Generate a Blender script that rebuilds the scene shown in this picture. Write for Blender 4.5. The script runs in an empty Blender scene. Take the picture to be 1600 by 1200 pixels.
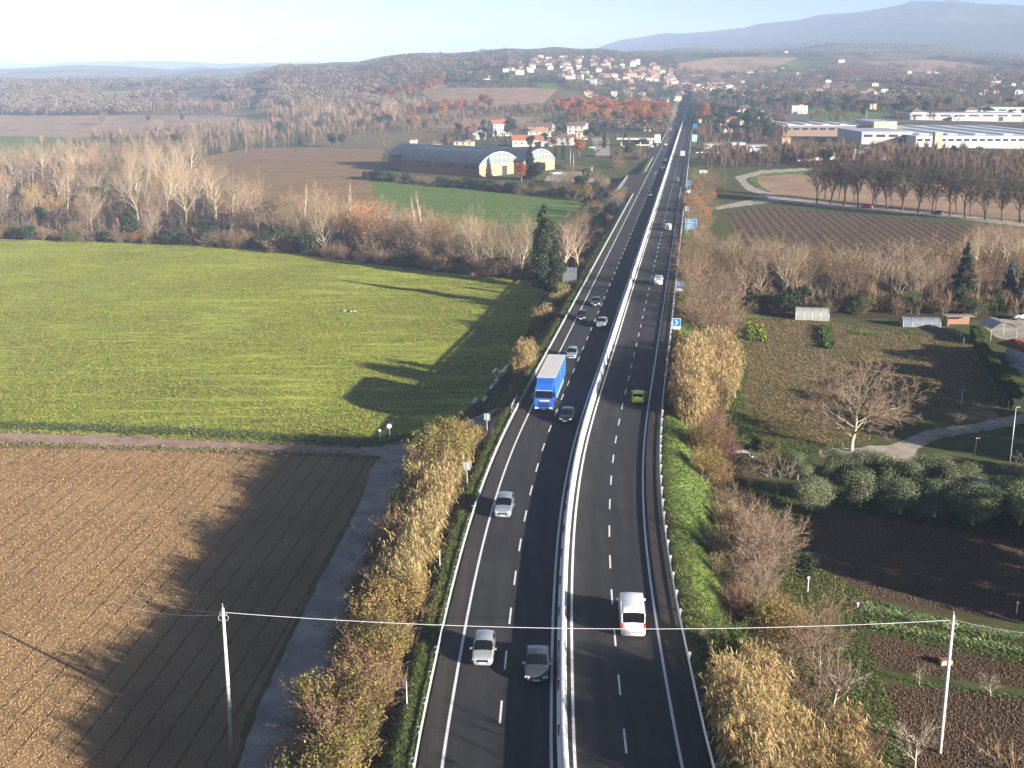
import bpy, math, random
import numpy as np
rng = np.random.default_rng(7); random.seed(7)
PI = math.pi
scn = bpy.context.scene
# ------------------------------------------------------------------ camera
F = 1840.0; YH = 118.0; CH = 42.8
PT = math.atan((600 - YH) / F); CP, SP = math.cos(PT), math.sin(PT)
cam = bpy.data.objects.new("camera", bpy.data.cameras.new("camera")); scn.collection.objects.link(cam); scn.camera = cam
cam.location = (0, 0, CH); cam.rotation_euler = (PI / 2 - PT, 0, 0)
cam.data.sensor_width = 36; cam.data.lens = 36 * F / 1600; cam.data.clip_start = 0.5; cam.data.clip_end = 40000
# ------------------------------------------------------------------ sky, sun, exposure
ELEV = math.radians(13.8); AZ = math.radians(-37)          # direction towards the sun, from +X
SUNV = (math.cos(ELEV) * math.cos(AZ), math.cos(ELEV) * math.sin(AZ), math.sin(ELEV))
world = bpy.data.worlds.new("World"); scn.world = world; world.use_nodes = True
wn = world.node_tree; bg = wn.nodes["Background"]
sky = wn.nodes.new("ShaderNodeTexSky"); sky.sky_type = 'NISHITA'; sky.sun_disc = False
sky.sun_elevation = ELEV; sky.sun_rotation = PI / 2 - AZ; sky.altitude = 300; sky.air_density = 0.35; sky.dust_density = 0.5; sky.ozone_density = 1.5
wn.links.new(sky.outputs[0], bg.inputs[0]); bg.inputs[1].default_value = 0.05
sun = bpy.data.objects.new("sun", bpy.data.lights.new("sun", 'SUN')); scn.collection.objects.link(sun)
sun.data.energy = 5.0; sun.data.angle = math.radians(0.5); sun.data.color = (1.0, 0.91, 0.79)
from mathutils import Vector, Matrix, noise
sun.rotation_euler = Vector(SUNV).to_track_quat('Z', 'Y').to_euler(); sun.location = (60, -60, 200)
scn.view_settings.view_transform = 'Standard'; scn.view_settings.look = 'None'; scn.view_settings.gamma = 1.0
scn.view_settings.exposure = 1.7
scn.cycles.use_denoising = True; scn.cycles.volume_bounces = 0; scn.cycles.max_bounces = 5
scn.cycles.diffuse_bounces = 3; scn.cycles.glossy_bounces = 2; scn.cycles.transmission_bounces = 3; scn.cycles.transparent_max_bounces = 12

# ------------------------------------------------------------------ the road's line and the lie of the land
_ky = [0, 40, 68, 85, 100, 120, 140, 160, 175, 9000]; _ks = [.015, .024, .033, .046, .066, .1, .138, .153, .1525, .1525]
_yy = np.arange(0, 2400, 1.0); _xx = np.concatenate([[0], np.cumsum(np.interp(_yy[:-1] + .5, _ky, _ks))])
_xx += 30.9 - np.interp(290, _yy, _xx); _xx += np.interp(_yy, [40, 68, 110, 180], [2.4 - np.interp(40, _yy, _xx), 2.54 - np.interp(68, _yy, _xx), 4.76 - np.interp(110, _yy, _xx), 0])
def RX(Y): return np.interp(Y, _yy, _xx)
def RS(Y): return np.interp(Y, _ky, _ks)
def road_d(X, Y): return (X - RX(Y)) / np.sqrt(1 + RS(Y) ** 2)
def rp(d, Y, z=0.0):                                       # a point at lateral offset d from the road's inner left line
    s = float(RS(Y)); k = math.sqrt(1 + s * s); return (float(RX(Y)) + d / k, Y - d * s / k, z)
def sm(t): t = np.clip(t, 0, 1); return t * t * (3 - 2 * t)
def vn(X, Y, sc, seed=0.0):                                # cheap smooth value noise, vectorised
    x = X / sc + seed * 17.31; y = Y / sc + seed * 9.17
    xi = np.floor(x); yi = np.floor(y); fx = x - xi; fy = y - yi; fx = fx * fx * (3 - 2 * fx); fy = fy * fy * (3 - 2 * fy)
    def h(a, b): v = np.sin(a * 127.1 + b * 311.7 + seed * 13.7) * 43758.5453; return v - np.floor(v)
    return (h(xi, yi) * (1 - fx) + h(xi + 1, yi) * fx) * (1 - fy) + (h(xi, yi + 1) * (1 - fx) + h(xi + 1, yi + 1) * fx) * fy
RIDGES = [  # distance, depth towards us, depth beyond, [(direction as photo column, skyline row)]
    (1900, 520, 500, [(560, 138), (640, 131), (700, 127), (800, 126), (870, 130), (960, 138), (1040, 145), (1100, 150)]),
    (3000, 1100, 1600, [(150, 134), (236, 130), (388, 122), (439, 106), (489, 104), (560, 103), (628, 89), (688, 86), (750, 83), (800, 81), (867, 82), (918, 84), (1002, 90), (1060, 96), (1120, 101), (1200, 106), (1300, 110), (1440, 112), (1600, 114)]),
    (4300, 1300, 1500, [(800, 110), (900, 98), (1000, 90), (1060, 87), (1150, 86), (1250, 85), (1300, 81), (1340, 83), (1400, 86), (1450, 88), (1520, 95), (1600, 103), (1750, 105)]),
    (8500, 2600, 3000, [(850, 100), (928, 82), (969, 69), (1002, 66), (1036, 58), (1060, 56), (1158, 50), (1178, 45), (1262, 38), (1330, 30), (1384, 22), (1414, 17), (1438, 18), (1475, 15), (1515, 18), (1560, 20), (1600, 23), (1750, 30)]),
    (12500, 1500, 1500, [(-200, 99), (0, 98), (120, 100), (250, 102), (330, 104), (500, 107), (700, 110), (900, 112), (1700, 112)]),
]
def TZ(X, Y):
    X = np.asarray(X, float); Y = np.asarray(Y, float)
    d = road_d(X, Y)
    base = -5.0 + 4.2 * sm((Y - 400) / 230) * np.exp(-(np.clip(np.abs(d) - 60, 0, 1e9) / 160) ** 2)
    base = base + 0.35 * (vn(X, Y, 40, 1) - .5) * sm((Y - 60) / 80) + 3.0 * (vn(X, Y, 320, 2) - .5) * sm((Y - 500) / 600)
    col = 800 + F * X / (Y * CP + 20)
    for D, s1, s2, prof in RIDGES:
        px = np.array([p[0] for p in prof], float); py = np.array([p[1] for p in prof], float)
        top = CH + (YH - np.interp(col, px, py)) * D / F
        top = top + (vn(X, Y, D * .035, D) - .5) * D * .006
        sg = np.where(Y < D, s1, s2); w = np.exp(-((Y - D) / sg) ** 2)
        w = w * sm((Y - 700) / 500)
        w = w * np.where(D < 2000, sm((np.abs(d + 10) - 30) / 120), 1)
        if D > 4000:                                       # spurs and gullies run down the big slopes
            w = w * (1 - .35 * (1 - w) * vn(X + .4 * Y, Y * .25, D * .06, 5))
        base = np.maximum(base, 0) * 0 + base + np.clip(top - base, 0, None) * w
    # the road's embankment
    out = np.where(d < 0, -8.9 - d, d - 10.6)
    wl = np.where(d < 0, 6.6, 8.0); flat = np.where(d < 0, .9, .5)
    k = 1 - sm((out - flat) / wl)
    far = 1 - sm((Y - 1720) / 60)
    top = -0.10 + 0.10 * (vn(X, Y, 1.3, 3) - .5) * (out > .3)
    top = np.where(out < .2, -0.22, top)
    z = base + np.where((top - base > 0) | (out < .3), (top - base) * k, 0) * far
    # the lay-by on the left stands on the same bank
    lb = sm(1 - np.clip(np.abs(Y - 490) - 45, 0, None) / 6) * sm(1 - np.clip(-15.5 - d, 0, None) / 6) * (d < 0)
    z = np.where(lb > 0, z + (-0.22 - z) * lb, z)
    # the sunken ends of the underpass
    for sx, x0, y0, ang in UNDER:
        pass
    return z
UNDER = []
def proj(X, Y, Z):
    dz = Z - CH; zc = Y * CP - dz * SP; up = Y * SP + dz * CP
    return 800 + F * X / zc, 600 - F * up / zc
def ray(x, y): u = (x - 800) / F; v = (y - 600) / F; return u, CP - v * SP, -SP - v * CP
def gz(x, y, z):                                           # where the sight line through a photo point meets the height z
    a, b, c = ray(x, y); t = (z - CH) / c; return a * t, b * t
_ts = np.concatenate([np.arange(55, 900, 1.0), np.geomspace(900, 14000, 1500)])
def at(x, y):                                              # ... and where it meets the land
    a, b, c = ray(x, y); X = a * _ts / b; Y = _ts; Z = CH + c * _ts / b
    below = Z < TZ(X, Y)
    i = int(np.argmax(below)) if below.any() else len(_ts) - 1
    if i == 0: return X[0], Y[0], float(TZ(X[0], Y[0]))
    y0, y1 = _ts[i - 1], _ts[i]
    for _ in range(14):
        m = (y0 + y1) / 2
        if CH + c * m / b < TZ(a * m / b, m): y1 = m
        else: y0 = m
    X = a * y1 / b; return float(X), float(y1), float(TZ(X, y1))
def tz(X, Y): return float(TZ(X, Y))
_tc = np.concatenate([np.arange(55, 700, 6.0), np.geomspace(700, 14000, 260)])
def at_many(x, y):
    """the same for many points at once"""
    x = np.asarray(x, float); y = np.asarray(y, float); O = np.zeros((len(x), 3))
    for i in range(0, len(x), 1500):
        a, b, c = ray(x[i:i + 1500], y[i:i + 1500]); X = (a / b)[:, None] * _tc; Y = np.repeat(_tc[None], len(a), 0); Z = CH + (c / b)[:, None] * _tc
        B = Z < TZ(X, Y); j = np.where(B.any(1), np.argmax(B, 1), len(_tc) - 1); j = np.maximum(j, 1); y0 = _tc[j - 1].copy(); y1 = _tc[j].copy()
        for _ in range(9):
            m = (y0 + y1) / 2; h = CH + c / b * m < TZ(a / b * m, m); y1 = np.where(h, m, y1); y0 = np.where(h, y0, m)
        O[i:i + 1500] = np.c_[a / b * y1, y1, TZ(a / b * y1, y1)]
    return O

# ------------------------------------------------------------------ mesh helpers
def linko(o, parent=None, coll=scn.collection):
    coll.objects.link(o)
    if parent: o.parent = parent
    return o
def mesh_np(name, V, tris=None, quads=None, mats=(), tm=None, qm=None, smooth=False):
    me = bpy.data.meshes.new(name); V = np.asarray(V, np.float32)
    nt = 0 if tris is None else len(tris); nq = 0 if quads is None else len(quads)
    me.vertices.add(len(V)); me.vertices.foreach_set("co", V.ravel())
    loops = []; starts = []; c = 0
    if nt: loops.append(np.asarray(tris, np.int32).ravel()); starts.append(np.arange(nt) * 3)
    if nq: loops.append(np.asarray(quads, np.int32).ravel()); starts.append(nt * 3 + np.arange(nq) * 4)
    L = np.concatenate(loops); S = np.concatenate(starts).astype(np.int32)
    me.loops.add(len(L)); me.loops.foreach_set("vertex_index", L)
    me.polygons.add(nt + nq); me.polygons.foreach_set("loop_start", S)
    mi = np.zeros(nt + nq, np.int32)
    if tm is not None: mi[:nt] = tm
    if qm is not None: mi[nt:] = qm
    for m in mats: me.materials.append(m)
    me.polygons.foreach_set("material_index", mi)
    me.polygons.foreach_set("use_smooth", np.full(nt + nq, smooth, bool))
    me.update(calc_edges=True); me.validate()
    return me
class MB:
    """collects simple solids into one mesh"""
    def __init__(s): s.v = []; s.f = []; s.m = []; s.cm = 0
    def mat(s, i): s.cm = i; return s
    def add(s, vs, fs):
        b = len(s.v); s.v += [tuple(v) for v in vs]; s.f += [tuple(b + i for i in f) for f in fs]; s.m += [s.cm] * len(fs); return s
    def box(s, c, d, rz=0, rx=0, ry=0):
        hx, hy, hz = d[0] / 2, d[1] / 2, d[2] / 2; M = Matrix.Translation(c) @ Matrix.Rotation(rz, 4, 'Z') @ Matrix.Rotation(ry, 4, 'Y') @ Matrix.Rotation(rx, 4, 'X')
        vs = [M @ Vector((x, y, z)) for z in (-hz, hz) for y in (-hy, hy) for x in (-hx, hx)]
        return s.add(vs, [(0, 2, 3, 1), (4, 5, 7, 6), (0, 1, 5, 4), (2, 6, 7, 3), (0, 4, 6, 2), (1, 3, 7, 5)])
    def tube(s, p0, p1, r0, r1=None, n=8, cap=True):
        r1 = r0 if r1 is None else r1; p0 = Vector(p0); p1 = Vector(p1); a = (p1 - p0).normalized(); u = a.orthogonal().normalized(); w = a.cross(u)
        vs = [p + (u * math.cos(t) + w * math.sin(t)) * r for p, r in ((p0, r0), (p1, r1)) for t in [2 * PI * i / n for i in range(n)]]
        fs = [(i, (i + 1) % n, n + (i + 1) % n, n + i) for i in range(n)]
        if cap: fs += [tuple(range(n - 1, -1, -1)), tuple(range(n, 2 * n))]
        return s.add(vs, fs)
    def path(s, pts, r, n=6):
        for a, b in zip(pts[:-1], pts[1:]): s.tube(a, b, r, r, n)
        return s
    def extr(s, poly, x0, x1, axis='y'):                   # polygon in (a, z), pushed along axis
        n = len(poly)
        if axis == 'y': vs = [(a, x0, z) for a, z in poly] + [(a, x1, z) for a, z in poly]
        else: vs = [(x0, a, z) for a, z in poly] + [(x1, a, z) for a, z in poly]
        return s.add(vs, [(i, (i + 1) % n, n + (i + 1) % n, n + i) for i in range(n)] + [tuple(range(n - 1, -1, -1)), tuple(range(n, 2 * n))])
    def mesh(s, name, mats, smooth=False):
        me = bpy.data.meshes.new(name); me.from_pydata(s.v, [], s.f)
        for m in (mats if isinstance(mats, (list, tuple)) else [mats]): me.materials.append(m)
        me.polygons.foreach_set("material_index", s.m)
        if smooth: me.polygons.foreach_set("use_smooth", [True] * len(s.f))
        me.update(); return me
    def build(s, name, mats, parent=None, smooth=False, loc=None):
        o = linko(bpy.data.objects.new(name, s.mesh(name, mats, smooth)), parent)
        if loc: o.location = loc
        return o
def tag(o, label=None, cat=None, group=None, kind=None):
    for k, v in (("label", label), ("category", cat), ("group", group), ("kind", kind)):
        if v: o[k] = v
    return o
def empty(name, loc, rz=0, label=None, cat=None, group=None, sc=1):
    o = bpy.data.objects.new(name, None); scn.collection.objects.link(o); o.location = loc; o.rotation_euler = (0, 0, rz)
    o.scale = (sc, sc, sc) if not isinstance(sc, tuple) else sc; o.empty_display_size = .3
    return tag(o, label, cat, group)
def copy_tree(o, parent=None):
    c = o.copy(); scn.collection.objects.link(c); c.parent = parent
    for ch in list(o.children): copy_tree(ch, c)
    return c
_T = "first second third fourth fifth sixth seventh eighth ninth tenth eleventh twelfth thirteenth fourteenth fifteenth sixteenth seventeenth eighteenth nineteenth".split()
_D = {20: "twenty", 30: "thirty", 40: "forty", 50: "fifty", 60: "sixty", 70: "seventy", 80: "eighty", 90: "ninety"}
_DT = {20: "twentieth", 30: "thirtieth", 40: "fortieth", 50: "fiftieth", 60: "sixtieth", 70: "seventieth", 80: "eightieth", 90: "ninetieth"}
def ordinal(n):
    if n < 20: return _T[n - 1]
    return _DT[n] if n % 10 == 0 else _D[n - n % 10] + "-" + _T[n % 10 - 1]
REG = {}
def reg(o, desc, place): REG.setdefault((desc, place), []).append(o); return o
def finish_labels():                                       # each thing's place among its look-alikes, counted from the left
    for (desc, place), L in REG.items():
        L.sort(key=lambda o: proj(*o.location)[0])
        n = len(L)
        for i, o in enumerate(L):
            if n == 1: o["label"] = f"{desc} {place}"
            elif i >= n - 30 and n > 60: o["label"] = f"{desc}, {ordinal(n - i)} from the right {place}" if n - i > 1 else f"{desc}, rightmost {place}"
            else: o["label"] = f"{desc}, {ordinal(i + 1)} from the left {place}" if i else f"{desc}, leftmost {place}"
# ------------------------------------------------------------------ materials
class NT:
    def __init__(s, m): s.t = m.node_tree; s.b = s.t.nodes["Principled BSDF"]
    def n(s, ty, **k):
        x = s.t.nodes.new(ty)
        for a, b in k.items(): setattr(x, a, b)
        return x
    def l(s, a, b): s.t.links.new(a, b)
    def noise(s, scale, detail=4, rough=.6, vec=None, dist=0):
        x = s.n("ShaderNodeTexNoise"); x.inputs["Scale"].default_value = scale; x.inputs["Detail"].default_value = detail; x.inputs["Roughness"].default_value = rough; x.inputs["Distortion"].default_value = dist
        if vec is not None: s.l(vec, x.inputs["Vector"])
        return x.outputs["Fac"]
    def ramp(s, fac, stops):
        x = s.n("ShaderNodeValToRGB"); e = x.color_ramp.elements
        while len(e) < len(stops): e.new(.5)
        for el, (p, c) in zip(e, stops): el.position = p; el.color = (*c, 1) if len(c) == 3 else c
        s.l(fac, x.inputs[0]); return x.outputs[0]
    def mix(s, f, a, b, mode='MIX'):
        x = s.n("ShaderNodeMix", data_type='RGBA', blend_type=mode)
        for v, i in ((f, 0), (a, 6), (b, 7)):
            if hasattr(v, "is_linked") or hasattr(v, "links"): s.l(v, x.inputs[i])
            else: x.inputs[i].default_value = v if i == 0 else (*v, 1)
        return x.outputs[2]
    def math(s, op, a, b=0, c=0, clamp=False):
        x = s.n("ShaderNodeMath", operation=op, use_clamp=clamp)
        for i, v in enumerate((a, b, c)):
            if hasattr(v, "links"): s.l(v, x.inputs[i])
            else: x.inputs[i].default_value = v
        return x.outputs[0]
    def bump(s, h, strength=.5, dist=.05):
        x = s.n("ShaderNodeBump"); x.inputs["Strength"].default_value = strength; x.inputs["Distance"].default_value = dist; s.l(h, x.inputs["Height"]); s.l(x.outputs[0], s.b.inputs["Normal"]); return x
MATS = {}
def mat(name, col, rough=.7, metal=0, var=0, vscale=3, emis=None, island=0, objvar=0, trans=0, spec=None, bump=0, coat=0):
    if name in MATS: return MATS[name]
    m = bpy.data.materials.new(name); m.use_nodes = True; q = NT(m); b = q.b
    b.inputs["Roughness"].default_value = rough; b.inputs["Metallic"].default_value = metal; b.inputs["Base Color"].default_value = (*col, 1)
    if spec is not None: b.inputs["Specular IOR Level"].default_value = spec
    if coat: b.inputs["Coat Weight"].default_value = coat; b.inputs["Coat Roughness"].default_value = .05
    c = None
    tc = q.n("ShaderNodeTexCoord").outputs["Object"]
    if var or bump:
        nf = q.noise(vscale, 5, .65, tc)
        if var: c = q.ramp(nf, [(.25, tuple(x * (1 - var) for x in col)), (.75, tuple(min(1, x * (1 + var)) for x in col))])
        if bump: q.bump(nf, bump, .03)
    if island:
        g = q.n("ShaderNodeNewGeometry").outputs["Random Per Island"]
        f = q.math('MULTIPLY_ADD', g, island * 2, 1 - island)
        cc = q.n("ShaderNodeCombineColor"); [q.l(f, cc.inputs[i]) for i in range(3)]
        c = q.mix(1.0, c if c is not None else col, cc.outputs[0], 'MULTIPLY')
    if objvar:
        g = q.n("ShaderNodeObjectInfo").outputs["Random"]
        hs = q.n("ShaderNodeHueSaturation"); q.l(q.math('MULTIPLY_ADD', g, objvar * 1.6, 1 - objvar * .8), hs.inputs["Value"])
        g2 = q.math('FRACT', q.math('MULTIPLY', g, 7.31)); q.l(q.math('MULTIPLY_ADD', g2, objvar * .16, .5 - objvar * .08), hs.inputs["Hue"])
        if c is not None: q.l(c, hs.inputs["Color"])
        else: hs.inputs["Color"].default_value = (*col, 1)
        c = hs.outputs[0]
    if c is not None: q.l(c, b.inputs["Base Color"])
    if trans:                                              # thin leaves let some light through
        tr = q.n("ShaderNodeBsdfTranslucent"); mx = q.n("ShaderNodeMixShader"); mx.inputs[0].default_value = trans
        if c is not None: q.l(c, tr.inputs[0])
        else: tr.inputs[0].default_value = (*col, 1)
        out = [x for x in q.t.nodes if x.type == 'OUTPUT_MATERIAL'][0]
        q.l(b.outputs[0], mx.inputs[1]); q.l(tr.outputs[0], mx.inputs[2]); q.l(mx.outputs[0], out.inputs[0])
    MATS[name] = m; return m
# ------------------------------------------------------------------ the ground, one sheet to the horizon
NX, NY = 520, 860
yr = 52 * (15500 / 52) ** (np.linspace(0, 1, NY)); tx = np.linspace(-1, 1, NX)
GX = tx[None, :] * (yr[:, None] * .50 + 22); GY = np.repeat(yr[:, None], NX, 1)
GZ = TZ(GX, GY); px, py = proj(GX, GY, GZ)
_i = np.arange(NX * NY).reshape(NY, NX)
quads = np.stack([_i[:-1, :-1], _i[:-1, 1:], _i[1:, 1:], _i[1:, :-1]], -1).reshape(-1, 4)
def pip(poly, X=px, Y=py):
    r = np.zeros(X.shape, bool); n = len(poly)
    for i in range(n):
        x0, y0 = poly[i]; x1, y1 = poly[(i + 1) % n]
        if y0 == y1: continue
        c = ((y0 > Y) != (y1 > Y)) & (X < (x1 - x0) * (Y - y0) / (y1 - y0) + x0); r ^= c
    return r
def blank(): return np.zeros(px.shape, np.float32)
crop, plough, gravel, dark, dry, rows, pink, litter, bright, mud = (blank() for _ in range(10))
def paint(layer, *polys):
    for P in polys: layer[pip(P)] = 1
P_CROP = [(-60, 372), (200, 378), (400, 388), (500, 402), (640, 420), (760, 433), (838, 440), (852, 452), (800, 570), (765, 615), (715, 650), (690, 668), (640, 692), (560, 699), (300, 689), (-60, 674)]
P_BROWN = [(-60, 690), (300, 697), (555, 712), (583, 722), (575, 750), (520, 850), (440, 1010), (380, 1130), (350, 1300), (-60, 1300)]
P_TRACK = [(-60, 674), (300, 685), (560, 698), (650, 692), (745, 662), (800, 640), (800, 665), (740, 690), (690, 705), (640, 712), (560, 711), (300, 699), (-60, 690)]
P_DIRT = [(640, 690), (585, 722), (560, 790), (530, 850), (490, 925), (448, 1010), (405, 1100), (372, 1200), (350, 1300), (455, 1300), (482, 1200), (520, 1100), (560, 1000), (600, 880), (640, 800), (680, 730), (700, 690)]
paint(crop, P_CROP)
paint(bright, [(570, 281), (700, 290), (830, 308), (932, 318), (925, 345), (880, 360), (800, 366), (640, 366), (590, 330)])
paint(bright, [(-60, 212), (120, 214), (250, 210), (200, 232), (60, 252), (-60, 262)])
paint(bright, [(1190, 268), (1262, 262), (1262, 272), (1215, 278), (1196, 290), (1215, 300), (1190, 296), (1170, 280)])
paint(bright, [(1262, 168), (1390, 176), (1386, 192), (1300, 190), (1262, 180)], [(1140, 142), (1200, 142), (1200, 156), (1140, 154)])
paint(bright, [(1540, 160), (1700, 170), (1700, 182), (1545, 172)], [(1215, 92), (1290, 96), (1320, 112), (1240, 116)], [(470, 208), (520, 204), (520, 222), (480, 226)])
paint(bright, [(760, 125), (870, 126), (872, 138), (800, 136), (735, 131), (690, 131), (690, 125)])
paint(bright, [(1150, 120), (1230, 118), (1240, 128), (1150, 130)], [(1400, 148), (1500, 146), (1520, 156), (1400, 158)], [(1080, 96), (1160, 92), (1170, 100), (1090, 104)], [(1330, 118), (1400, 116), (1410, 124), (1340, 126)])
paint(pink, [(1230, 132), (1330, 130), (1340, 140), (1240, 142)], [(1060, 120), (1120, 116), (1130, 126), (1070, 130)], [(1440, 122), (1540, 118), (1560, 132), (1450, 134)], [(-60, 158), (200, 156), (420, 160), (300, 166), (-60, 166)], [(-60, 143), (260, 142), (300, 147), (-60, 149)])
paint(dry, [(470, 205), (620, 197), (720, 200), (720, 222), (600, 232), (480, 230)])
paint(plough, P_BROWN)
paint(plough, [(310, 246), (390, 232), (470, 230), (600, 233), (596, 262), (580, 283), (590, 330), (560, 360), (400, 380), (330, 330)])
paint(pink, [(-60, 180), (330, 180), (440, 188), (420, 203), (300, 208), (200, 214), (120, 214), (-60, 212)])
paint(pink, [(690, 131), (735, 131), (800, 136), (872, 139), (850, 160), (760, 168), (680, 160), (655, 142)])
paint(pink, [(560, 195), (700, 172), (860, 178), (840, 200), (700, 205), (590, 206)])
paint(pink, [(1180, 276), (1240, 272), (1500, 290), (1700, 310), (1700, 352), (1500, 336), (1290, 320), (1215, 306), (1190, 292)])
paint(pink, [(1000, 108), (1140, 88), (1250, 90), (1200, 108), (1080, 118)], [(1350, 96), (1500, 92), (1560, 108), (1420, 112)], [(1560, 150), (1700, 155), (1700, 168), (1565, 164)])
paint(rows, [(1138, 335), (1160, 326), (1215, 324), (1400, 340), (1700, 372), (1700, 460), (1320, 450), (1160, 430)])
paint(dry, [(1165, 500), (1250, 500), (1400, 520), (1520, 535), (1560, 600), (1560, 660), (1430, 650), (1330, 700), (1240, 690), (1165, 650), (1150, 560)])
paint(bright, [(1050, 600), (1035, 740), (1045, 800), (1075, 900), (1150, 1050), (1230, 1000), (1130, 860), (1110, 760), (1120, 560), (1110, 450), (1070, 340), (1068, 480)])
paint(bright, [(1125, 500), (1150, 490), (1200, 495), (1160, 520), (1160, 660), (1300, 690), (1180, 715), (1128, 690), (1140, 600)])
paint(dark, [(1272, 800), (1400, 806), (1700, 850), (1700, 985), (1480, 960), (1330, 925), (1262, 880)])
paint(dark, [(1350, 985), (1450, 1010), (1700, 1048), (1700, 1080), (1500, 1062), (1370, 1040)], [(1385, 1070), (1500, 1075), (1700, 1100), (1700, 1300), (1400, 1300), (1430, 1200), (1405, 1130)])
paint(litter, [(-60, 376), (400, 388), (500, 402), (640, 420), (838, 440), (830, 405), (640, 372), (590, 330), (400, 330), (300, 250), (60, 255), (-60, 265)])
paint(litter, [(1100, 440), (1320, 450), (1700, 460), (1700, 500), (1400, 500), (1150, 488)], [(1200, 190), (1700, 235), (1700, 300), (1400, 262), (1120, 262), (1100, 235)])
dust = blank(); paint(dust, [(-60, 672), (300, 683), (560, 697), (575, 712), (300, 700), (-60, 690)]); crop[pip(P_TRACK)] = 0; plough[dust > 0] = 0; paint(bright, [(-60, 655), (300, 668), (560, 685), (640, 680), (640, 692), (560, 699), (300, 685), (-60, 672)]); paint(gravel, P_DIRT, [(540, 699), (650, 692), (745, 662), (800, 640), (800, 665), (740, 690), (690, 705), (640, 712), (545, 711)])
LANE = [(1280, 702), (1330, 700), (1400, 694), (1440, 700), (1400, 712), (1435, 724), (1500, 738), (1700, 790), (1700, 808), (1480, 755), (1400, 738), (1340, 716), (1280, 712)]
paint(gravel, LANE, [(1400, 712), (1405, 690), (1450, 672), (1520, 662), (1600, 645), (1700, 630), (1700, 645), (1600, 662), (1520, 676), (1460, 686), (1430, 705), (1440, 722)])
paint(gravel, [(1115, 328), (1120, 322), (1170, 312), (1205, 310), (1165, 296), (1148, 276), (1190, 266), (1270, 262), (1270, 266), (1195, 271), (1163, 280), (1178, 293), (1220, 306), (1300, 318), (1500, 336), (1700, 360), (1700, 366), (1500, 342), (1290, 324), (1215, 315), (1160, 322)])
paint(gravel, [(935, 320), (960, 296), (972, 280), (1000, 276), (985, 290), (975, 320), (955, 330)], [(925, 215), (950, 215), (955, 245), (930, 245)], [(860, 268), (920, 268), (930, 285), (850, 285)])
paint(gravel, [(1530, 503), (1590, 496), (1700, 505), (1700, 540), (1560, 530)], [(1572, 560), (1700, 560), (1700, 640), (1610, 600)])
dd = road_d(GX, GY)
mud[(np.abs(dd + 16.9) < .8) & (GY > 150) & (GY < 330)] = .6
nearbank = (dd > -17) & (dd < 20) & (GY < 330)
for L in (crop, plough, dark, dry): L[(dd > -15.5) & (dd < 14)] = 0
litter[nearbank & (dd < -10.4) & (GY < 160)] = .8; litter[(dd > 15.5) & (dd < 21) & (GY > 120) & (GY < 240)] = .7
bright[(dd < -8) & (dd > -10.6) & (GY < 700)] = 1; gravel[(dd > -10) & (dd < 12)] = 0
me = mesh_np("ground", np.stack([GX, GY, GZ], -1).reshape(-1, 3), quads=quads, smooth=True)
def colattr(me, name, a, b, c, d=None):
    at_ = me.color_attributes.new(name, 'FLOAT_COLOR', 'POINT'); n = a.size
    D = np.ones((n, 4), np.float32); D[:, 0] = a.ravel(); D[:, 1] = b.ravel(); D[:, 2] = c.ravel()
    if d is not None: D[:, 3] = d.ravel()
    at_.data.foreach_set("color", D.ravel())
def soft(a):
    p = np.pad(a, 1, mode='edge'); p = (p[:-2] + 2 * p[1:-1] + p[2:]) / 4; return (p[:, :-2] + 2 * p[:, 1:-1] + p[:, 2:]) / 4
crop, plough, gravel, dark, dry, rows, pink, litter, bright, mud, dust = (soft(a) for a in (crop, plough, gravel, dark, dry, rows, pink, litter, bright, mud, dust))
colattr(me, "use_e", dust, dust, dust)
colattr(me, "use_a", crop, plough, gravel); colattr(me, "use_b", dark, dry, rows); colattr(me, "use_c", pink, litter, bright)
farw = sm((GY - 750) / 500).astype(np.float32); woodw = (sm((GY - 5200) / 1200)).astype(np.float32); colattr(me, "use_d", farw, woodw, mud)
ground = linko(bpy.data.objects.new("ground", me)); tag(ground, "fields, banks and hills the road runs through", "ground", kind="structure")
gm = bpy.data.materials.new("land"); gm.use_nodes = True; q = NT(gm); me.materials.append(gm)
tc = q.n("ShaderNodeTexCoord").outputs["Object"]
def rot(ang, sx=1, sy=1):
    m = q.n("ShaderNodeMapping"); m.inputs["Rotation"].default_value = (0, 0, ang); m.inputs["Scale"].default_value = (sx, sy, 1); q.l(tc, m.inputs[0]); return m.outputs[0]
n_fine = q.noise(6, 5, .7, tc); n_mid = q.noise(.5, 5, .65, tc); n_big = q.noise(.045, 4, .6, tc); n_huge = q.noise(.006, 5, .62, tc)
n_soil = q.noise(5.0, 6, .8, tc)
def mask(attr, ch, edge=.35):
    a = q.n("ShaderNodeAttribute", attribute_name=attr); s_ = q.n("ShaderNodeSeparateColor"); q.l(a.outputs["Color"], s_.inputs[0])
    v = q.math('ADD', s_.outputs[ch], q.math('MULTIPLY', q.math('SUBTRACT', n_mid, .5), edge * 2))
    r = q.n("ShaderNodeMapRange", interpolation_type='SMOOTHSTEP'); q.l(v, r.inputs[0]); r.inputs[1].default_value = .36; r.inputs[2].default_value = .64
    return r.outputs[0]
def raw(attr, ch):
    a = q.n("ShaderNodeAttribute", attribute_name=attr); s_ = q.n("ShaderNodeSeparateColor"); q.l(a.outputs["Color"], s_.inputs[0]); return s_.outputs[ch]
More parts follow.
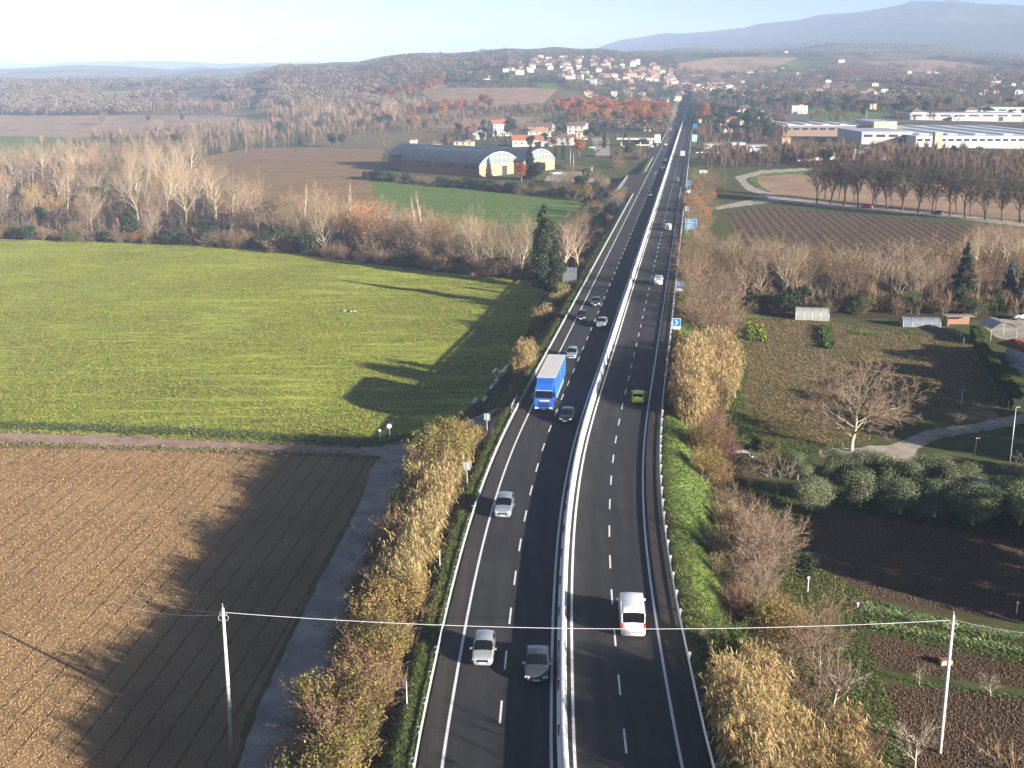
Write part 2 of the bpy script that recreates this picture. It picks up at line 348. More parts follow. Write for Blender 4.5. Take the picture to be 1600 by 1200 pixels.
def stripes(vec, period, width):                           # narrow dark lines every `period` metres along x of vec
    s_ = q.n("ShaderNodeSeparateXYZ"); q.l(vec, s_.inputs[0])
    x = q.math('ADD', s_.outputs[0], q.math('MULTIPLY', n_mid, .18)); f = q.math('FRACT', q.math('DIVIDE', x, period))
    return q.math('LESS_THAN', q.math('ABSOLUTE', q.math('SUBTRACT', f, .5)), width / period / 2)
meadow = q.ramp(q.math('ADD', q.math('MULTIPLY', n_fine, .45), q.math('MULTIPLY', n_mid, .55)), [(.3, (.035, .042, .018)), (.5, (.075, .088, .026)), (.7, (.14, .13, .055))])
cropc = q.ramp(q.math('ADD', q.math('MULTIPLY', n_fine, .35), q.math('ADD', q.math('MULTIPLY', q.noise(1.1, 5, .8, rot(.12, .16, 1.25)), .45), q.math('MULTIPLY', n_big, .2))),
               [(.40, (.13, .095, .04)), (.46, (.19, .20, .045)), (.52, (.30, .355, .045)), (.58, (.46, .48, .09))])
furA = stripes(rot(math.radians(4.5)), 2.05, .2)
ploc = q.ramp(q.math('ADD', q.math('MULTIPLY', n_soil, .55), q.math('MULTIPLY', q.noise(.12, 4, .6, tc), .45)), [(.3, (.14, .085, .038)), (.5, (.24, .15, .07)), (.68, (.34, .225, .11))])
ploc = q.mix(q.math('MULTIPLY', furA, .85), ploc, (.07, .045, .028))
grav = q.ramp(q.math('ADD', q.math('MULTIPLY', n_fine, .3), q.math('MULTIPLY', q.noise(.35, 5, .65, tc), .7)), [(.34, (.20, .175, .15)), (.5, (.34, .30, .255)), (.64, (.48, .43, .37))])
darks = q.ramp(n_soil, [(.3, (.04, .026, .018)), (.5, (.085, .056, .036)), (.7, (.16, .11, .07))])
dryc = q.ramp(q.math('ADD', q.math('MULTIPLY', n_fine, .4), q.math('MULTIPLY', n_mid, .6)), [(.36, (.05, .08, .025)), (.45, (.11, .11, .04)), (.55, (.22, .145, .07)), (.66, (.31, .21, .12))])
rw = q.n("ShaderNodeSeparateXYZ"); q.l(rot(math.radians(6.3)), rw.inputs[0])
rwv = q.math('ADD', q.math('MULTIPLY_ADD', q.math('SINE', q.math('MULTIPLY', q.math('ADD', rw.outputs[0], q.math('MULTIPLY', n_mid, .5)), 2 * PI / 2.9)), .13, .27), q.math('MULTIPLY', n_soil, .55))
rowc = q.ramp(rwv, [(.36, (.04, .026, .018)), (.52, (.085, .057, .036)), (.68, (.13, .092, .056)), (.8, (.10, .10, .045))])
pinkc = q.ramp(q.math('ADD', q.math('MULTIPLY', n_big, .6), q.math('MULTIPLY', n_soil, .4)), [(.35, (.23, .145, .09)), (.6, (.37, .25, .16))])
litc = q.ramp(n_fine, [(.3, (.028, .022, .014)), (.5, (.06, .046, .028)), (.7, (.12, .09, .05))])
briC = q.ramp(q.math('ADD', q.math('MULTIPLY', n_fine, .55), q.math('MULTIPLY', n_mid, .45)), [(.34, (.035, .055, .015)), (.5, (.10, .16, .03)), (.66, (.21, .27, .07))])
dustc = q.ramp(q.math('ADD', q.math('MULTIPLY', n_fine, .4), q.math('MULTIPLY', n_mid, .6)), [(.35, (.19, .125, .095)), (.62, (.40, .28, .22))])
vor = q.n("ShaderNodeTexVoronoi"); vor.inputs["Scale"].default_value = .0065; q.l(q.mix(.12, tc, q.n("ShaderNodeTexNoise").outputs[1]), vor.inputs["Vector"]); q.l(tc, vor.inputs["Vector"])
vs_ = q.n("ShaderNodeSeparateColor"); q.l(vor.outputs["Color"], vs_.inputs[0])
farc = q.ramp(vs_.outputs[0], [(.0, (.16, .11, .08)), (.3, (.09, .115, .045)), (.5, (.19, .13, .095)), (.68, (.055, .06, .035)), (.82, (.12, .14, .06)), (1, (.2, .16, .12))])
farc = q.mix(q.math('MULTIPLY', n_mid, .35), farc, (.05, .05, .035))
hillc = q.ramp(q.noise(.0022, 8, .68, tc), [(.36, (.018, .026, .016)), (.52, (.035, .042, .024)), (.60, (.07, .065, .04)), (.68, (.12, .12, .07))])
c = q.mix(raw("use_d", 0), meadow, farc); c = q.mix(raw("use_d", 1), c, hillc)
for a, ch, col, e in (("use_c", 1, litc, .4), ("use_c", 2, briC, .45), ("use_c", 0, pinkc, .2), ("use_a", 1, ploc, .28), ("use_b", 1, dryc, .5), ("use_b", 2, rowc, .25), ("use_b", 0, darks, .3), ("use_a", 0, cropc, .35), ("use_a", 2, grav, .3), ("use_e", 0, dustc, .3), ("use_d", 2, litc, .5)):
    c = q.mix(mask(a, ch, e), c, col)
q.l(c, q.b.inputs["Base Color"]); q.b.inputs["Roughness"].default_value = .95; q.b.inputs["Specular IOR Level"].default_value = .15
hh = q.math('ADD', q.math('MULTIPLY', n_soil, .6), q.math('ADD', q.math('MULTIPLY', n_fine, .3), q.math('MULTIPLY', furA, q.math('MULTIPLY', mask("use_a", 1, .1), -.4))))
hh = q.math('ADD', hh, q.math('MULTIPLY', q.math('MULTIPLY', rwv, mask("use_b", 2, .1)), 1.0))
hh = q.math('MULTIPLY', hh, q.math('SUBTRACT', 1.0, q.math('ADD', q.math('MULTIPLY', mask("use_a", 2, .3), .75), q.math('MULTIPLY', mask("use_a", 1, .1), .45))))
q.bump(hh, .5, .10)

# ------------------------------------------------------------------ the highway
def asphalt(name, dark_, light, tint):
    m = bpy.data.materials.new(name); m.use_nodes = True; q_ = NT(m); t = q_.n("ShaderNodeTexCoord").outputs["Object"]
    mp = q_.n("ShaderNodeMapping"); mp.inputs["Rotation"].default_value = (0, 0, .15); mp.inputs["Scale"].default_value = (.9, .03, 1); q_.l(t, mp.inputs[0])
    lat = q_.n("ShaderNodeAttribute", attribute_name="lat").outputs["Fac"]
    track = q_.math('COSINE', q_.math('MULTIPLY', q_.math('ADD', lat, -.9), 2 * PI / 1.75))          # two wheel tracks in every lane
    f = q_.math('ADD', q_.math('MULTIPLY', q_.noise(9, 4, .85, t), .34), q_.math('ADD', q_.math('MULTIPLY', q_.noise(1.0, 5, .65, mp.outputs[0]), .42), q_.math('MULTIPLY', q_.noise(.16, 4, .6, t), .24)))
    f = q_.math('MULTIPLY_ADD', track, .028, f)
    c_ = q_.ramp(f, [(.36, dark_), (.5, tint), (.63, light)])
    mp2 = q_.n("ShaderNodeMapping"); mp2.inputs["Rotation"].default_value = (0, 0, .15); mp2.inputs["Scale"].default_value = (.28, .035, 1); q_.l(t, mp2.inputs[0])
    vo = q_.n("ShaderNodeTexVoronoi", distance='CHEBYCHEV'); vo.inputs["Scale"].default_value = 1.0; vo.inputs["Randomness"].default_value = .8; q_.l(mp2.outputs[0], vo.inputs[0]); sc_ = q_.n("ShaderNodeSeparateColor"); q_.l(vo.outputs["Color"], sc_.inputs[0])
    c_ = q_.mix(q_.math('MULTIPLY', q_.math('GREATER_THAN', sc_.outputs[0], .86), .35), c_, dark_)
    vc = q_.n("ShaderNodeTexVoronoi", feature='DISTANCE_TO_EDGE'); vc.inputs["Scale"].default_value = .13; q_.l(q_.mix(.12, t, t), vc.inputs[0]); q_.l(t, vc.inputs[0])
    c_ = q_.mix(q_.math('MULTIPLY', q_.math('LESS_THAN', vc.outputs["Distance"], .004), .6), c_, (.018, .018, .02))
    q_.l(c_, q_.b.inputs["Base Color"]); q_.b.inputs["Roughness"].default_value = .82; q_.b.inputs["Specular IOR Level"].default_value = .35; q_.bump(q_.noise(22, 2, .8, t), .25, .02); return m
M_asph = asphalt("asphalt", (.016, .016, .019), (.046, .044, .047), (.028, .0275, .030))
M_should = asphalt("shoulder asphalt", (.026, .021, .02), (.066, .054, .05), (.042, .034, .032))
def strip(name, d0, d1, Ya, Yb, z, m, step=3.0, parent=None, thick=0, mat_i=None):
    Y = np.arange(Ya, Yb + step, step); Y[-1] = Yb
    s_ = RS(Y); k = np.sqrt(1 + s_ * s_); X = RX(Y); rows_ = []
    for d in (d0, d1): rows_.append(np.stack([X + d / k, Y - d * s_ / k, np.full_like(Y, z)], -1))
    if thick:
        for d in (d0, d1): rows_.append(np.stack([X + d / k, Y - d * s_ / k, np.full_like(Y, z - thick)], -1))
    n = len(Y); V = np.concatenate(rows_); i = np.arange(n - 1)
    Q = [np.stack([i, i + n, i + n + 1, i + 1], -1)]
    if thick: Q += [np.stack([2 * n + i, i, i + 1, 2 * n + i + 1], -1), np.stack([n + i, 3 * n + i, 3 * n + i + 1, n + i + 1], -1)]
    me_ = mesh_np(name, V, quads=np.concatenate(Q), mats=[m]); L_ = np.concatenate([np.full(n, d0), np.full(n, d1)] * (2 if thick else 1)).astype(np.float32)
    if len(me_.vertices) == len(L_): me_.attributes.new("lat", 'FLOAT', 'POINT').data.foreach_set("value", L_)
    return linko(bpy.data.objects.new(name, me_), parent)
road = strip("highway", -7.0, 8.35, 52, 1740, 0.0, M_asph, thick=.3); tag(road, "four lane dual carriageway running straight to the hills", "road", kind="structure")
for nm, a, b in (("hard_shoulder", -8.55, -7.002), ("hard_shoulder", 8.352, 10.15)): strip(nm, a, b, 52, 1740, -.004, M_should, parent=road, thick=.3)
M_line = mat("white road paint", (.72, .72, .74), .6, var=.14, vscale=2.2)
for a in (-7.1, -.1 + .0, 1.42, 8.27): strip("edge_line", a, a + .2, 52, 1735, .006, M_line, parent=road)
strip("seam", -3.25, -3.21, 52, 400, .004, mat("tar seam", (.02, .02, .022), .7), parent=road)
def dashes(d, Y0, ph):
    vs = []; qs = []
    Y = ph
    while Y < 1700:
        b = len(vs)
        for dd_, yy in ((d - .075, Y), (d + .075, Y), (d + .075, Y + 3), (d - .075, Y + 3)): vs.append(rp(dd_, yy, .006))
        qs.append((b, b + 1, b + 2, b + 3)); Y += 7.5
    return linko(bpy.data.objects.new("lane_line", mesh_np("lane_line", vs, quads=qs, mats=[M_line])), road)
Ad = 84156.0
dashes(-3.5, 0, Ad / (1131.7 - YH) - CH * SP / CP); dashes(4.92, 0, Ad / (1175 - YH) - CH * SP / CP)
# lay-by on the left
v = [rp(-8.56, 436, -.002), rp(-8.56, 540, -.002), rp(-15.2, 520, -.002), rp(-15.2, 452, -.002)]
lay = linko(bpy.data.objects.new("lay_by", mesh_np("lay_by", v + [(a, b, -.3) for a, b, c in v], quads=[(0, 1, 2, 3), (0, 3, 7, 4), (3, 2, 6, 7), (2, 1, 5, 6)][:4], mats=[M_should]))); tag(lay, "paved lay-by widening beside the highway", "lay-by", kind="structure")
v = [rp(-15.1, 456, .004), rp(-15.1, 516, .004), rp(-14.9, 516, .004), rp(-14.9, 456, .004)]
linko(bpy.data.objects.new("edge_line", mesh_np("edge_line", v, quads=[(0, 3, 2, 1)], mats=[M_line])), lay)
# slip road joining on the left far ahead
v = [rp(-8.56, 640, -.002), rp(-8.56, 760, -.002), rp(-13.5, 700, -.002), rp(-14, 660, -.002), rp(-22, 668, -.3), rp(-26, 650, -.3), rp(-17, 640, -.1)]
tag(linko(bpy.data.objects.new("slip_road", mesh_np("slip_road", v, tris=[(0, 1, 2), (0, 2, 3), (0, 3, 6), (6, 3, 4), (6, 4, 5)], mats=[M_should]))), "short slip road joining the highway by the filling station", "road", kind="structure")

# ------------------------------------------------------------------ median wall and guard rails
def swept(name, prof, d, Ya, Yb, step, m, parent=None, close=True, smooth=False):
    Y = np.arange(Ya, Yb + step, step); V = []
    for y in Y:
        for a, z in prof: V.append(rp(d + a, float(y), z))
    n = len(prof); Q = []
    for i in range(len(Y) - 1):
        for j in range(n if close else n - 1):
            Q.append((i * n + j, i * n + (j + 1) % n, (i + 1) * n + (j + 1) % n, (i + 1) * n + j))
    return linko(bpy.data.objects.new(name, mesh_np(name, V, quads=Q, mats=[m], smooth=smooth)), parent)
M_conc = mat("median concrete", (.72, .71, .69), .8, var=.10, vscale=.7, bump=.3)
bar = empty("median_wall", rp(.72, 60), label="long pale concrete wall between the two carriageways", cat="crash barrier")
bar.location = (0, 0, 0)
swept("wall", [(-.36, -.01), (-.36, .08), (-.22, .33), (-.15, 1.12), (.15, 1.12), (.22, .33), (.36, .08), (.36, -.01)], .74, 52, 1735, 6, M_conc, bar)
M_cap = mat("steel cap rail", (.62, .63, .65), .45, metal=.6, var=.1)
swept("cap_rail", [(-.05, 1.123), (-.05, 1.16), (.05, 1.16), (.05, 1.123)], .74, 52, 700, 6, M_cap, bar)
jm = MB()
for y_ in np.arange(58, 420, 6.0): x_, yy_, _ = rp(.74, float(y_)); jm.box((x_, yy_, .6), (.62, .05, 1.06), -math.atan(float(RS(y_))))
jm.build("joint", mat("joint shadow gap", (.16, .15, .14), .9), bar)  # dark slabs marking the wall's joints
M_galv = mat("galvanised steel", (.50, .51, .52), .5, metal=.35, var=.18, vscale=2)
M_galvd = mat("weathered steel", (.33, .34, .35), .6, metal=.3, var=.2, vscale=2)
M_black = mat("black plastic", (.012, .012, .013), .5)
def guard_rail(d, side, Ya, Yb, label, z=0.0, sp=3.75, group="guard rails along the highway", low=True, nposts=100):
    r = empty("guard_rail", (0, 0, 0), label=label, cat="guard rail", group=group); a = -side
    # side=+1: the road lies to the left of this rail
    pr_ = [(a * .00, .44), (a * .07, .50), (a * .00, .58), (a * .07, .66), (a * .0, .75), (a * -.02, .75), (a * .04, .66), (a * -.02, .58), (a * .04, .50), (a * -.02, .44)]
    swept("beam", [(p, zz + z) for p, zz in pr_], d, Ya, Yb, sp, M_galv, r)
    if low: swept("lower_rail", [(p, zz + z) for p, zz in [(a * .02, .12), (a * .02, .22), (a * -.03, .22), (a * -.03, .12)]], d, Ya, Yb, sp, M_galvd, r)
    pm = MB(); pm.box((side * .12, 0, .28), (.10, .07, .98)).box((side * .05, 0, .60), (.12, .12, .26)).box((side * .20, 0, .62), (.09, .16, .2)); pme = pm.mesh("post", M_galv)
    y = Ya; k = 0; rest = []
    while y <= Yb:
        if k < nposts:
            o = linko(bpy.data.objects.new("post", pme), r); o.location = rp(d, y, z); o.rotation_euler = (0, 0, -math.atan(float(RS(y))))
        else: rest.append(y)
        y += sp; k += 1
    if rest:
        m_ = MB()
        for y in rest: x_, y_, z_ = rp(d + side * .12, y, z); m_.box((x_, y_, .28), (.1, .07, .98))
        tag(m_.build("post", M_galv, r), kind="stuff")
    return r
guard_rail(-8.72, -1, 55, 436, "pale guard rail on the grass verge beside the oncoming lanes")
guard_rail(10.25, 1, 55, 430, "guard rail with blocky white posts on the outer edge beside the green bank")
guard_rail(-15.5, -1, 452, 518, "short guard rail round the back of the lay-by", low=False)
guard_rail(-8.72, -1, 545, 640, "guard rail between the lay-by and the slip road", low=False)
guard_rail(-8.72, -1, 765, 1700, "far guard rail below the russet oak wood", low=False, nposts=60)
guard_rail(10.25, 1, 470, 1700, "far guard rail opposite the village", low=False, nposts=60)

# ------------------------------------------------------------------ growing things
def bark(name, col, ov=.25): return mat(name, col, .85, island=.22, objvar=ov, spec=.15)
M_pale = bark("pale poplar bark", (.46, .37, .26)); M_twig_pale = bark("pale twigs", (.26, .185, .115))
M_brown = bark("brown bark", (.20, .155, .12)); M_twig_brown = bark("brown twigs", (.185, .125, .08))
M_twig_pink = bark("reddish twigs", (.20, .13, .095)); M_darkbark = bark("dark bark", (.07, .052, .042)); M_twig_dark = bark("dark twigs", (.095, .07, .056))
M_twig_grey = bark("grey twigs", (.33, .28, .22))
def leafm(name, col, ov=.25, tr=.25, isl=.4): return mat(name, col, .7, island=isl, objvar=ov, trans=tr, spec=.25)
L_cyp = leafm("cypress leaves", (.035, .05, .022), .15, .1); L_fir = leafm("fir needles", (.022, .042, .028), .15, .05); L_spruce = leafm("blue spruce needles", (.075, .11, .10), .1, .05)
L_olive = leafm("olive leaves", (.155, .18, .095), .12, .2); L_dark = leafm("dark evergreen leaves", (.035, .055, .025), .25); L_green = leafm("green leaves", (.08, .12, .03), .25)
L_russet = leafm("russet leaves", (.34, .13, .05), .3); L_orange = leafm("orange leaves", (.50, .22, .04), .3); L_yellow = leafm("yellow green leaves", (.26, .20, .055), .3)
L_rust2 = leafm("brown oak leaves", (.24, .125, .065), .3)
L_reed = leafm("dry reed leaves", (.42, .30, .145), .12, .35, .5); L_reedg = leafm("green reed leaves", (.20, .22, .07), .12, .3, .5); M_stalk = mat("reed stalks", (.27, .20, .10), .6, island=.3)
L_hedge = leafm("hedge leaves", (.06, .10, .02), .1); L_grass = leafm("grass blades", (.13, .175, .045), .1, .3, .5); L_drygrass = leafm("dry grass blades", (.34, .27, .13), .1, .3, .5)
L_crop = leafm("crop leaves", (.27, .36, .045), .1, .35, .55); L_cab = leafm("cabbage leaves", (.14, .24, .08), .1, .2, .4)

def rvec(r): v = r.normal(size=3); return v / np.linalg.norm(v)
def bare(seed, H, spec):
    """a bare tree: tapered limbs as tubes, the finest twigs as slivers; returns two meshes' worth of arrays (wood, twigs)"""
    r = np.random.default_rng(seed); wv, wq = [], []; tv, tt = [], []
    trunk_r = spec.get('r', .018) * H
    def tube(p0, p1, r0, r1, n):
        a = p1 - p0; L = np.linalg.norm(a) + 1e-9; a = a / L; u = np.cross(a, [.3, .9, .1]); u /= np.linalg.norm(u) + 1e-9; w = np.cross(a, u); b = len(wv)
        for p, rr in ((p0, r0), (p1, r1)):
            for i in range(n):
                t = 2 * PI * i / n; wv.append(p + (u * math.cos(t) + w * math.sin(t)) * rr)
        for i in range(n): wq.append((b + i, b + (i + 1) % n, b + n + (i + 1) % n, b + n + i))
    tw = spec.get('tw', .03)
    def sliver(p, d, L):
        s_ = np.cross(d, r.normal(size=3)); s_ /= np.linalg.norm(s_) + 1e-9; b = len(tv)
        k = rvec(r) * .25; m = p + (d + k) * L * .55; e = p + (d + k * .3 + np.array([0, 0, .15])) * L; e2 = m + (d - k * 1.5) * L * .4
        tv.extend([p - s_ * tw, p + s_ * tw, m, e, m + s_ * tw * .8, e2]); tt.extend([(b, b + 1, b + 2), (b + 2, b + 4, b + 3), (b + 2, b + 4, b + 5)])
    up = spec.get('up', .25); lv = spec['lv']
    def grow(p, d, L, rad, k):
        nseg = (4, 3, 2, 2)[min(k, 3)]; q_ = p; dd_ = d
        pts = [(p, d, rad)]
        for i in range(nseg):
            dd_ = dd_ + rvec(r) * spec.get('wig', .14) + np.array([0, 0, up * (.5 if k else .1)]); dd_ /= np.linalg.norm(dd_)
            nq_ = q_ + dd_ * L / nseg; r0 = rad * (1 - i / nseg * .75); r1 = rad * (1 - (i + 1) / nseg * .75)
            tube(q_, nq_, r0, r1, (6, 4, 3, 3)[min(k, 3)]); q_ = nq_; pts.append((q_, dd_, r1))
        if k >= len(lv):
            n = spec['twigs']
            for i in range(n):
                t = r.uniform(.15, 1) * nseg; i0 = min(int(t), nseg - 1); f = t - i0; pp = pts[i0][0] * (1 - f) + pts[i0 + 1][0] * f
                ax = pts[i0 + 1][1]; v_ = rvec(r); v_ = v_ - ax * v_.dot(ax); v_ /= np.linalg.norm(v_) + 1e-9; a = r.uniform(.35, .9)
                w_ = ax * math.cos(a) + v_ * math.sin(a) + np.array([0, 0, spec.get('tup', .2)]); w_ /= np.linalg.norm(w_); sliver(pp, w_, L * r.uniform(.35, .75))
            sliver(q_, dd_, L * .6); return
        n, ang, ratio, start = lv[k]
        n = int(n + r.integers(-1, 2)) if n > 3 else n
        for i in range(n):
            f0 = start + (1 - start) * (i + r.uniform(.1, .9)) / n; t = f0 * nseg; i0 = min(int(t), nseg - 1); f = t - i0
            pp = pts[i0][0] * (1 - f) + pts[i0 + 1][0] * f; ax = pts[i0 + 1][1]; az = i * 2.399 + r.uniform(-.5, .5)
            u = np.cross(ax, [.2, .1, .95 if abs(ax[2]) < .9 else 0.1]); u /= np.linalg.norm(u) + 1e-9; w = np.cross(ax, u); v_ = u * math.cos(az) + w * math.sin(az)
            a = math.radians(ang) * r.uniform(.7, 1.25); dn = ax * math.cos(a) + v_ * math.sin(a); dn /= np.linalg.norm(dn)
            taper = spec.get('taper', .0); ll = L * ratio * r.uniform(.75, 1.15) * (1 - taper * (f0 - start) / (1 - start + 1e-6))
            rr = (pts[i0][2] * (1 - f) + pts[i0 + 1][2] * f) * .62; grow(pp, dn, ll, max(rr, .012), k + 1)
    lean = spec.get('lean', .04)
    for s_ in range(spec.get('stems', 1)):
        o = np.array([r.normal() * .25, r.normal() * .25, -.2]) if spec.get('stems', 1) > 1 else np.array([0, 0, -.2])
        d0 = np.array([r.normal() * lean, r.normal() * lean, 1.0]) ; d0 /= np.linalg.norm(d0)
        grow(o, d0, H * spec['tl'], trunk_r, 0)
    V = np.array(wv); T = np.array(tv); zmax = max(V[:, 2].max(), T[:, 2].max()); s = H / zmax
    return V * s, np.array(wq), T * np.array([s, s, s]), np.array(tt)
def leaves_at(P, N, size, r, asp=.55, jit=.8):
    """one small kite-shaped leaf spray at each point, facing roughly along N"""
    n = len(P); Nn = N + r.normal(size=(n, 3)) * jit; Nn /= np.linalg.norm(Nn, axis=1, keepdims=True) + 1e-9
    A = np.cross(Nn, r.normal(size=(n, 3))); A /= np.linalg.norm(A, axis=1, keepdims=True) + 1e-9; B = np.cross(Nn, A)
    s = (size * r.uniform(.6, 1.35, (n, 1))); V = np.stack([P - A * s, P + B * s * asp, P + A * s, P - B * s * asp], 1).reshape(-1, 3); i = np.arange(n) * 4
    return V, np.stack([i, i + 1, i + 2, i + 3], -1)
def crown_pts(r, lobes, n, shell=.75):
    """points through a set of lobes (centre, radii), thick towards their surfaces"""
    w = np.array([a[3] * a[4] * a[5] for a in lobes]) ** .67; w /= w.sum(); k = r.choice(len(lobes), n, p=w); Lb = np.array(lobes)
    d = r.normal(size=(n, 3)); d /= np.linalg.norm(d, axis=1, keepdims=True); rad = shell + (1 - shell) * r.random((n, 1)) ** .5
    rad = rad * (1 + .10 * np.sin(d[:, :1] * 7 + k[:, None]) + .08 * np.sin(d[:, 2:] * 9 + 2 * k[:, None])) * np.where(r.random((n, 1)) < .12, r.uniform(.3, .8, (n, 1)), 1)
    return Lb[k, :3] + d * rad * Lb[k, 3:6], d
def wood_mesh(name, V, Q, m): return mesh_np(name, V, quads=Q, mats=[m], smooth=True)
PROT = {}
def proto(key, name, cat, parts): PROT.setdefault(key, []).append((name, cat, parts))
def prot_bare(key, cat, H, spec, mw, mt, n=3, seed=0, name="bare_tree", leaf=None):
    for i in range(n):
        V, Q, T, TT = bare(seed * 100 + i, H, spec); parts = [("trunk", wood_mesh("trunk", V, Q, mw)), ]
        ms = [mt]; tm = None; quads_ = None; qm = None
        if leaf:                                           # a few leaves still hang on
            r = np.random.default_rng(seed * 31 + i); pts = T[3::6]; pts = pts[np.hypot(pts[:, 0], pts[:, 1]) < .46 * H]; sel = pts[r.random(len(pts)) < leaf[1]]; sel = np.repeat(sel, leaf[3], 0) + r.normal(size=(len(sel) * leaf[3], 3)) * leaf[2] * 1.5
            LV, LQ = leaves_at(sel, np.tile([0, 0, 1.0], (len(sel), 1)), leaf[2], r); ms.append(leaf[0]); quads_ = LQ + len(T); T = np.concatenate([T, LV]); qm = np.ones(len(LQ), int)
        parts.append(("crown", mesh_np("crown", T, tris=TT, quads=quads_, mats=ms, qm=qm))); proto(key, name, cat, parts)
def prot_leafy(key, cat, H, kind, ml, mw, n=3, seed=0, name="tree", nl=2600, size=.32, wid=.42):
    for i in range(n):
        r = np.random.default_rng(seed * 77 + i + 5); m_ = MB(); lobes = []
        if kind in ('round', 'umbrella', 'olive', 'bush'):
            base = {'round': .24, 'umbrella': .66, 'olive': .16, 'bush': .1}[kind] * H; R = wid * H
            for k in range({'round': 11, 'umbrella': 9, 'olive': 9, 'bush': 8}[kind]):
                a = r.uniform(0, 2 * PI); q_ = r.random() ** .6 * R * .62; z = base + (H - base) * (.2 + .62 * r.random()) if kind != 'umbrella' else H * r.uniform(.78, .88)
                rr = R * r.uniform(.36, .6) * (1 - .35 * q_ / R); lobes.append((math.cos(a) * q_, math.sin(a) * q_, z, rr, rr, min(rr * (.8 if kind != 'umbrella' else .4), H - z)))
            lobes.append((0, 0, base + (H - base) * .55, R * .55, R * .55, (H - base) * .45))
            th = base + (H - base) * .4; tr = .03 * H if kind != 'olive' else .05 * H; bend = r.normal(size=2) * .04 * H
            m_.tube((0, 0, -.3), (bend[0], bend[1], th), tr, tr * .55, 7)
            for l in lobes[:-1]: m_.tube((bend[0] * .6, bend[1] * .6, th * .62), (l[0], l[1], l[2]), tr * .4, tr * .15, 4, False)
        elif kind == 'cone':                               # firs: tiers of drooping sprays
            for k in range(46):
                t = (k + r.random()) / 46; z = H * (.08 + .9 * t); R = wid * H * (1 - t) ** .8 * r.uniform(.75, 1.15); a = k * 2.4; lobes.append((math.cos(a) * R * .55, math.sin(a) * R * .55, z - .06 * R, max(.1 * H * (1 - t), R * .5), max(.1 * H * (1 - t), R * .5), .035 * H))
            lobes.append((0, 0, H * .96, .12, .12, H * .045)); m_.tube((0, 0, -.3), (0, 0, H * .97), .022 * H, .02, 7)
        elif kind == 'column':
            for k in range(22):
                t = (k + r.random()) / 22; z = H * (.06 + .9 * t); R = wid * H * (1 - abs(t - .35) ** 1.6 * 1.5) * r.uniform(.8, 1.15); a = r.uniform(0, 6.28); R = max(R, .03 * H); lobes.append((math.cos(a) * R * .35, math.sin(a) * R * .35, z, R * .75, R * .75, H * .06))
            m_.tube((0, 0, -.3), (0, 0, H * .95), .02 * H, .03, 7)
        P, N = crown_pts(r, lobes, nl, .75 if kind != 'olive' else .55); P = P + r.normal(size=P.shape) * (.16 if kind == 'olive' else .05); V, Q = leaves_at(P, N + ([0, 0, .6] if kind == 'olive' else [0, 0, 0]), size, r)
        proto(key, name, cat, [("trunk", m_.mesh("trunk", mw)), ("crown", mesh_np("crown", V, quads=Q, mats=[ml]))])
popl = dict(tl=.55, lv=[(9, 40, .72, .22), (6, 38, .52, .25), (4, 38, .5, .2)], twigs=7, up=.17, wig=.19, r=.017, tw=.021)
prot_bare('poplar', 'tree', 18, popl, M_pale, M_twig_pale, 5, 1, "bare_poplar_tree")
prot_bare('poplar_gold', 'tree', 15, popl, M_brown, M_twig_grey, 2, 2, "bare_tree", leaf=(L_orange, .5, .16, 2))
prot_bare('lombardy', 'tree', 19, dict(tl=.9, lv=[(22, 16, .26, .06), (4, 18, .5, .2), (3, 22, .5, .2)], twigs=4, up=.5, r=.012, tw=.03, taper=.55, wig=.05), M_pale, M_twig_pale, 2, 3, "slender_poplar_tree")
brn = dict(tl=.5, lv=[(8, 45, .7, .2), (6, 42, .55, .2), (4, 42, .5, .15)], twigs=8, up=.12, r=.016, tw=.035)
prot_bare('brown', 'tree', 11, brn, M_brown, M_twig_brown, 4, 4, "bare_tree")
prot_bare('thicket', 'shrub', 6, dict(tl=.45, stems=4, lean=.3, lv=[(6, 40, .75, .1), (5, 42, .6, .15)], twigs=9, up=.1, r=.012, tw=.03), M_brown, M_twig_brown, 4, 5, "bare_shrub")
prot_bare('pink', 'tree', 10, dict(tl=.34, lv=[(11, 50, 1.0, .25), (8, 40, .6, .15), (7, 38, .5, .1)], twigs=14, up=.16, r=.02, tw=.015), M_twig_grey, M_twig_pink, 2, 6, "red_twigged_tree")
prot_bare('rowtree', 'tree', 14, dict(tl=.55, lv=[(8, 32, .75, .32), (6, 36, .5, .2), (4, 38, .5, .15)], twigs=10, up=.18, r=.022, tw=.06), M_darkbark, M_twig_dark, 4, 7, "roadside_tree")
prot_bare('big', 'tree', 14, dict(tl=.42, lv=[(9, 52, .95, .3), (7, 42, .58, .2), (6, 42, .5, .15), (5, 40, .5, .1)], twigs=11, up=.09, r=.024, tw=.016, wig=.2), M_twig_grey, M_twig_brown, 1, 8, "spreading_bare_tree")
prot_bare('smallbare', 'tree', 6, dict(tl=.45, lv=[(6, 48, .75, .3), (5, 42, .6, .2)], twigs=8, up=.1, r=.02, tw=.018), M_twig_grey, M_twig_grey, 2, 9, "small_bare_tree")
bush = dict(tl=.4, stems=5, lean=.35, lv=[(6, 38, .8, .1), (5, 40, .6, .15)], twigs=9, up=.12, r=.01, tw=.02)
prot_bare('bush_red', 'shrub', 4.6, bush, M_brown, M_twig_pink, 3, 10, "reddish_shrub", leaf=(L_rust2, .5, .055, 3))
prot_bare('bush_yel', 'shrub', 4.6, bush, M_brown, M_twig_brown, 4, 11, "yellowing_shrub", leaf=(L_yellow, .9, .065, 6))
prot_bare('bush_grn', 'shrub', 3.6, bush, M_brown, M_twig_brown, 3, 12, "green_shrub", leaf=(L_green, .95, .07, 7))
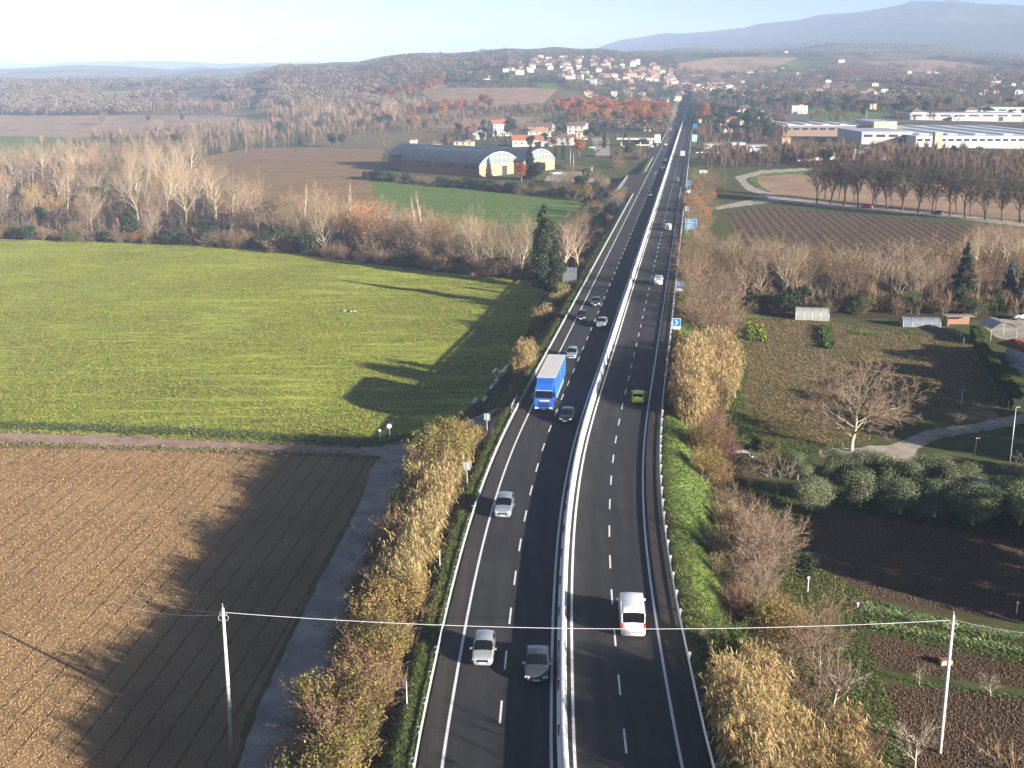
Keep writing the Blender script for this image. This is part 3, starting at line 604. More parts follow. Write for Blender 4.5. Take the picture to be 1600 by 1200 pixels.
prot_bare('bush_org', 'shrub', 5.0, bush, M_brown, M_twig_brown, 2, 13, "orange_leaved_shrub", leaf=(L_orange, .9, .06, 6))
prot_leafy('cypress', 'tree', 19, 'column', L_cyp, M_darkbark, 2, 21, "cypress_tree", 7000, .26, .14)
prot_leafy('fir', 'tree', 14, 'cone', L_fir, M_darkbark, 2, 22, "fir_tree", 8000, .24, .26)
prot_leafy('spruce', 'tree', 10, 'cone', L_spruce, M_darkbark, 1, 23, "blue_spruce_tree", 5500, .2, .28)
prot_leafy('olive', 'tree', 4.4, 'olive', L_olive, M_twig_grey, 4, 24, "olive_tree", 14000, .072, .6)
prot_leafy('pine', 'tree', 12, 'umbrella', L_dark, M_brown, 2, 25, "umbrella_pine_tree", 2200, .42, .5)
prot_leafy('evergreen', 'tree', 10, 'round', L_dark, M_darkbark, 3, 26, "evergreen_tree", 2200, .36, .42)
prot_leafy('oak', 'tree', 12, 'round', L_russet, M_brown, 3, 27, "russet_oak_tree", 2600, .34, .46)
prot_leafy('oakbrown', 'tree', 12, 'round', L_rust2, M_brown, 2, 28, "brown_oak_tree", 2600, .34, .44)
prot_leafy('oakyel', 'tree', 11, 'round', L_yellow, M_brown, 1, 29, "yellowing_tree", 2400, .34, .4)
prot_leafy('darkbush', 'shrub', 3.2, 'bush', L_dark, M_darkbark, 2, 30, "evergreen_shrub", 1800, .15, .5)
prot_leafy('greybush', 'shrub', 4.5, 'bush', L_olive, M_darkbark, 1, 31, "grey_green_shrub", 2000, .17, .5)
HT = dict(poplar=18, poplar_gold=15, lombardy=19, brown=11, thicket=6, pink=10, rowtree=14, big=14, smallbare=6, bush_red=4.6, bush_yel=4.6, bush_grn=3.6, bush_org=5, cypress=19, fir=14, spruce=10, olive=4.4, pine=12, evergreen=10, oak=12, oakbrown=12, oakyel=11, darkbush=3.2, greybush=4.5)
_cnt = {}
def plant(key, X, Y, H, desc, place, group, z=None, rz=None, wide=1.0, parts=True):
    V = PROT[key]; k = _cnt.get(key, 0); _cnt[key] = k + 1; name, cat, parts_ = V[k % len(V)]; s = H / HT[key]
    z = tz(X, Y) if z is None else z
    o = empty(name, (X, Y, z - .05), random.uniform(0, 6.28) if rz is None else rz, None, cat, group, (s * wide, s * wide, s))
    for pn, me_ in parts_: linko(bpy.data.objects.new(pn, me_), o)
    if desc: reg(o, desc, place)
    return o
def inpoly(poly, x, y):
    r = False; n = len(poly)
    for i in range(n):
        x0, y0 = poly[i]; x1, y1 = poly[(i + 1) % n]
        if (y0 > y) != (y1 > y) and x < (x1 - x0) * (y - y0) / (y1 - y0) + x0: r = not r
    return r
def scatter(poly, n, gap=0, seed=0, rnd=None):
    """n spots spread evenly over a patch of land, given by its outline in the photograph"""
    r = np.random.default_rng(seed + 99); xs = [p[0] for p in poly]; ys = [p[1] for p in poly]; out = []; m = int(n * (6 if not gap else 14)) + 60
    y0, y1 = min(ys), max(ys); x = r.uniform(min(xs), max(xs), m)
    y = YH - 6 + 1 / np.sqrt(r.uniform(1 / (y1 - YH + 6) ** 2, 1 / (max(y0, YH + 2) - YH + 6) ** 2, m)) if y0 > YH + 12 else r.uniform(y0, y1, m)
    ok = pip(poly, x, y); x = x[ok]; y = y[ok]
    if not gap: x = x[:n]; y = y[:n]
    for X, Y, Z in at_many(x, y).tolist():
        if gap and any((X - a) ** 2 + (Y - b) ** 2 < gap * gap for a, b, c in out): continue
        out.append((X, Y, Z))
        if len(out) >= n: break
    return out
def grove(poly, n, kinds, group, place, seed, gap=3.0):
    """kinds: (weight, prototype, lowest, highest, label's opening)"""
    r = random.Random(seed); W = [k[0] for k in kinds]
    for X, Y, Z in scatter(poly, n, gap, seed):
        if abs(float(road_d(X, Y))) < 12.5 and X < RX(Y) and Y > 60 and float(road_d(X, Y)) > -12: continue
        k = r.choices(kinds, W)[0]; plant(k[1], X, Y, r.uniform(k[2], k[3]), k[4], place, group, z=Z, wide=r.uniform(.85, 1.15))

# the gallery wood behind the green field
edge = [(-60, 377), (200, 381), (400, 391), (450, 398)]
G1 = "trees of the belt behind the green field"
grove([(-40, 368), (200, 374), (440, 388), (430, 340), (320, 300), (300, 262), (60, 262), (-40, 268)], 66, [(6, 'poplar', 13, 24, "pale fan-shaped poplar"), (1, 'poplar_gold', 12, 15, "bare tree holding some gold leaves")], G1, "in the wood behind the crop", 1, 4.5)
grove([(-40, 372), (200, 379), (440, 391), (430, 340), (320, 300), (300, 258), (60, 255), (-40, 262)], 110, [(5, 'brown', 8, 16, "brown bare tree"), (1, 'evergreen', 6, 10, "dark ivy-clad tree")], G1, "in the gallery wood", 2, 3.5)
grove([(450, 392), (640, 412), (830, 432), (825, 408), (640, 378), (450, 352)], 70, [(4, 'poplar', 12, 17, "pale bare poplar"), (5, 'brown', 9, 14, "brown bare tree"), (.7, 'poplar_gold', 10, 13, "gold-leaved tree")], G1, "in the belt between the green fields", 3, 3.2)
for x, y, h, k, d in ((548, 395, 20, 'lombardy', "tall slender pale poplar"), (655, 404, 17, 'lombardy', "slender column poplar"), (475, 380, 18, 'lombardy', "slender column poplar"), (664, 408, 19, 'lombardy', "slender column poplar"), (575, 398, 16, 'poplar_gold', "gold and orange leaved tree"), (556, 392, 15, 'poplar_gold', "orange leaved tree"), (885, 432, 17, 'poplar', "pale bare poplar beside the tall cypresses"), (905, 424, 14, 'poplar', "leaning pale poplar close to the highway bank"), (600, 402, 15, 'poplar', "pale poplar"), (745, 420, 15, 'poplar', "bare poplar"), (795, 424, 16, 'poplar', "broad bare poplar")):
    X, Y, Z = at(x, y); plant(k, X, Y, h, d, "near the belt between the green fields", G1, z=Z)
G2 = "undergrowth shrubs along the edge of the green field"
for i in range(120):
    x = -30 + 905 * (i + random.random()) / 120; y = np.interp(x, [-60, 200, 400, 500, 640, 760, 838, 880], [376, 381, 391, 404, 421, 434, 440, 446]) - random.uniform(0, 9)
    X, Y, Z = at(x, y); k, d = random.choices([('thicket', "low bare brown shrub"), ('darkbush', "low dark evergreen shrub"), ('bush_grn', "low green shrub"), ('bush_org', "low rusty shrub")], [7, 1.6, .7, .4])[0]
    plant(k, X, Y, random.uniform(3, 6.5) if k == 'thicket' else random.uniform(2.5, 5), d, "along the green field's far edge", G2, z=Z, wide=1.25)
for x, y in ((470, 398), (430, 392), (480, 400)):
    X, Y, Z = at(x, y); plant('darkbush', X, Y, 6.5, "big round dark evergreen bush", "where the green field meets the wood", G2, z=Z)
# cypresses by the highway
for x, y, h, w, d in ((849, 450, 19.5, 1.15, "tall dark cypress, the taller and broader one"), (868, 478, 14.5, 1.1, "dark cypress, the shorter one"), (842, 440, 14, 1.0, "dark cypress half hidden"),):
    X, Y, Z = at(x, y); plant('cypress', X, Y, h, d, "beside the sign frame left of the highway", "cypresses beside the highway", z=Z, wide=w)
# belts further left
grove([(200, 226), (320, 246), (470, 226), (640, 202), (630, 186), (480, 196), (300, 205), (210, 212)], 45, [(4, 'brown', 9, 13, "brown bare tree"), (2, 'evergreen', 7, 11, "dark green tree"), (2, 'poplar', 12, 16, "pale poplar")], "trees of the hedgerow beyond the brown field", "in the hedgerow beyond the brown field", 4, 4)
grove([(440, 205), (640, 196), (660, 172), (480, 178), (420, 186)], 46, [(4, 'poplar', 14, 20, "pale beige poplar"), (1, 'brown', 9, 13, "brown tree"), (.6, 'oakbrown', 9, 12, "tawny oak")], "pale trees in the hollow left of the brown hillside", "in the hollow left of the brown hillside", 5, 7)
X, Y, Z = at(162, 196); plant('pink', X, Y, 15, "lone reddish bare tree", "on the far pinkish field", "lone field trees", z=Z, wide=1.1)
for x, y, k, h, d in ((519, 229, 'evergreen', 9, "dark ivy-covered tree"), (535, 230, 'evergreen', 9, "second dark ivy-covered tree"), (600, 229, 'brown', 11, "lone brown bare tree"), (470, 228, 'darkbush', 5, "dark bush"), (232, 190, 'darkbush', 6, "tiny far bush"), (285, 190, 'evergreen', 7, "tiny far dark tree")):
    X, Y, Z = at(x, y); plant(k, X, Y, h, d, "standing alone at the brown fields' edge", "lone field trees", z=Z)
# the russet oak wood left of the highway, and others round the village
grove([(880, 190), (935, 178), (1000, 182), (1048, 192), (1046, 205), (1000, 204), (960, 196), (900, 196)], 66, [(5, 'oak', 10, 15, "russet oak"), (2, 'oakbrown', 10, 14, "brown oak"), (1, 'oakyel', 9, 12, "yellowing oak")], "oaks of the russet wood", "in the russet wood beside the highway", 6, 6)
grove([(860, 176), (905, 168), (1040, 172), (1052, 185), (1000, 184), (930, 180)], 80, [(5, 'oak', 11, 15, "russet oak"), (2, 'oakbrown', 10, 14, "brown oak"), (1, 'evergreen', 9, 12, "dark evergreen")], "oaks of the russet wood", "on the wood's upper side beyond the village", 7, 9)
grove([(630, 206), (700, 190), (770, 172), (760, 164), (690, 176), (620, 190)], 26, [(3, 'oak', 10, 14, "russet tree"), (3, 'oakbrown', 9, 13, "brown oak"), (2, 'brown', 9, 12, "bare tree")], "trees along the foot of the brown hillside", "along the foot of the brown hillside", 8, 9)
grove([(620, 166), (655, 152), (700, 132), (640, 136), (560, 160), (560, 176)], 60, [(4, 'oakbrown', 10, 15, "brown oak"), (1, 'brown', 10, 14, "bare tree"), (1, 'oak', 9, 13, "russet oak")], "trees left of the brown hillside", "on the slope left of the brown hillside", 9, 12)
grove([(700, 205), (790, 196), (870, 192), (1000, 232), (1010, 262), (950, 262), (925, 232), (790, 236), (690, 236)], 40, [(3, 'evergreen', 6, 10, "dark evergreen"), (2, 'brown', 7, 10, "bare tree"), (1, 'cypress', 8, 11, "small cypress"), (1, 'oakbrown', 6, 9, "brown tree")], "village trees", "among the village houses", 10, 8)
for x, y, k, h, d in ((798, 215, 'evergreen', 13, "dark conifer beside the white three-storey house"), (1010, 196, 'evergreen', 9, "dark tree"), (905, 244, 'oak', 10, "orange-brown tree in front of the houses"), (828, 281, 'fir', 16, "open-branched cedar before the vaulted warehouse"), (815, 283, 'oak', 8, "orange-leaved tree under the cedar"), (840, 284, 'evergreen', 9, "dark tree behind the warehouse yard"), (880, 250, 'cypress', 9, "small cypress"), (868, 250, 'cypress', 8, "small cypress")):
    X, Y, Z = at(x, y); plant(k, X, Y, h, d, "near the vaulted warehouses", "village trees", z=Z)
for x, h in ((1100, 20), (1097, 18)):
    X, Y, Z = at(x, 196); plant('oak', X, Y, h, "tall russet and gold poplar", "right of the highway's far end", "tall russet trees", z=Z, wide=.75)
# scrub round the warehouses and the lower lane
grove([(860, 300), (900, 282), (960, 285), (950, 300), (930, 318), (880, 312)], 22, [(4, 'brown', 6, 9, "brown bare tree"), (1, 'oakyel', 5, 7, "yellowing tree"), (1, 'evergreen', 5, 8, "dark tree")], "trees beside the warehouse yard", "between the warehouse yard and the lane", 11, 4)
for i in range(62):
    t = (i + random.random()) / 62; x = 570 + 330 * t; y = 279 + 31 * t + random.uniform(-2, 2); X, Y, Z = at(x, y); k = random.choice(['darkbush', 'darkbush', 'thicket']); plant(k, X, Y, random.uniform(2.5, 4.5), "dark hedge shrub" if k == 'darkbush' else "brown hedge shrub", "along the hedge in front of the warehouses", "hedge shrubs before the warehouses", z=Z, wide=1.4)
grove([(962, 268), (1012, 250), (1010, 236), (955, 246)], 26, [(3, 'thicket', 3, 5, "brown scrub bush"), (2, 'bush_yel', 3, 4.5, "tawny scrub bush"), (1, 'brown', 5, 7, "small bare tree")], "scrub beside the filling station", "below the filling station", 12, 4)
grove([(870, 400), (925, 360), (985, 310), (965, 312), (930, 340), (875, 385)], 20, [(3, 'brown', 6, 10, "bare tree"), (2, 'thicket', 4, 6, "brown bush"), (1, 'evergreen', 5, 8, "dark tree")], "trees at the foot of the highway bank", "at the foot of the bank near the lower lane", 13, 4)
# right of the highway
G3 = "trees and scrub on the right of the highway"
grove([(1075, 300), (1110, 285), (1135, 300), (1105, 340), (1110, 420), (1085, 420), (1075, 380)], 46, [(4, 'thicket', 4, 7, "brown bush"), (4, 'brown', 8, 12, "bare brown tree"), (2, 'bush_org', 4, 6, "orange-brown bush")], G3, "beside the blue signs", 14, 3.2)
grove([(1068, 470), (1075, 430), (1115, 415), (1145, 450), (1145, 530), (1120, 560), (1085, 520)], 52, [(4, 'thicket', 5, 8, "pinkish-brown bush"), (4, 'brown', 8, 12, "bare brown tree"), (1, 'bush_yel', 4, 6, "tawny bush")], G3, "above the big reed bed", 15, 2.6)
G4 = "trees of the thicket between the ploughed rows and the garden"
grove([(1140, 470), (1350, 478), (1520, 486), (1620, 470), (1620, 440), (1350, 446), (1160, 432)], 78, [(4, 'poplar', 10, 15, "pale pinkish bare tree"), (5, 'brown', 8, 13, "brown bare tree"), (.6, 'evergreen', 6, 8, "dark tree")], G4, "behind the garden greenhouses", 16, 2.6)
for i in range(44):
    x = 1145 + 420 * (i + random.random()) / 44; y = 486 + 10 * math.sin(i) * .5; X, Y, Z = at(x, y); k, d = random.choices([('thicket', "low brown bush"), ('bush_grn', "low green bush"), ('darkbush', "low dark bush")], [6, 1, 2])[0]; plant(k, X, Y, random.uniform(2.5, 5), d, "along the garden's far edge", G4, z=Z, wide=1.2)
for x, y, k, h, d in ((1503, 478, 'fir', 14, "tall dark fir"), (1575, 474, 'spruce', 9.5, "blue-grey spruce"), (1597, 478, 'spruce', 9, "blue-grey spruce")):
    X, Y, Z = at(x, y); plant(k, X, Y, h, d, "behind the garden hedge", "conifers behind the garden", z=Z)
grove([(1480, 420), (1620, 425), (1620, 405), (1520, 400)], 18, [(1, 'poplar', 9, 13, "pale bare tree")], G4, "at the far end of the ploughed rows", 17, 3)
RT = [(1275.6, 318.8), (1297, 319.5), (1318, 321.8), (1340.5, 324), (1362, 325.5), (1386, 327), (1408.7, 330), (1434, 332.6), (1457.5, 334.5), (1483.7, 337.5), (1508, 340), (1539, 343), (1566, 345), (1594, 348), (1618, 350)]
for i, (x, y) in enumerate(RT):
    X, Y, Z = at(x, y); plant('rowtree', X, Y, random.uniform(16.5, 20), "dark bare tree", "in the row along the country lane", "row of dark trees along the country lane", z=Z)
for i in range(13):
    x = 1290 + i * 25 + random.uniform(-5, 5); y = 311 + (x - 1290) * .1; X, Y, Z = at(x, y); plant('rowtree', X, Y, random.uniform(11, 14), "dark bare tree", "in the row's far side across the lane", "row of dark trees along the country lane", z=Z)
G5 = "trees round the factory"
grove([(1120, 262), (1250, 258), (1400, 268), (1620, 285), (1620, 250), (1400, 244), (1250, 246), (1110, 246)], 44, [(4, 'brown', 8, 12, "brown bare tree"), (2, 'poplar', 10, 14, "pale bare tree"), (1, 'oakyel', 6, 8, "yellowing tree"), (2, 'evergreen', 6, 9, "dark tree")], G5, "between the far field and the factory", 18, 6)
grove([(1100, 215), (1210, 222), (1215, 205), (1180, 185), (1110, 180)], 44, [(4, 'evergreen', 9, 14, "dark evergreen"), (2, 'pine', 10, 13, "umbrella pine"), (2, 'brown', 8, 12, "bare tree")], "trees between the highway and the factory", "between the highway and the factory", 19, 8)
grove([(1110, 165), (1230, 178), (1400, 186), (1620, 190), (1620, 172), (1400, 165), (1250, 158), (1110, 152)], 90, [(5, 'evergreen', 9, 14, "dark evergreen"), (1, 'pine', 11, 14, "umbrella pine"), (1, 'brown', 9, 13, "bare tree"), (1, 'oakbrown', 9, 13, "brown oak")], "trees in the valley beyond the factory", "in the valley beyond the factory", 20, 14)
# garden
X, Y, Z = at(1330, 705); plant('big', X, Y, 14, "big spreading bare tree with leaning trunk", "beside the garden lane", "garden trees", z=Z, rz=.5, wide=1.1).rotation_euler = (0, .1, .5)
X, Y, Z = at(1195, 915); plant('pink', X, Y, 10.5, "wide red-twigged bare tree", "below the green bank", "garden trees", z=Z, wide=1.15)
X, Y, Z = at(1215, 950); plant('pink', X - 2, Y, 6, "smaller red-twigged bare tree", "in front of the wide red-twigged tree", "garden trees", z=Z, wide=1.2)
X, Y, Z = at(1215, 780); plant('smallbare', X, Y, 5.5, "small bare tree with white knobbly limbs", "at the start of the olive row", "garden trees", z=Z)
X, Y, Z = at(1280, 1075); plant('brown', X, Y, 9.5, "thin grey bare tree", "beside the lower reed bed", "garden trees", z=Z)
X, Y, Z = at(1300, 1110); plant('smallbare', X, Y, 5.5, "thin pale sapling", "between the lower reed bed and the plot", "garden trees", z=Z)
X, Y, Z = at(1427, 1205); plant('smallbare', X, Y, 5.2, "pruned fruit tree with pale trunk", "beside the concrete pole", "garden trees", z=Z)
X, Y, Z = at(1498, 670); plant('smallbare', X, Y, 2.6, "tiny bare fruit tree", "beside the curving garden lane", "garden trees", z=Z)
for x, y in ((1436, 1070), (1548, 1088)):
    X, Y, Z = at(x, y); plant('smallbare', X, Y, 2.2, "tiny bare fruit sapling", "on the dug plot", "garden trees", z=Z)
X, Y, Z = at(1597, 745); plant('smallbare', X, Y, 3.5, "small reddish bare tree", "at the lane beside the street lamp", "garden trees", z=Z)
OL = [(1245, 742, 3.6), (1268, 790, 4.2), (1310, 745, 4.2), (1345, 785, 4.8), (1372, 752, 4.4), (1405, 795, 4.4), (1432, 765, 4.6), (1458, 800, 4.6), (1468, 765, 4.8), (1520, 812, 5.0), (1500, 778, 4.6), (1560, 795, 4.6), (1592, 812, 5.0), (1575, 770, 4.2), (1395, 760, 4.2), (1340, 750, 4.6), (1620, 800, 4.8)]
for x, y, h in OL:
    X, Y, Z = at(x, y + 8); plant('olive', X, Y, h * .98, "round grey-green olive tree", "in the double olive row", "olive trees in a double row", z=Z, wide=1.1)
# shrubs by the underpass and on both banks
for x, y, k, h, d in ((1110, 720, 'bush_red', 6.5, "tall reddish-brown bush"), (1102, 718, 'bush_yel', 5.5, "yellow-green bush"), (1130, 735, 'bush_red', 5.5, "reddish bush"), (1114, 690, 'bush_red', 5.5, "reddish bush"), (1076, 650, 'bush_yel', 5, "ochre bush"), (1062, 640, 'bush_yel', 4.5, "ochre bush"), (1120, 760, 'bush_yel', 4, "yellow-leaved bush"), (1100, 750, 'bush_yel', 4.5, "yellow-leaved bush"), (1150, 850, 'thicket', 4, "brown bush"), (1135, 800, 'thicket', 3.5, "brown bush"), (1150, 790, 'thicket', 3.5, "brown bush"), (1165, 740, 'bush_grn', 3, "green bush"), (1180, 700, 'bush_grn', 2.2, "green bush"), (1205, 708, 'bush_grn', 2.2, "green bush")):
    X, Y, Z = at(x, y); plant(k, X, Y, h, d, "beside the underpass wall", "bushes beside the underpass", z=Z)
for x, y, k, h, d in ((1205, 1015, 'bush_yel', 5.5, "golden-orange bush"), (1225, 1005, 'bush_yel', 5, "gold-green bush"), (1170, 985, 'bush_red', 4, "reddish bush"), (1190, 1000, 'bush_yel', 4.2, "orange bush"), (1150, 960, 'bush_red', 4, "reddish bush"), (1165, 930, 'bush_red', 4, "reddish bush"), (1260, 905, 'darkbush', 2.5, "dark round bush")):
    X, Y, Z = at(x, y); plant(k, X, Y, h, d, "above the lower reed bed", "bushes above the lower reed bed", z=Z)
G6 = "shrubs of the hedge between the dirt road and the highway"
r_ = random.Random(5)
for i in range(125):                                        # (distance along, side offset)
    Y = 60 + 77 * (i + r_.random()) / 125; d = r_.uniform(-15.6, -13.1)
    gold = Y < 74 or Y > 128
    if 96 < Y < 127: k = r_.choices(['bush_yel', 'bush_red'], [1, 2])[0] if d < -13.9 else None
    elif gold: k = r_.choices(['bush_yel', 'bush_red', 'bush_grn'], [7, 2, .6])[0]
    else: k = r_.choices(['bush_red', 'bush_yel', 'bush_grn'], [5, 5, .4])[0]
    if not k: continue
    tall = r_.random() < .15; X, Y2, _ = rp(min(d, -14.4) if tall else d, Y); plant(k, X, Y2, r_.uniform(4.8, 6.3) * (1.12 if 104 < Y < 128 else 1.0) * (1.25 if tall else 1.0), {'bush_red': "red-brown twiggy shrub", 'bush_yel': "yellow-green shrub", 'bush_grn': "green leafy shrub"}[k], "in the hedge beside the dirt road", G6)
for x, y, h, d in ((696, 735, 6.2, "tall golden-brown bush"), (712, 722, 5.6, "golden-brown bush"), (680, 745, 6.5, "golden-brown bush")):
    X, Y, Z = at(x, y); plant('bush_yel', X, Y, h, d, "at the hedge's far end by the junction", G6, z=Z)
for i in range(22):
    Y = 150 + 260 * (i + r_.random()) / 22; X, Y2, _ = rp(r_.uniform(-15.5, -12), Y); k = r_.choice(['thicket', 'thicket', 'bush_yel']); plant(k, X, Y2, r_.uniform(2, 3.6), "brown bush on the bank" if k == 'thicket' else "tawny bush on the bank", "below the guard rail beyond the underpass", "bushes on the highway's left bank")

# ---- reeds
def reed_arr(seed, n, R, H, m_leaf=14):
    r = np.random.default_rng(seed); V = []; Tq = []; Tt = []
    for i in range(n):
        a = r.uniform(0, 2 * PI); q_ = R * math.sqrt(r.random()); b = np.array([math.cos(a) * q_, math.sin(a) * q_, -.3]); h = H * r.uniform(.7, 1.1); ln = np.array([r.normal() * .1, r.normal() * .1, 1.0]); cr = np.array([r.normal() * .12, r.normal() * .12, 0])
        P = [b + ln * h * t + cr * h * t * t for t in (0, .5, 1)]; s = rvec(r); s[2] = 0; s /= np.linalg.norm(s); k = len(V)
        for j, p in enumerate(P): w = (.03, .024, .01)[j]; V += [p - s * w, p + s * w]
        Tq += [(k, k + 1, k + 3, k + 2, 0), (k + 2, k + 3, k + 5, k + 4, 0)]
        for j in range(m_leaf):
            t = r.uniform(.25, 1.0); p = b + ln * h * t + cr * h * t * t; az = r.uniform(0, 2 * PI); o = np.array([math.cos(az), math.sin(az), 0]); L = r.uniform(.45, .95); w = np.array([-o[1], o[0], 0]) * .045; m = p + o * L * .5 + np.array([0, 0, L * r.uniform(.1, .45)]); e = p + o * L + np.array([0, 0, -L * r.uniform(-.1, .5)]); k = len(V)
            V += [p - w * .4, p + w * .4, m + w, m - w, e]; mi = 1 if r.random() < .72 else 2; Tq.append((k, k + 1, k + 2, k + 3, mi)); Tt.append((k + 3, k + 2, k + 4, mi))
        if r.random() < .35:                               # a plume
            p = P[2]; k = len(V); o = rvec(r) * .12; V += [p - s * .06, p + s * .06, p + o + np.array([0, 0, .5])]; Tt.append((k, k + 1, k + 2, 1))
    return np.array(V), np.array(Tq), np.array(Tt)
REED = [reed_arr(i, 46, 1.15, 4.6, 20) for i in range(4)]
def reed_bed(name, spots, label, sc=(.8, 1.15), kind="stuff", group=None, mats_=None):
    Vs, Qs, Ts, qm, tm = [], [], [], [], []; n = 0; r = random.Random(len(spots)); cx, cy = spots[0][0], spots[0][1]; cz = tz(cx, cy)
    for s_ in spots:
        X, Y = s_[0], s_[1]; V, Q, T = REED[r.randrange(4)]; a = r.uniform(0, 6.28); k = r.uniform(*sc) * (s_[2] if len(s_) > 2 else 1); M = np.array([[math.cos(a), -math.sin(a), 0], [math.sin(a), math.cos(a), 0], [0, 0, 1]]); W = (V * k) @ M.T + np.array([X - cx, Y - cy, tz(X, Y) - cz])
        Vs.append(W); Qs.append(Q[:, :4] + n); Ts.append(T[:, :3] + n); qm.append(Q[:, 4]); tm.append(T[:, 3]); n += len(V)
    me_ = mesh_np(name, np.concatenate(Vs), tris=np.concatenate(Ts), quads=np.concatenate(Qs), mats=mats_ or [M_stalk, L_reed, L_reedg], tm=np.concatenate(tm), qm=np.concatenate(qm))
    o = linko(bpy.data.objects.new(name, me_)); o.location = (cx, cy, cz); return tag(o, label, "reeds", group, kind if kind == "stuff" else None)
sp = []
for i in range(105):
    Y = 90 + 36 * r_.random(); d = r_.uniform(-14.8, -12.7) if Y > 98 else r_.uniform(-14.0, -12.7); sp.append(rp(d, Y)[:2] + (.95 if i % 3 else 1.12,))
reed_bed("reed_bed", sp, "long bed of dry golden reeds between the dirt road and the highway")
sp = [at(x, y)[:2] for x, y in [(r_.uniform(1068, 1142), r_.uniform(560, 668)) for _ in range(400)] if inpoly([(1070, 660), (1062, 620), (1075, 570), (1110, 555), (1143, 575), (1140, 620), (1118, 668), (1085, 672)], x, y)][:120]
reed_bed("reed_bed", sp, "big bed of golden reeds on the slope beside the blue arrow sign", (1.0, 1.3))
sp = [at(x, y)[:2] for x, y in [(r_.uniform(1100, 1390), r_.uniform(1000, 1290)) for _ in range(500)] if inpoly([(1110, 1070), (1130, 1060), (1190, 1090), (1240, 1160), (1310, 1180), (1385, 1290), (1180, 1290), (1120, 1190)], x, y) and vn(np.array(x * 1.0), np.array(y * 1.0), 40, 9) > .44][:62]
reed_bed("reed_bed", sp, "bed of straw-coloured reeds beside the concrete pole and the dug plot", (.72, 1.0))
for x, y, n, d in ((845, 512, 16, "golden reed clump just below the cypresses"), (815, 578, 14, "golden reed clump beside the blue truck"), (870, 478, 7, "small straw-coloured reed clump at the foot of the cypress")):
    X, Y, Z = at(x, y); reed_bed("reed_clump", [(X + r_.uniform(-1.3, 1.3), Y + r_.uniform(-5, 5), .78) for _ in range(n)], d, kind="", group="reed clumps on the left bank")
sp = [at(x, y)[:2] for x, y in [(r_.uniform(1110, 1165), r_.uniform(800, 900)) for _ in range(22)]]
reed_bed("reed_bed", sp, "thin brown reeds in the shade at the foot of the green bank", (.4, .6), mats_=[M_stalk, mat("brown reed leaves", (.24, .17, .09), .7, island=.4), L_reedg])

# ---- ground cover: tufts as small blades
def tufts(name, pts, size, mats_, label, cat, kind="stuff", nb=5, up=.8, mixw=None):
    r = np.random.default_rng(len(pts)); n = len(pts) * nb; P = np.repeat(np.asarray(pts, float), nb, 0) + np.c_[r.normal(size=(n, 2)) * size * .55, np.zeros(n)]
    a = r.uniform(0, 2 * PI, n); L = size * r.uniform(.5, 1.3, n); o = np.c_[np.cos(a), np.sin(a), np.full(n, up)] * L[:, None]; w = np.c_[-np.sin(a), np.cos(a), np.zeros(n)] * (size * .2)
    m = P + o * .55; e = P + o * np.array([1, 1, .7]); V = np.stack([P - w * .5, P + w * .5, m + w, m - w, e], 1).reshape(-1, 3); i = np.arange(n) * 5
    Q = np.stack([i, i + 1, i + 2, i + 3], -1); T = np.stack([i + 3, i + 2, i + 4], -1); mi = r.choice(len(mats_), n, p=mixw)
    c = P.mean(0); ob = linko(bpy.data.objects.new(name, mesh_np(name, V - c, tris=T, quads=Q, mats=mats_, tm=mi, qm=mi))); ob.location = c
    return tag(ob, label, cat, None, kind)
def spread(poly, n, seed):
    r = np.random.default_rng(seed); xs = [p[0] for p in poly]; ys = [p[1] for p in poly]; m = n * 6
    a, b = 1 / (max(ys) - YH), 1 / (min(ys) - YH); y = YH + 1 / r.uniform(a, b, m); x = r.uniform(min(xs), max(xs), m); ok = pip(poly, x, y)
    x, y = x[ok][:n], y[ok][:n]; u = (x - 800) / F; v = (y - 600) / F; k = (-5 - CH) / (-SP - v * CP); X = u * k; Y = (CP - v * SP) * k; return X, Y
X, Y = spread(P_CROP, 170000, 1); w = vn(X * .18, Y * 1.3, 2.0, 3) * .6 + vn(X, Y, 18, 4) * .4 + np.random.default_rng(3).random(len(X)) * .35; k = w > .60
tufts("crop_plants", np.c_[X[k], Y[k], TZ(X[k], Y[k])], .235, [L_crop, leafm("ochre crop leaves", (.40, .36, .09)), L_green, leafm("withered crop leaves", (.16, .10, .05))], "low leafy green crop covering the whole field", "crop", nb=4, mixw=[.5, .22, .16, .12])
def clods(name, X, Y, size, m, label):
    r = np.random.default_rng(len(X)); n = len(X); P = np.c_[X, Y, TZ(X, Y)]; s = size * r.uniform(.5, 1.5, n)[:, None]; V = []
    for j in range(3): a = r.uniform(0, .8, n) + j * 2.09; V.append(P + np.c_[np.cos(a), np.sin(a), np.full(n, -.15)] * s)
    V.append(P + np.c_[r.normal(size=(n, 2)) * .2, r.uniform(.4, .9, n)] * s); V = np.stack(V, 1).reshape(-1, 3); i = np.arange(n) * 4
    T = np.concatenate([np.stack([i, i + 1, i + 3], -1), np.stack([i + 1, i + 2, i + 3], -1), np.stack([i + 2, i, i + 3], -1)]); c = P.mean(0)
    ob = linko(bpy.data.objects.new(name, mesh_np(name, V - c, tris=T, mats=[m]))); ob.location = c; return tag(ob, label, "soil", None, "stuff")
M_clod = mat("dry soil clods", (.28, .18, .09), .95, island=.3, spec=.1); M_clodd = mat("dark soil clods", (.115, .08, .052), .95, island=.3, spec=.1)
X, Y = spread([(-60, 700), (300, 706), (545, 722), (560, 740), (500, 860), (430, 1000), (370, 1120), (350, 1250), (-60, 1250)], 60000, 2); clods("soil_clods", X, Y, .075, M_clod, "clods of dry brown earth on the sown field")
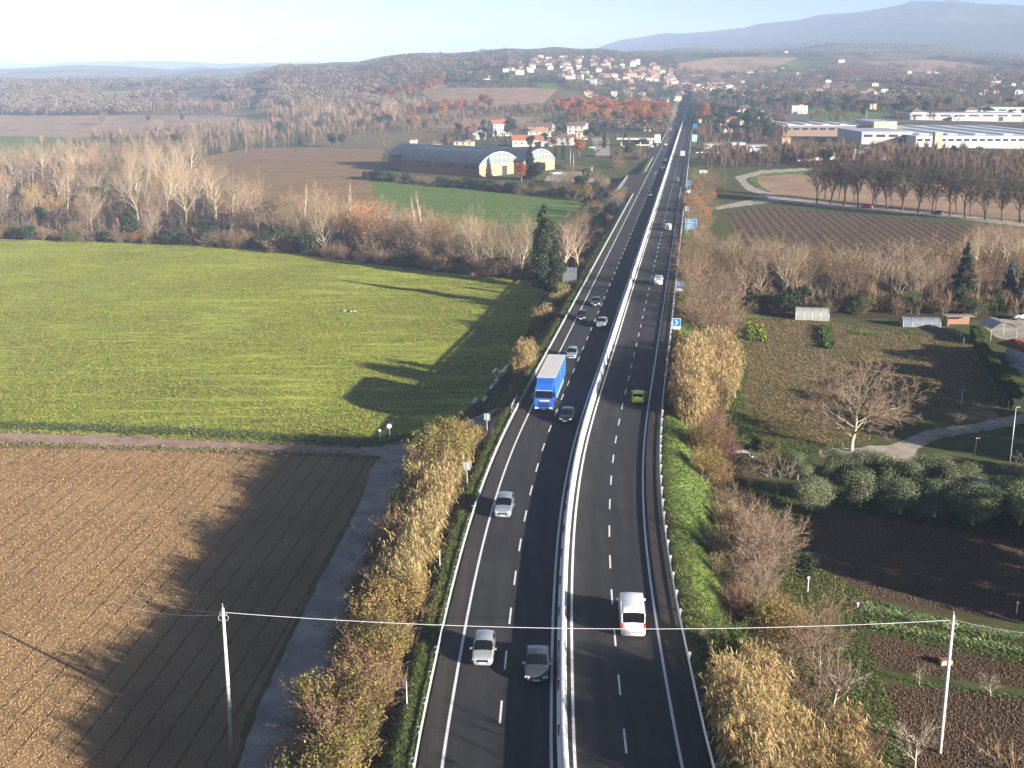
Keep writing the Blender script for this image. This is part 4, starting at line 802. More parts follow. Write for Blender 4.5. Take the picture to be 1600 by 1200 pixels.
X, Y = spread([(1140, 338), (1215, 328), (1400, 344), (1640, 372), (1640, 455), (1320, 448), (1165, 430)], 16000, 6); clods("soil_clods", X, Y, .2, M_clodd, "clods between the ploughed rows right of the highway")
for i, P in enumerate(([(1385, 1070), (1500, 1078), (1640, 1100), (1640, 1250), (1420, 1250), (1405, 1130)], [(1275, 805), (1400, 812), (1640, 855), (1640, 975), (1480, 955), (1335, 920)], [(1350, 990), (1450, 1012), (1640, 1050), (1640, 1080), (1500, 1062), (1370, 1040)])):
    X, Y = spread(P, 9000, 10 + i); clods("soil_clods", X, Y, .10, M_clodd, ("clods on the dug plot around the concrete pole", "clods on the dark shaded plot below the olives", "clods on the narrow dug strip below the cabbages")[i])
# grass on the banks and verges
def bank(d0, d1, Y0, Y1, n, seed): r = np.random.default_rng(seed); Y = Y0 * (Y1 / Y0) ** r.random(n); d = r.uniform(d0, d1, n); s_ = RS(Y); k = np.sqrt(1 + s_ * s_); X = RX(Y) + d / k; Y = Y - d * s_ / k; return np.c_[X, Y, TZ(X, Y)]
tufts("verge_grass", bank(-10.6, -8.95, 58, 260, 15000, 1), .17, [L_grass, L_green, L_drygrass], "narrow strip of grass behind the left guard rail", "grass", mixw=[.55, .3, .15])
tufts("bank_grass", bank(-17, -10.4, 58, 330, 14000, 2), .24, [L_drygrass, L_green, mat("dead leaves", (.16, .10, .05), .8, island=.4)], "rough dry grass on the left bank of the highway", "grass", mixw=[.35, .25, .4])
tufts("bank_grass", bank(10.8, 20, 62, 330, 30000, 3), .2, [L_grass, L_green, L_drygrass], "bright grass on the right bank of the highway", "grass", mixw=[.6, .28, .12])
def mead(P, n, seed, size, ms, w, label): X, Y = spread(P, n, seed); return tufts("meadow_grass", np.c_[X, Y, TZ(X, Y)], size, ms, label, "grass", mixw=w)
mead([(1170, 495), (1250, 498), (1400, 515), (1520, 530), (1570, 620), (1430, 660), (1330, 700), (1190, 690), (1160, 560)], 14000, 21, .25, [L_drygrass, L_green, mat("dead leaves", (.16, .10, .05))], [.5, .25, .25], "dry rough grass of the garden meadow")
mead([(1130, 500), (1170, 495), (1165, 650), (1300, 700), (1240, 720), (1150, 700), (1128, 600)], 4000, 22, .22, [L_grass, L_green], None, "fresh green grass strip beside the dry meadow")
mead([(1150, 860), (1270, 880), (1400, 950), (1640, 1000), (1640, 1050), (1350, 985), (1380, 1070), (1430, 1190), (1300, 1180), (1240, 1080), (1130, 1010)], 12000, 23, .17, [L_grass, L_green, L_drygrass], [.5, .3, .2], "green grass around the vegetable plots")
mead([(1180, 760), (1640, 790), (1640, 850), (1400, 806), (1270, 800), (1265, 880), (1190, 850)], 8000, 24, .18, [L_grass, L_green], None, "grass under and below the olive row")
def rowpts(x0, y0, x1, y1, n, j, seed=0):
    r = random.Random(seed); o = []
    for i in range(n): t = i / (n - 1); X, Y, Z = at(x0 + (x1 - x0) * t, y0 + (y1 - y0) * t); o.append((X + r.uniform(-j, j), Y + r.uniform(-j, j), Z))
    return o
cab = rowpts(1345, 945, 1475, 975, 60, .5, 1) + rowpts(1350, 955, 1600, 1000, 110, .4, 2) + rowpts(1365, 978, 1620, 1022, 130, .35, 3) + rowpts(1480, 978, 1610, 1000, 60, .4, 4)
tufts("cabbage_patch", cab, .38, [L_cab, leafm("purple cabbage leaves", (.15, .12, .18)), leafm("yellow cabbage leaves", (.34, .34, .10))], "rows of green, yellow and purple cabbages", "vegetables", nb=18, up=.7, mixw=[.55, .13, .32])
tufts("vegetable_row", rowpts(1290, 512, 1296, 545, 60, .3, 5), .7, [L_green, L_grass], "tall green vegetable row standing near the first greenhouse", "vegetables", nb=14, up=1.4)
tufts("vegetable_row", rowpts(1172, 508, 1176, 532, 30, .5, 6) + rowpts(1188, 510, 1192, 534, 30, .5, 7), .55, [L_crop, L_green], "two short green vegetable rows beside the roadside scrub", "vegetables", nb=12, up=1.5)
tufts("vegetable_patch", rowpts(1340, 520, 1372, 524, 40, 1.3, 8), .45, [L_cab], "blue-green vegetable patch between the two greenhouses", "vegetables", nb=12)
tufts("low_vegetable_row", rowpts(1400, 1062, 1610, 1092, 90, .25, 9), .16, [L_grass, L_cab], "low green vegetable row across the dug plot", "vegetables", nb=9)
# woods too far off to count
def farwood(name, spots, label, H, mats_, w, nl=56):
    r = np.random.default_rng(len(spots)); n = len(spots); S = np.asarray(spots, float); h = r.uniform(H[0], H[1], n); R = h * r.uniform(.4, .85, n)
    k = np.repeat(np.arange(n), nl); d = r.normal(size=(len(k), 3)); d /= np.linalg.norm(d, axis=1, keepdims=True); d[:, 2] = np.abs(d[:, 2]) * 1.0 - .1
    P = S[k] + np.c_[d[:, 0] * R[k], d[:, 1] * R[k], h[k] * .45 + d[:, 2] * h[k] * .55] * r.uniform(.7, 1.05, (len(k), 1)); V, Q = leaves_at(P, d, 1.0, r, .6, .7)
    C = np.repeat(P, 4, 0); V = C + (V - C) * (h[k] * .075).repeat(4)[:, None]; mi = r.choice(len(mats_), n, p=w)[k]; c = S.mean(0)
    ob = linko(bpy.data.objects.new(name, mesh_np(name, V - c, quads=Q, mats=mats_, qm=mi))); ob.location = c; return tag(ob, label, "wood", None, "stuff")
W_bl = mat("distant bare wood", (.16, .12, .095), .9, island=.35); W_dk = mat("distant dark wood", (.032, .042, .026), .9, island=.35); W_pl = mat("distant pale wood", (.20, .155, .12), .9, island=.3); W_rs = mat("distant russet wood", (.20, .095, .055), .9, island=.3)
def wspots(poly, n, seed, cl=.44):
    """patches of wood with clearings between them"""
    S = np.array(scatter(poly, n * 3, 0, seed)); k = .6 * vn(S[:, 0], S[:, 1] * .8, 130, seed) + .4 * vn(S[:, 0], S[:, 1], 38, seed + 1) > cl; S = S[k][:n]; return S
farwood("riverside_wood", wspots([(-60, 181), (330, 181), (440, 186), (620, 176), (560, 158), (300, 152), (-60, 152)], 2300, 31), "belts of bare riverside trees far across the plain", (9, 15), [W_bl, W_pl, W_dk, W_rs], [.45, .3, .17, .08])
farwood("plain_wood", wspots([(-60, 149), (300, 149), (560, 154), (620, 140), (430, 134), (200, 135), (-60, 133)], 2600, 32), "thin tree belts fading at the far edge of the plain", (10, 17), [W_bl, W_pl, W_dk], [.5, .25, .25])
farwood("hill_wood", wspots([(380, 128), (440, 110), (560, 106), (640, 92), (740, 86), (800, 83), (800, 130), (690, 130), (600, 146), (480, 140), (400, 136)], 5200, 33), "dark wood covering the hill left of the town", (9, 15), [W_bl, W_dk, W_rs], [.45, .45, .1])
farwood("town_wood", wspots([(790, 130), (800, 84), (930, 82), (1060, 98), (1060, 150), (960, 150), (880, 140)], 2000, 34), "trees growing between the houses of the hill town", (6, 10), [W_dk, W_bl], [.65, .35])
farwood("valley_wood", wspots([(1060, 165), (1620, 172), (1620, 108), (1380, 104), (1060, 112)], 2000, 35, .5), "woods and hedgerows in the valley right of the highway", (7, 13), [W_bl, W_dk, W_rs], [.5, .38, .12])
farwood("slope_wood", wspots([(1330, 150), (1480, 146), (1500, 110), (1400, 106), (1300, 112), (1310, 136)], 1200, 36), "purplish bare wood on the slope beyond the factory", (8, 12), [W_bl, W_rs], [.8, .2])
farwood("ridge_wood", wspots([(1000, 106), (1060, 91), (1250, 88), (1450, 92), (1620, 108), (1620, 100), (1450, 88), (1250, 86), (1060, 88)], 900, 37), "dark hedge lines along the rolling ridge", (8, 12), [W_dk, W_bl], [.6, .4])
farwood("mountain_wood", wspots([(940, 78), (1060, 60), (1180, 50), (1400, 22), (1480, 20), (1620, 28), (1620, 100), (1450, 84), (1200, 84), (1060, 84)], 2600, 38), "forest on the long blue mountain", (14, 24), [W_dk, W_bl], [.7, .3], 8)

for i, (X, Y, h) in enumerate(((62, 90, 11), (66, 93, 12.5), (70, 97, 12), (74, 102, 12), (79, 107, 12), (84, 112, 12), (90, 118, 11), (96, 125, 12), (80, 150, 11), (86, 155, 12), (92, 161, 12), (98, 168, 12), (105, 176, 12), (84, 134, 12), (90, 129, 12), (79, 141, 11), (96, 140, 12), (100, 134, 12))):
    plant('evergreen', X, Y, h, "tall dark evergreen just beyond the plots", "shading the olive garden", "evergreens beyond the garden", wide=1.1)

for i, (X, Y, h) in enumerate(((36, 60, 13), (31, 55, 14), (28, 50, 15), (25.5, 46, 15))):
    plant('brown', X, Y, h, "tall brown bare tree", "beyond the dug plots, shading the road", "bare trees beyond the dug plots")

def twigwood(name, spots, label, H, mats_, w, nt=110):
    """a far-off bare wood: every tree a short trunk and a fan of branches"""
    r = np.random.default_rng(len(spots) + 5); S = np.asarray(spots, float); n = len(S); h = r.uniform(H[0], H[1], n); k = np.repeat(np.arange(n), nt); m = len(k); hk = h[k]
    az = r.uniform(0, 2 * PI, m); t = r.random(m) ** .7; out = r.uniform(.05, .46, m) * hk * (1 - .35 * t) * r.uniform(.6, 1.25, n)[k]; b = S[k] + np.c_[np.cos(az) * out * .25, np.sin(az) * out * .25, hk * (.12 + .45 * t)]; e = S[k] + np.c_[np.cos(az) * out, np.sin(az) * out, hk * np.clip(.3 + .62 * t + r.normal(size=m) * .05, .1, 1)]
    s_ = np.c_[-np.sin(az), np.cos(az), np.zeros(m)] * (hk * .009)[:, None]; V = np.stack([b - s_, b + s_, e], 1).reshape(-1, 3); T = np.arange(m * 3).reshape(-1, 3); mi = r.choice(len(mats_), n, p=w)[k]
    q0 = S; sx = np.c_[h * .012, np.zeros(n), np.zeros(n)]; V2 = np.stack([q0 - sx, q0 + sx, q0 + np.c_[np.zeros((n, 2)), h * .75]], 1).reshape(-1, 3); T2 = np.arange(n * 3).reshape(-1, 3) + len(V); c = S.mean(0)
    ob = linko(bpy.data.objects.new(name, mesh_np(name, np.concatenate([V, V2]) - c, tris=np.concatenate([T, T2]), mats=mats_, tm=np.concatenate([mi, np.zeros(n, int)])))); ob.location = c; return tag(ob, label, "wood", None, "stuff")
TB = [M_twig_brown, M_twig_pale, M_twig_dark, M_twig_pink]
twigwood("bare_wood", scatter([(60, 232), (200, 212), (300, 205), (470, 196), (640, 188), (640, 204), (470, 230), (320, 250), (280, 262), (60, 262)], 420, 0, 51), "tangled bare trees filling the hedgerow beyond the gallery wood", (7, 13), TB, [.55, .15, .25, .05])
twigwood("bare_wood", scatter([(420, 204), (640, 196), (670, 168), (560, 160), (480, 172), (420, 184)], 330, 0, 52), "bare trees crowding the hollow left of the brown hillside", (9, 17), TB, [.35, .45, .15, .05])
twigwood("bare_wood", scatter([(-60, 182), (340, 182), (420, 178), (420, 166), (-60, 164)], 380, 0, 53), "line of bare trees along the far side of the pinkish field", (8, 13), TB, [.45, .35, .15, .05])
twigwood("bare_wood", scatter([(1090, 250), (1250, 240), (1420, 240), (1660, 262), (1660, 300), (1420, 276), (1260, 258), (1110, 268)], 420, 0, 54), "dense brown bare trees between the factory and the tree row", (6, 12), TB, [.55, .12, .28, .05])
twigwood("bare_wood", scatter([(1075, 262), (1080, 240), (1120, 245), (1230, 215), (1230, 190), (1120, 180), (1095, 200), (1085, 230)], 200, 0, 55), "bare trees around the villas right of the highway", (7, 12), TB, [.5, .15, .3, .05])
twigwood("bare_wood", scatter([(600, 206), (700, 186), (790, 172), (860, 172), (870, 186), (760, 190), (620, 212)], 160, 0, 56), "bare trees strung along the foot of the brown hillside", (7, 11), TB, [.4, .2, .3, .1])
twigwood("bare_wood", scatter([(690, 236), (700, 205), (860, 190), (1000, 232), (1010, 262), (950, 268), (925, 232), (790, 240)], 110, 0, 57), "small bare trees among the village gardens", (4, 8), TB, [.5, .15, .3, .05])
twigwood("bare_wood", scatter([(1110, 185), (1230, 200), (1400, 196), (1640, 175), (1640, 150), (1300, 150), (1110, 150)], 420, 0, 58), "bare trees scattered through the valley beyond the factory", (8, 13), TB, [.5, .1, .3, .1])
twigwood("bare_undergrowth", scatter([(-40, 374), (200, 380), (440, 392), (640, 414), (830, 434), (828, 412), (640, 382), (450, 350), (330, 320), (60, 300), (-40, 300)], 620, 0, 59), "brown bramble and sapling tangle under the gallery wood", (2.5, 5.5), TB, [.6, .08, .27, .05], 70)
twigwood("bare_undergrowth", scatter([(1110, 440), (1320, 446), (1660, 452), (1660, 496), (1400, 494), (1150, 486), (1110, 500)], 420, 0, 60), "dark tangle of saplings behind the greenhouses", (2.5, 6), TB, [.45, .08, .37, .1], 70)
farwood("olive_grove", scatter([(790, 196), (850, 182), (900, 176), (930, 186), (880, 196), (800, 202)], 90, 0, 61), "small olive grove on the slope behind the village", (3, 5), [mat("distant olive", (.13, .145, .10), .9, island=.3)], None)
farwood("dark_wood", scatter([(870, 205), (900, 192), (1000, 196), (1046, 200), (1046, 210), (1000, 210), (940, 206)], 150, 0, 62), "dark mixed wood in front of the russet oaks", (7, 11), [W_dk, W_bl, W_rs], [.5, .25, .25])  # mixed dark, bare and russet wood colours
farwood("dark_wood", scatter([(930, 158), (1060, 150), (1060, 164), (1000, 168), (930, 168)], 60, 0, 63), "dark pines behind the russet wood", (8, 12), [W_dk], None)

sp = [gz(x, y, -5) for x, y in zip(np.linspace(-20, 560, 500), np.linspace(693, 712, 500))]; X = np.array([p[0] for p in sp]) + np.random.default_rng(1).normal(size=500) * .3; Y = np.array([p[1] for p in sp]) + np.random.default_rng(2).normal(size=500) * .5
tufts("field_edge_grass", np.c_[X, Y, TZ(X, Y)], .3, [L_drygrass, L_green], "strip of dry grass between the track and the sown field", "grass", nb=12, mixw=[.8, .2])
sp = [gz(x, y, -5) for x, y in zip(np.linspace(-20, 640, 1100), np.interp(np.linspace(-20, 640, 1100), [-60, 300, 560, 640], [664, 676, 692, 684]))]; X = np.array([p[0] for p in sp]) + np.random.default_rng(3).normal(size=1100) * .3; Y = np.array([p[1] for p in sp]) + np.random.default_rng(4).normal(size=1100) * .9
tufts("field_edge_grass", np.c_[X, Y, TZ(X, Y)], .38, [L_green, L_grass, L_drygrass], "lush taller grass along the near edge of the green field", "grass", nb=12, mixw=[.5, .4, .1])

for x, y, k, h, d in ((1150, 1120, 'bush_grn', 3.5, "green bush"), (1190, 1150, 'thicket', 5, "brown bush"), (1255, 1120, 'thicket', 5, "grey-brown bush"), (1300, 1165, 'thicket', 4, "brown bush"), (1240, 1050, 'thicket', 5, "brown bush"), (1270, 1035, 'brown', 7, "thin brown tree"), (1310, 1080, 'thicket', 4, "grey-brown bush"), (1140, 1045, 'bush_grn', 4, "green bush"), (1345, 1190, 'bush_red', 3.6, "reddish bush"), (1230, 1180, 'bush_yel', 4, "yellowish bush")):
    X, Y, Z = at(x, y); plant(k, X, Y, h, d, "tangled in the lower reed bed", "bushes in the lower reed bed", z=Z)
for x, y, h in ((1175, 850, 5), (1160, 880, 4.5), (1180, 925, 5), (1170, 760, 4.5), (1200, 745, 4), (1130, 880, 3.5)):
    X, Y, Z = at(x, y); plant('thicket', X, Y, h, "dark brown bush", "at the foot of the green bank", "bushes at the foot of the green bank", z=Z)

# ------------------------------------------------------------------ vehicles
M_glass = mat("car glass", (.006, .008, .010), .09, spec=.35); M_tyre = mat("tyre rubber", (.014, .014, .015), .8); M_rim = mat("alloy rim", (.42, .43, .45), .3, metal=.8)
M_lamp = mat("headlight lens", (.75, .77, .80), .12, spec=.8); M_tail = mat("tail light lens", (.42, .02, .015), .2); M_plate = mat("number plate", (.78, .78, .76), .5); M_chrome = mat("chrome trim", (.6, .6, .62), .15, metal=1)
def paint_m(name, c, metal=.0): return mat(name, c, .28, metal=metal, coat=.9)
CARS = {  # length, width, height, stations (x from the nose, bonnet/belt height, roof height or None, half width, half roof width)
 'city': (3.65, 1.64, 1.55, [(0, .42, 0, .60), (.06, .62, 0, .70), (.25, .80, 0, .77), (.75, .93, 0, .81), (.95, .98, 1, .82), (1.62, 1.0, 1.46, .82), (2.2, 1.0, 1.55, .82), (3.0, 1.0, 1.53, .82), (3.42, 1.0, 1.44, .80), (3.58, .98, 1, .78), (3.65, .55, 0, .74)]),
 'suv': (4.3, 1.80, 1.66, [(0, .45, 0, .68), (.07, .72, 0, .80), (.3, .90, 0, .86), (.95, 1.04, 0, .89), (1.15, 1.07, 1, .9), (1.95, 1.09, 1.56, .9), (2.6, 1.1, 1.66, .9), (3.5, 1.1, 1.63, .89), (3.98, 1.1, 1.5, .87), (4.2, 1.05, 1, .85), (4.3, .6, 0, .80)]),
 'sedan': (4.55, 1.80, 1.44, [(0, .40, 0, .62), (.08, .60, 0, .76), (.4, .76, 0, .85), (1.15, .89, 0, .89), (1.38, .92, 1, .9), (2.2, .94, 1.36, .9), (2.8, .95, 1.44, .9), (3.4, .95, 1.40, .89), (4.05, .97, 1, .88), (4.45, .93, 0, .84), (4.55, .55, 0, .78)]),
 'hatch': (4.1, 1.76, 1.46, [(0, .42, 0, .64), (.08, .64, 0, .76), (.35, .80, 0, .83), (1.0, .92, 0, .87), (1.2, .95, 1, .88), (1.98, .97, 1.38, .88), (2.5, .98, 1.46, .88), (3.2, .98, 1.43, .87), (3.72, .98, 1.30, .85), (4.0, .95, 1, .82), (4.1, .55, 0, .77)]),
 'van': (5.4, 2.0, 2.35, [(0, .5, 0, .80), (.07, .85, 0, .90), (.3, 1.06, 0, .95), (.75, 1.2, 0, .98), (.9, 1.25, 1, .99), (1.55, 1.32, 2.15, 1.0), (2.1, 1.35, 2.33, 1.0), (3.6, 1.35, 2.36, 1.0), (5.2, 1.35, 2.30, .98), (5.36, 1.35, 2.15, .97), (5.4, 1.3, 1, .95)]),
 'minivan': (4.4, 1.82, 1.84, [(0, .5, 0, .70), (.07, .75, 0, .82), (.3, .94, 0, .88), (.8, 1.08, 0, .9), (.95, 1.1, 1, .9), (1.6, 1.15, 1.72, .91), (2.2, 1.16, 1.84, .91), (3.4, 1.16, 1.83, .91), (4.2, 1.16, 1.76, .9), (4.35, 1.15, 1.6, .89), (4.4, 1.1, 1, .86)]),
}
def dens(st):
    out = []
    for a, b in zip(st[:-1], st[1:]):
        out.append(a)
        if b[0] - a[0] > .3:
            k = 2
            for i in range(1, k):
                t = i / k; ra = a[2] if a[2] > 1 else None; rb = b[2] if b[2] > 1 else None
                if ra and rb: rz_ = ra + (rb - ra) * t + .01
                elif rb or ra: rz_ = (a[1] + (rb - a[1]) * (t ** .8)) if rb else (b[1] + (ra - b[1]) * ((1 - t) ** .8)) 
                else: rz_ = 0
                out.append((a[0] + (b[0] - a[0]) * t, a[1] + (b[1] - a[1]) * t, rz_, a[3] + (b[3] - a[3]) * t))
    return out + [st[-1]]
_carmesh = {}
def car_meshes(kind, windows=True):
    if (kind, windows) in _carmesh: return _carmesh[(kind, windows)]
    L, W, H, st = CARS[kind]; st = dens(st); rings = []; van = kind in ('van',)
    for x, zb, zr, hw in st:
        roof = zr if zr > 1 else zb + .01; tum = .80 if not van else .88; k = (roof - zb) / (H - 1.0 + 1e-6) if roof > zb + .05 else 0
        hr = hw * (1 - (1 - tum) * min(1, k * 1.2)) if k > 0 else hw * .86; crown_ = .05 if k > 0 else .045; lo = .20 if zb > .6 else .26
        rings.append([(x, 0, lo), (x, hw * .86, lo), (x, hw * .985, .34), (x, hw, (.34 + zb) / 2), (x, hw * .975, zb - .06), (x, hw * .93 if k == 0 else hw * .955, zb), (x, hr, max(roof - .05, zb + .012)), (x, hr * .86, roof), (x, 0, roof + crown_)])
    n = 9; V = []; 
    for R in rings:
        V += R + [(x, -y, z) for x, y, z in R[1:-1]][::-1]
    m = 16; body, front, rear, side = [], [], [], []; isg = [zr > 1 for _, _, zr, _ in st]; first = isg.index(True); last = len(st) - 1 - isg[::-1].index(True)
    f1 = next(i for i in range(len(st)) if st[i][2] > 1.2 * st[i][1] and st[i][2] > H * .9); r1 = len(st) - 1 - next(i for i in range(len(st)) if st[::-1][i][2] > H * .85)
    for i in range(len(st) - 1):
        for j in range(m):
            q_ = (i * m + j, i * m + (j + 1) % m, (i + 1) * m + (j + 1) % m, (i + 1) * m + j)
            a = j if j < 8 else 15 - j                     # 0..7: which band of the section
            wind = a in (6, 7) and first - 1 <= i < f1 and (isg[i] or isg[i + 1]) ; rr = a in (6, 7) and i >= r1 and (isg[i] or isg[i + 1]) and windows
            sd = a == 5 and isg[i] and isg[i + 1] and (i > first or not van)
            if sd and van and st[i][0] > 2.3: sd = False
            if sd and not windows and st[i][0] > L * .45: sd = False
            (front if wind else rear if rr else side if sd else body).append(q_)
    caps = [tuple(range(m - 1, -1, -1)), tuple((len(st) - 1) * m + j for j in range(m))]
    def sub(name, Q, mt, off=0.0, caps_=()):
        if not Q: return None
        me_ = bpy.data.meshes.new(name); used = sorted({v for f in list(Q) + list(caps_) for v in f}); mp = {v: i for i, v in enumerate(used)}
        me_.from_pydata([V[v] for v in used], [], [tuple(mp[v] for v in f) for f in list(Q) + list(caps_)]); me_.polygons.foreach_set("use_smooth", [True] * len(me_.polygons)); me_.materials.append(mt) if mt else None; me_.update(); return me_
    # pillars: narrow painted posts over the side glass
    pl = MB()
    for xx, s_ in ((first, 1),):
        pass
    for s_ in (1, -1):
        for f in ((.36, .50, .62) if kind != 'van' else (.30,)):
            x = L * f; k = min(range(len(st)), key=lambda i: abs(st[i][0] - x)); R = rings[k]; a, b = R[5], R[6]
            pl.tube((a[0], s_ * (a[1] + .004), a[2]), (b[0], s_ * (b[1] + .004), b[2]), .035, .03, 4, False)
        for a, b in ((rings[first][5], rings[f1][6]), (rings[r1][6], rings[min(last + 1, len(st) - 1)][5])):
            pl.tube((a[0], s_ * a[1], a[2]), (b[0], s_ * b[1], b[2]), .045, .04, 4, False)
    res = dict(body=sub("body", body, None, caps_=caps), windscreen=sub("windscreen", front, M_glass), rear_window=sub("rear_window", rear, M_glass), side=sub("side_window", side, M_glass), pillars=pl.mesh("window_pillar", []) if pl.v else None, L=L, W=W, H=H, rings=rings)
    w = MB(); w.tube((0, -.1, 0), (0, .1, 0), .315 if kind != 'van' else .35, None, 18); res['tyre'] = w.mesh("tyre", M_tyre, False); w = MB(); w.tube((0, -.105, 0), (0, .105, 0), .2, None, 10); res['rim'] = w.mesh("rim", M_rim)
    h_ = MB(); z = st[1][1] - .02; h_.box((0, 0, 0), (.16, .36, .15), 0, 0, .35); res['head'] = h_.mesh("headlight", M_lamp); res['hz'] = z
    t_ = MB(); t_.box((0, 0, 0), (.07, .15, .3)); res['tail'] = t_.mesh("tail_light", M_tail)
    p_ = MB(); p_.box((0, 0, 0), (.03, .52, .12)); res['plate'] = p_.mesh("number_plate", M_plate)
    g_ = MB(); g_.box((0, 0, 0), (.06, W * .52, .16)).box((0.01, 0, -.2), (.05, W * .6, .12)); res['grille'] = g_.mesh("grille", M_black)
    mi_ = MB(); mi_.box((0, 0, 0), (.12, .2, .14)); res['mirror'] = mi_.mesh("wing_mirror", [])
    _carmesh[(kind, windows)] = res; return res
def with_mat(o, m):
    if o.data.materials: 
        o.material_slots[0].link = 'OBJECT'; o.material_slots[0].material = m
    else:
        o.data = o.data.copy(); o.data.materials.append(m)
    return o
def car(name, kind, m, loc, rz, label, cat="car", group=None, windows=True, low=False):
    """nose along -x of the car's own frame, placed by the middle of its floor"""
    R = car_meshes(kind, windows); L, W, H = R['L'], R['W'], R['H']; r = empty(name, loc, rz, label, cat, group)
    def p(nm, me_, at_, mt=None, par=r):
        if me_ is None: return None
        o = linko(bpy.data.objects.new(nm, me_), par); o.location = at_
        return with_mat(o, mt) if mt else o
    tr = MB(); hw = W / 2
    for s_ in (1, -1):
        tr.box((0, s_ * (hw - .012), .3), (L * .8, .05, .14))
        for x in (.19 * L, .80 * L): tr.tube((x - L / 2, s_ * (hw - .09), .36), (x - L / 2, s_ * (hw + .004), .36), .39, None, 14)
        for f in ((.36, .58) if kind != 'van' else (.3, .5)): tr.box((L * f - L / 2, s_ * (hw + .003), .72), (.014, .012, .55))
    p("trim", tr.mesh("trim", M_black), (0, 0, 0)) if not low else None
    for nm, k in (("body", 'body'), ("windscreen", 'windscreen'), ("rear_window", 'rear_window'), ("side_window", 'side')):
        p(nm, R[k], (-L / 2, 0, 0), m if k == 'body' else None)
    p("window_pillar", R['pillars'], (-L / 2, 0, 0), m)
    wx = (.19 * L, .80 * L); zr = .315 if kind != 'van' else .35
    for x in wx:
        for s_ in (1, -1):
            w = p("wheel", R['tyre'], (x - L / 2, s_ * (W / 2 - .10), zr)); p("rim", R['rim'], (0, 0, 0), None, w)
    for s_ in (1, -1):
        p("headlight", R['head'], (-L / 2 + .17, s_ * W * .355, R['hz'] + .0)).rotation_euler = (0, 0, -s_ * .35)
        p("tail_light", R['tail'], (L / 2 - .05, s_ * (W / 2 - .17), .74 if kind not in ('van', 'minivan') else .95))
        if not low: p("wing_mirror", R['mirror'], (-L / 2 + L * .33 if kind != 'van' else -L / 2 + 1.25, s_ * (W / 2 + .09), 1.0 if kind != 'van' else 1.4), m)
    p("number_plate", R['plate'], (-L / 2 - .005, 0, .42)); p("number_plate", R['plate'], (L / 2 + .005, 0, .62)); p("grille", R['grille'], (-L / 2 + .03, 0, .56))
    return r
def road_ang(Y): return math.atan(float(RS(Y)))
def on_road(px_, py_, kind, m, label, away=False, name="car", h=.6, group="cars on the highway", off=0, cat="car", **k):
    X, Y = gz(px_, py_, h); a = PI / 2 - road_ang(Y)        # road heading measured from +x
    rz = a if not away else a + PI                          # nose (-x) towards the camera when not away
    return car(name, kind, m, (X, Y, .004), rz, label, cat, group, **k)
P_silver = paint_m("silver paint", (.36, .38, .40), .35); P_white = paint_m("white paint", (.80, .80, .80)); P_dgrey = paint_m("dark grey paint", (.055, .065, .085), .3); P_black = paint_m("black paint", (.014, .016, .022), .1)
P_bsilver = paint_m("bluish silver paint", (.27, .31, .36), .35); P_lime = paint_m("yellow green paint", (.66, .72, .03)); P_beige = paint_m("pale grey paint", (.56, .56, .54), .2); P_green = paint_m("dark green paint", (.05, .08, .07)); P_red = paint_m("red paint", (.4, .03, .02)); P_blue = paint_m("blue paint", (.06, .12, .3))
on_road(756, 1012, 'city', P_silver, "small silver hatchback driving in the slow lane level with the dark saloon", h=.75)
on_road(839, 1034, 'sedan', P_dgrey, "dark blue-grey saloon in the fast lane close to the median wall", h=.7)
on_road(788, 788, 'suv', P_bsilver, "silver five-door car alone in the slow lane behind the small hatchback", h=.8)
on_road(886, 648, 'hatch', P_black, "black hatchback overtaking in front of the blue truck", h=.7)
on_road(894, 551, 'city', P_bsilver, "pale blue-silver small car right behind the blue truck", h=.75)
on_road(940.5, 503, 'sedan', P_silver, "silver saloon in the fast lane beside a small dark car", h=.7)
on_road(909, 492.5, 'city', P_black, "small dark car in the slow lane beside the silver saloon", h=.7)
on_road(931.5, 471, 'hatch', P_dgrey, "dark grey hatchback following the silver saloon", h=.7)
on_road(998, 617, 'hatch', P_lime, "bright yellow-green hatchback driving away", True, h=.75)
_v = on_road(1029, 436, 'minivan', P_white, "white delivery van driving away under the sign gantries", True, "van", 1.0, "vans on the highway", cat="van", windows=False)
_v = on_road(1044, 353.5, 'minivan', P_white, "second white van driving away, level with the large blue sign", True, "van", 1.0, "vans on the highway", cat="van", windows=False)
_v = on_road(987, 952, 'van', P_white, "large high-roofed white van with red tail lights driving away", True, "van", 1.2, "vans on the highway", cat="van", windows=True)
for s_ in (-1, 1):                                          # its tall rear lamps and rear door seams
    o = MB().box((0, 0, 0), (.05, .14, .55)).build("tail_light", M_tail, _v); o.location = (2.69, s_ * .88, 1.15)
o = MB().box((0, 0, 0), (.02, .015, 1.5)).build("rear_door_seam", M_black, _v); o.location = (2.705, 0, 1.25)
o = MB().box((0, 0, 0), (.2, 1.6, .1)).build("rear_bumper", mat("grey plastic", (.2, .2, .21), .6), _v); o.location = (2.6, 0, .5)
o = MB().box((0, 0, 0), (.03, .10, .02)).box((-.6, .45, 0), (.06, .05, .03)).box((-1.2, -.2, 0), (.3, .03, .02)).build("roof_fitting", M_black, _v); o.location = (2.0, 0, 2.385)
far_cars = [(1015.5, 303.5, 'hatch', P_black), (1023, 269.6, 'hatch', P_dgrey), (1035.6, 262, 'sedan', P_silver), (1039.5, 250, 'hatch', P_bsilver), (1040.2, 225.6, 'suv', P_white), (1041, 219.3, 'sedan', P_bsilver), (1044, 215.6, 'hatch', P_dgrey), (1047.5, 201.5, 'suv', P_white), (1058.5, 165.8, 'city', P_white), (1036.5, 234, 'hatch', P_black)]
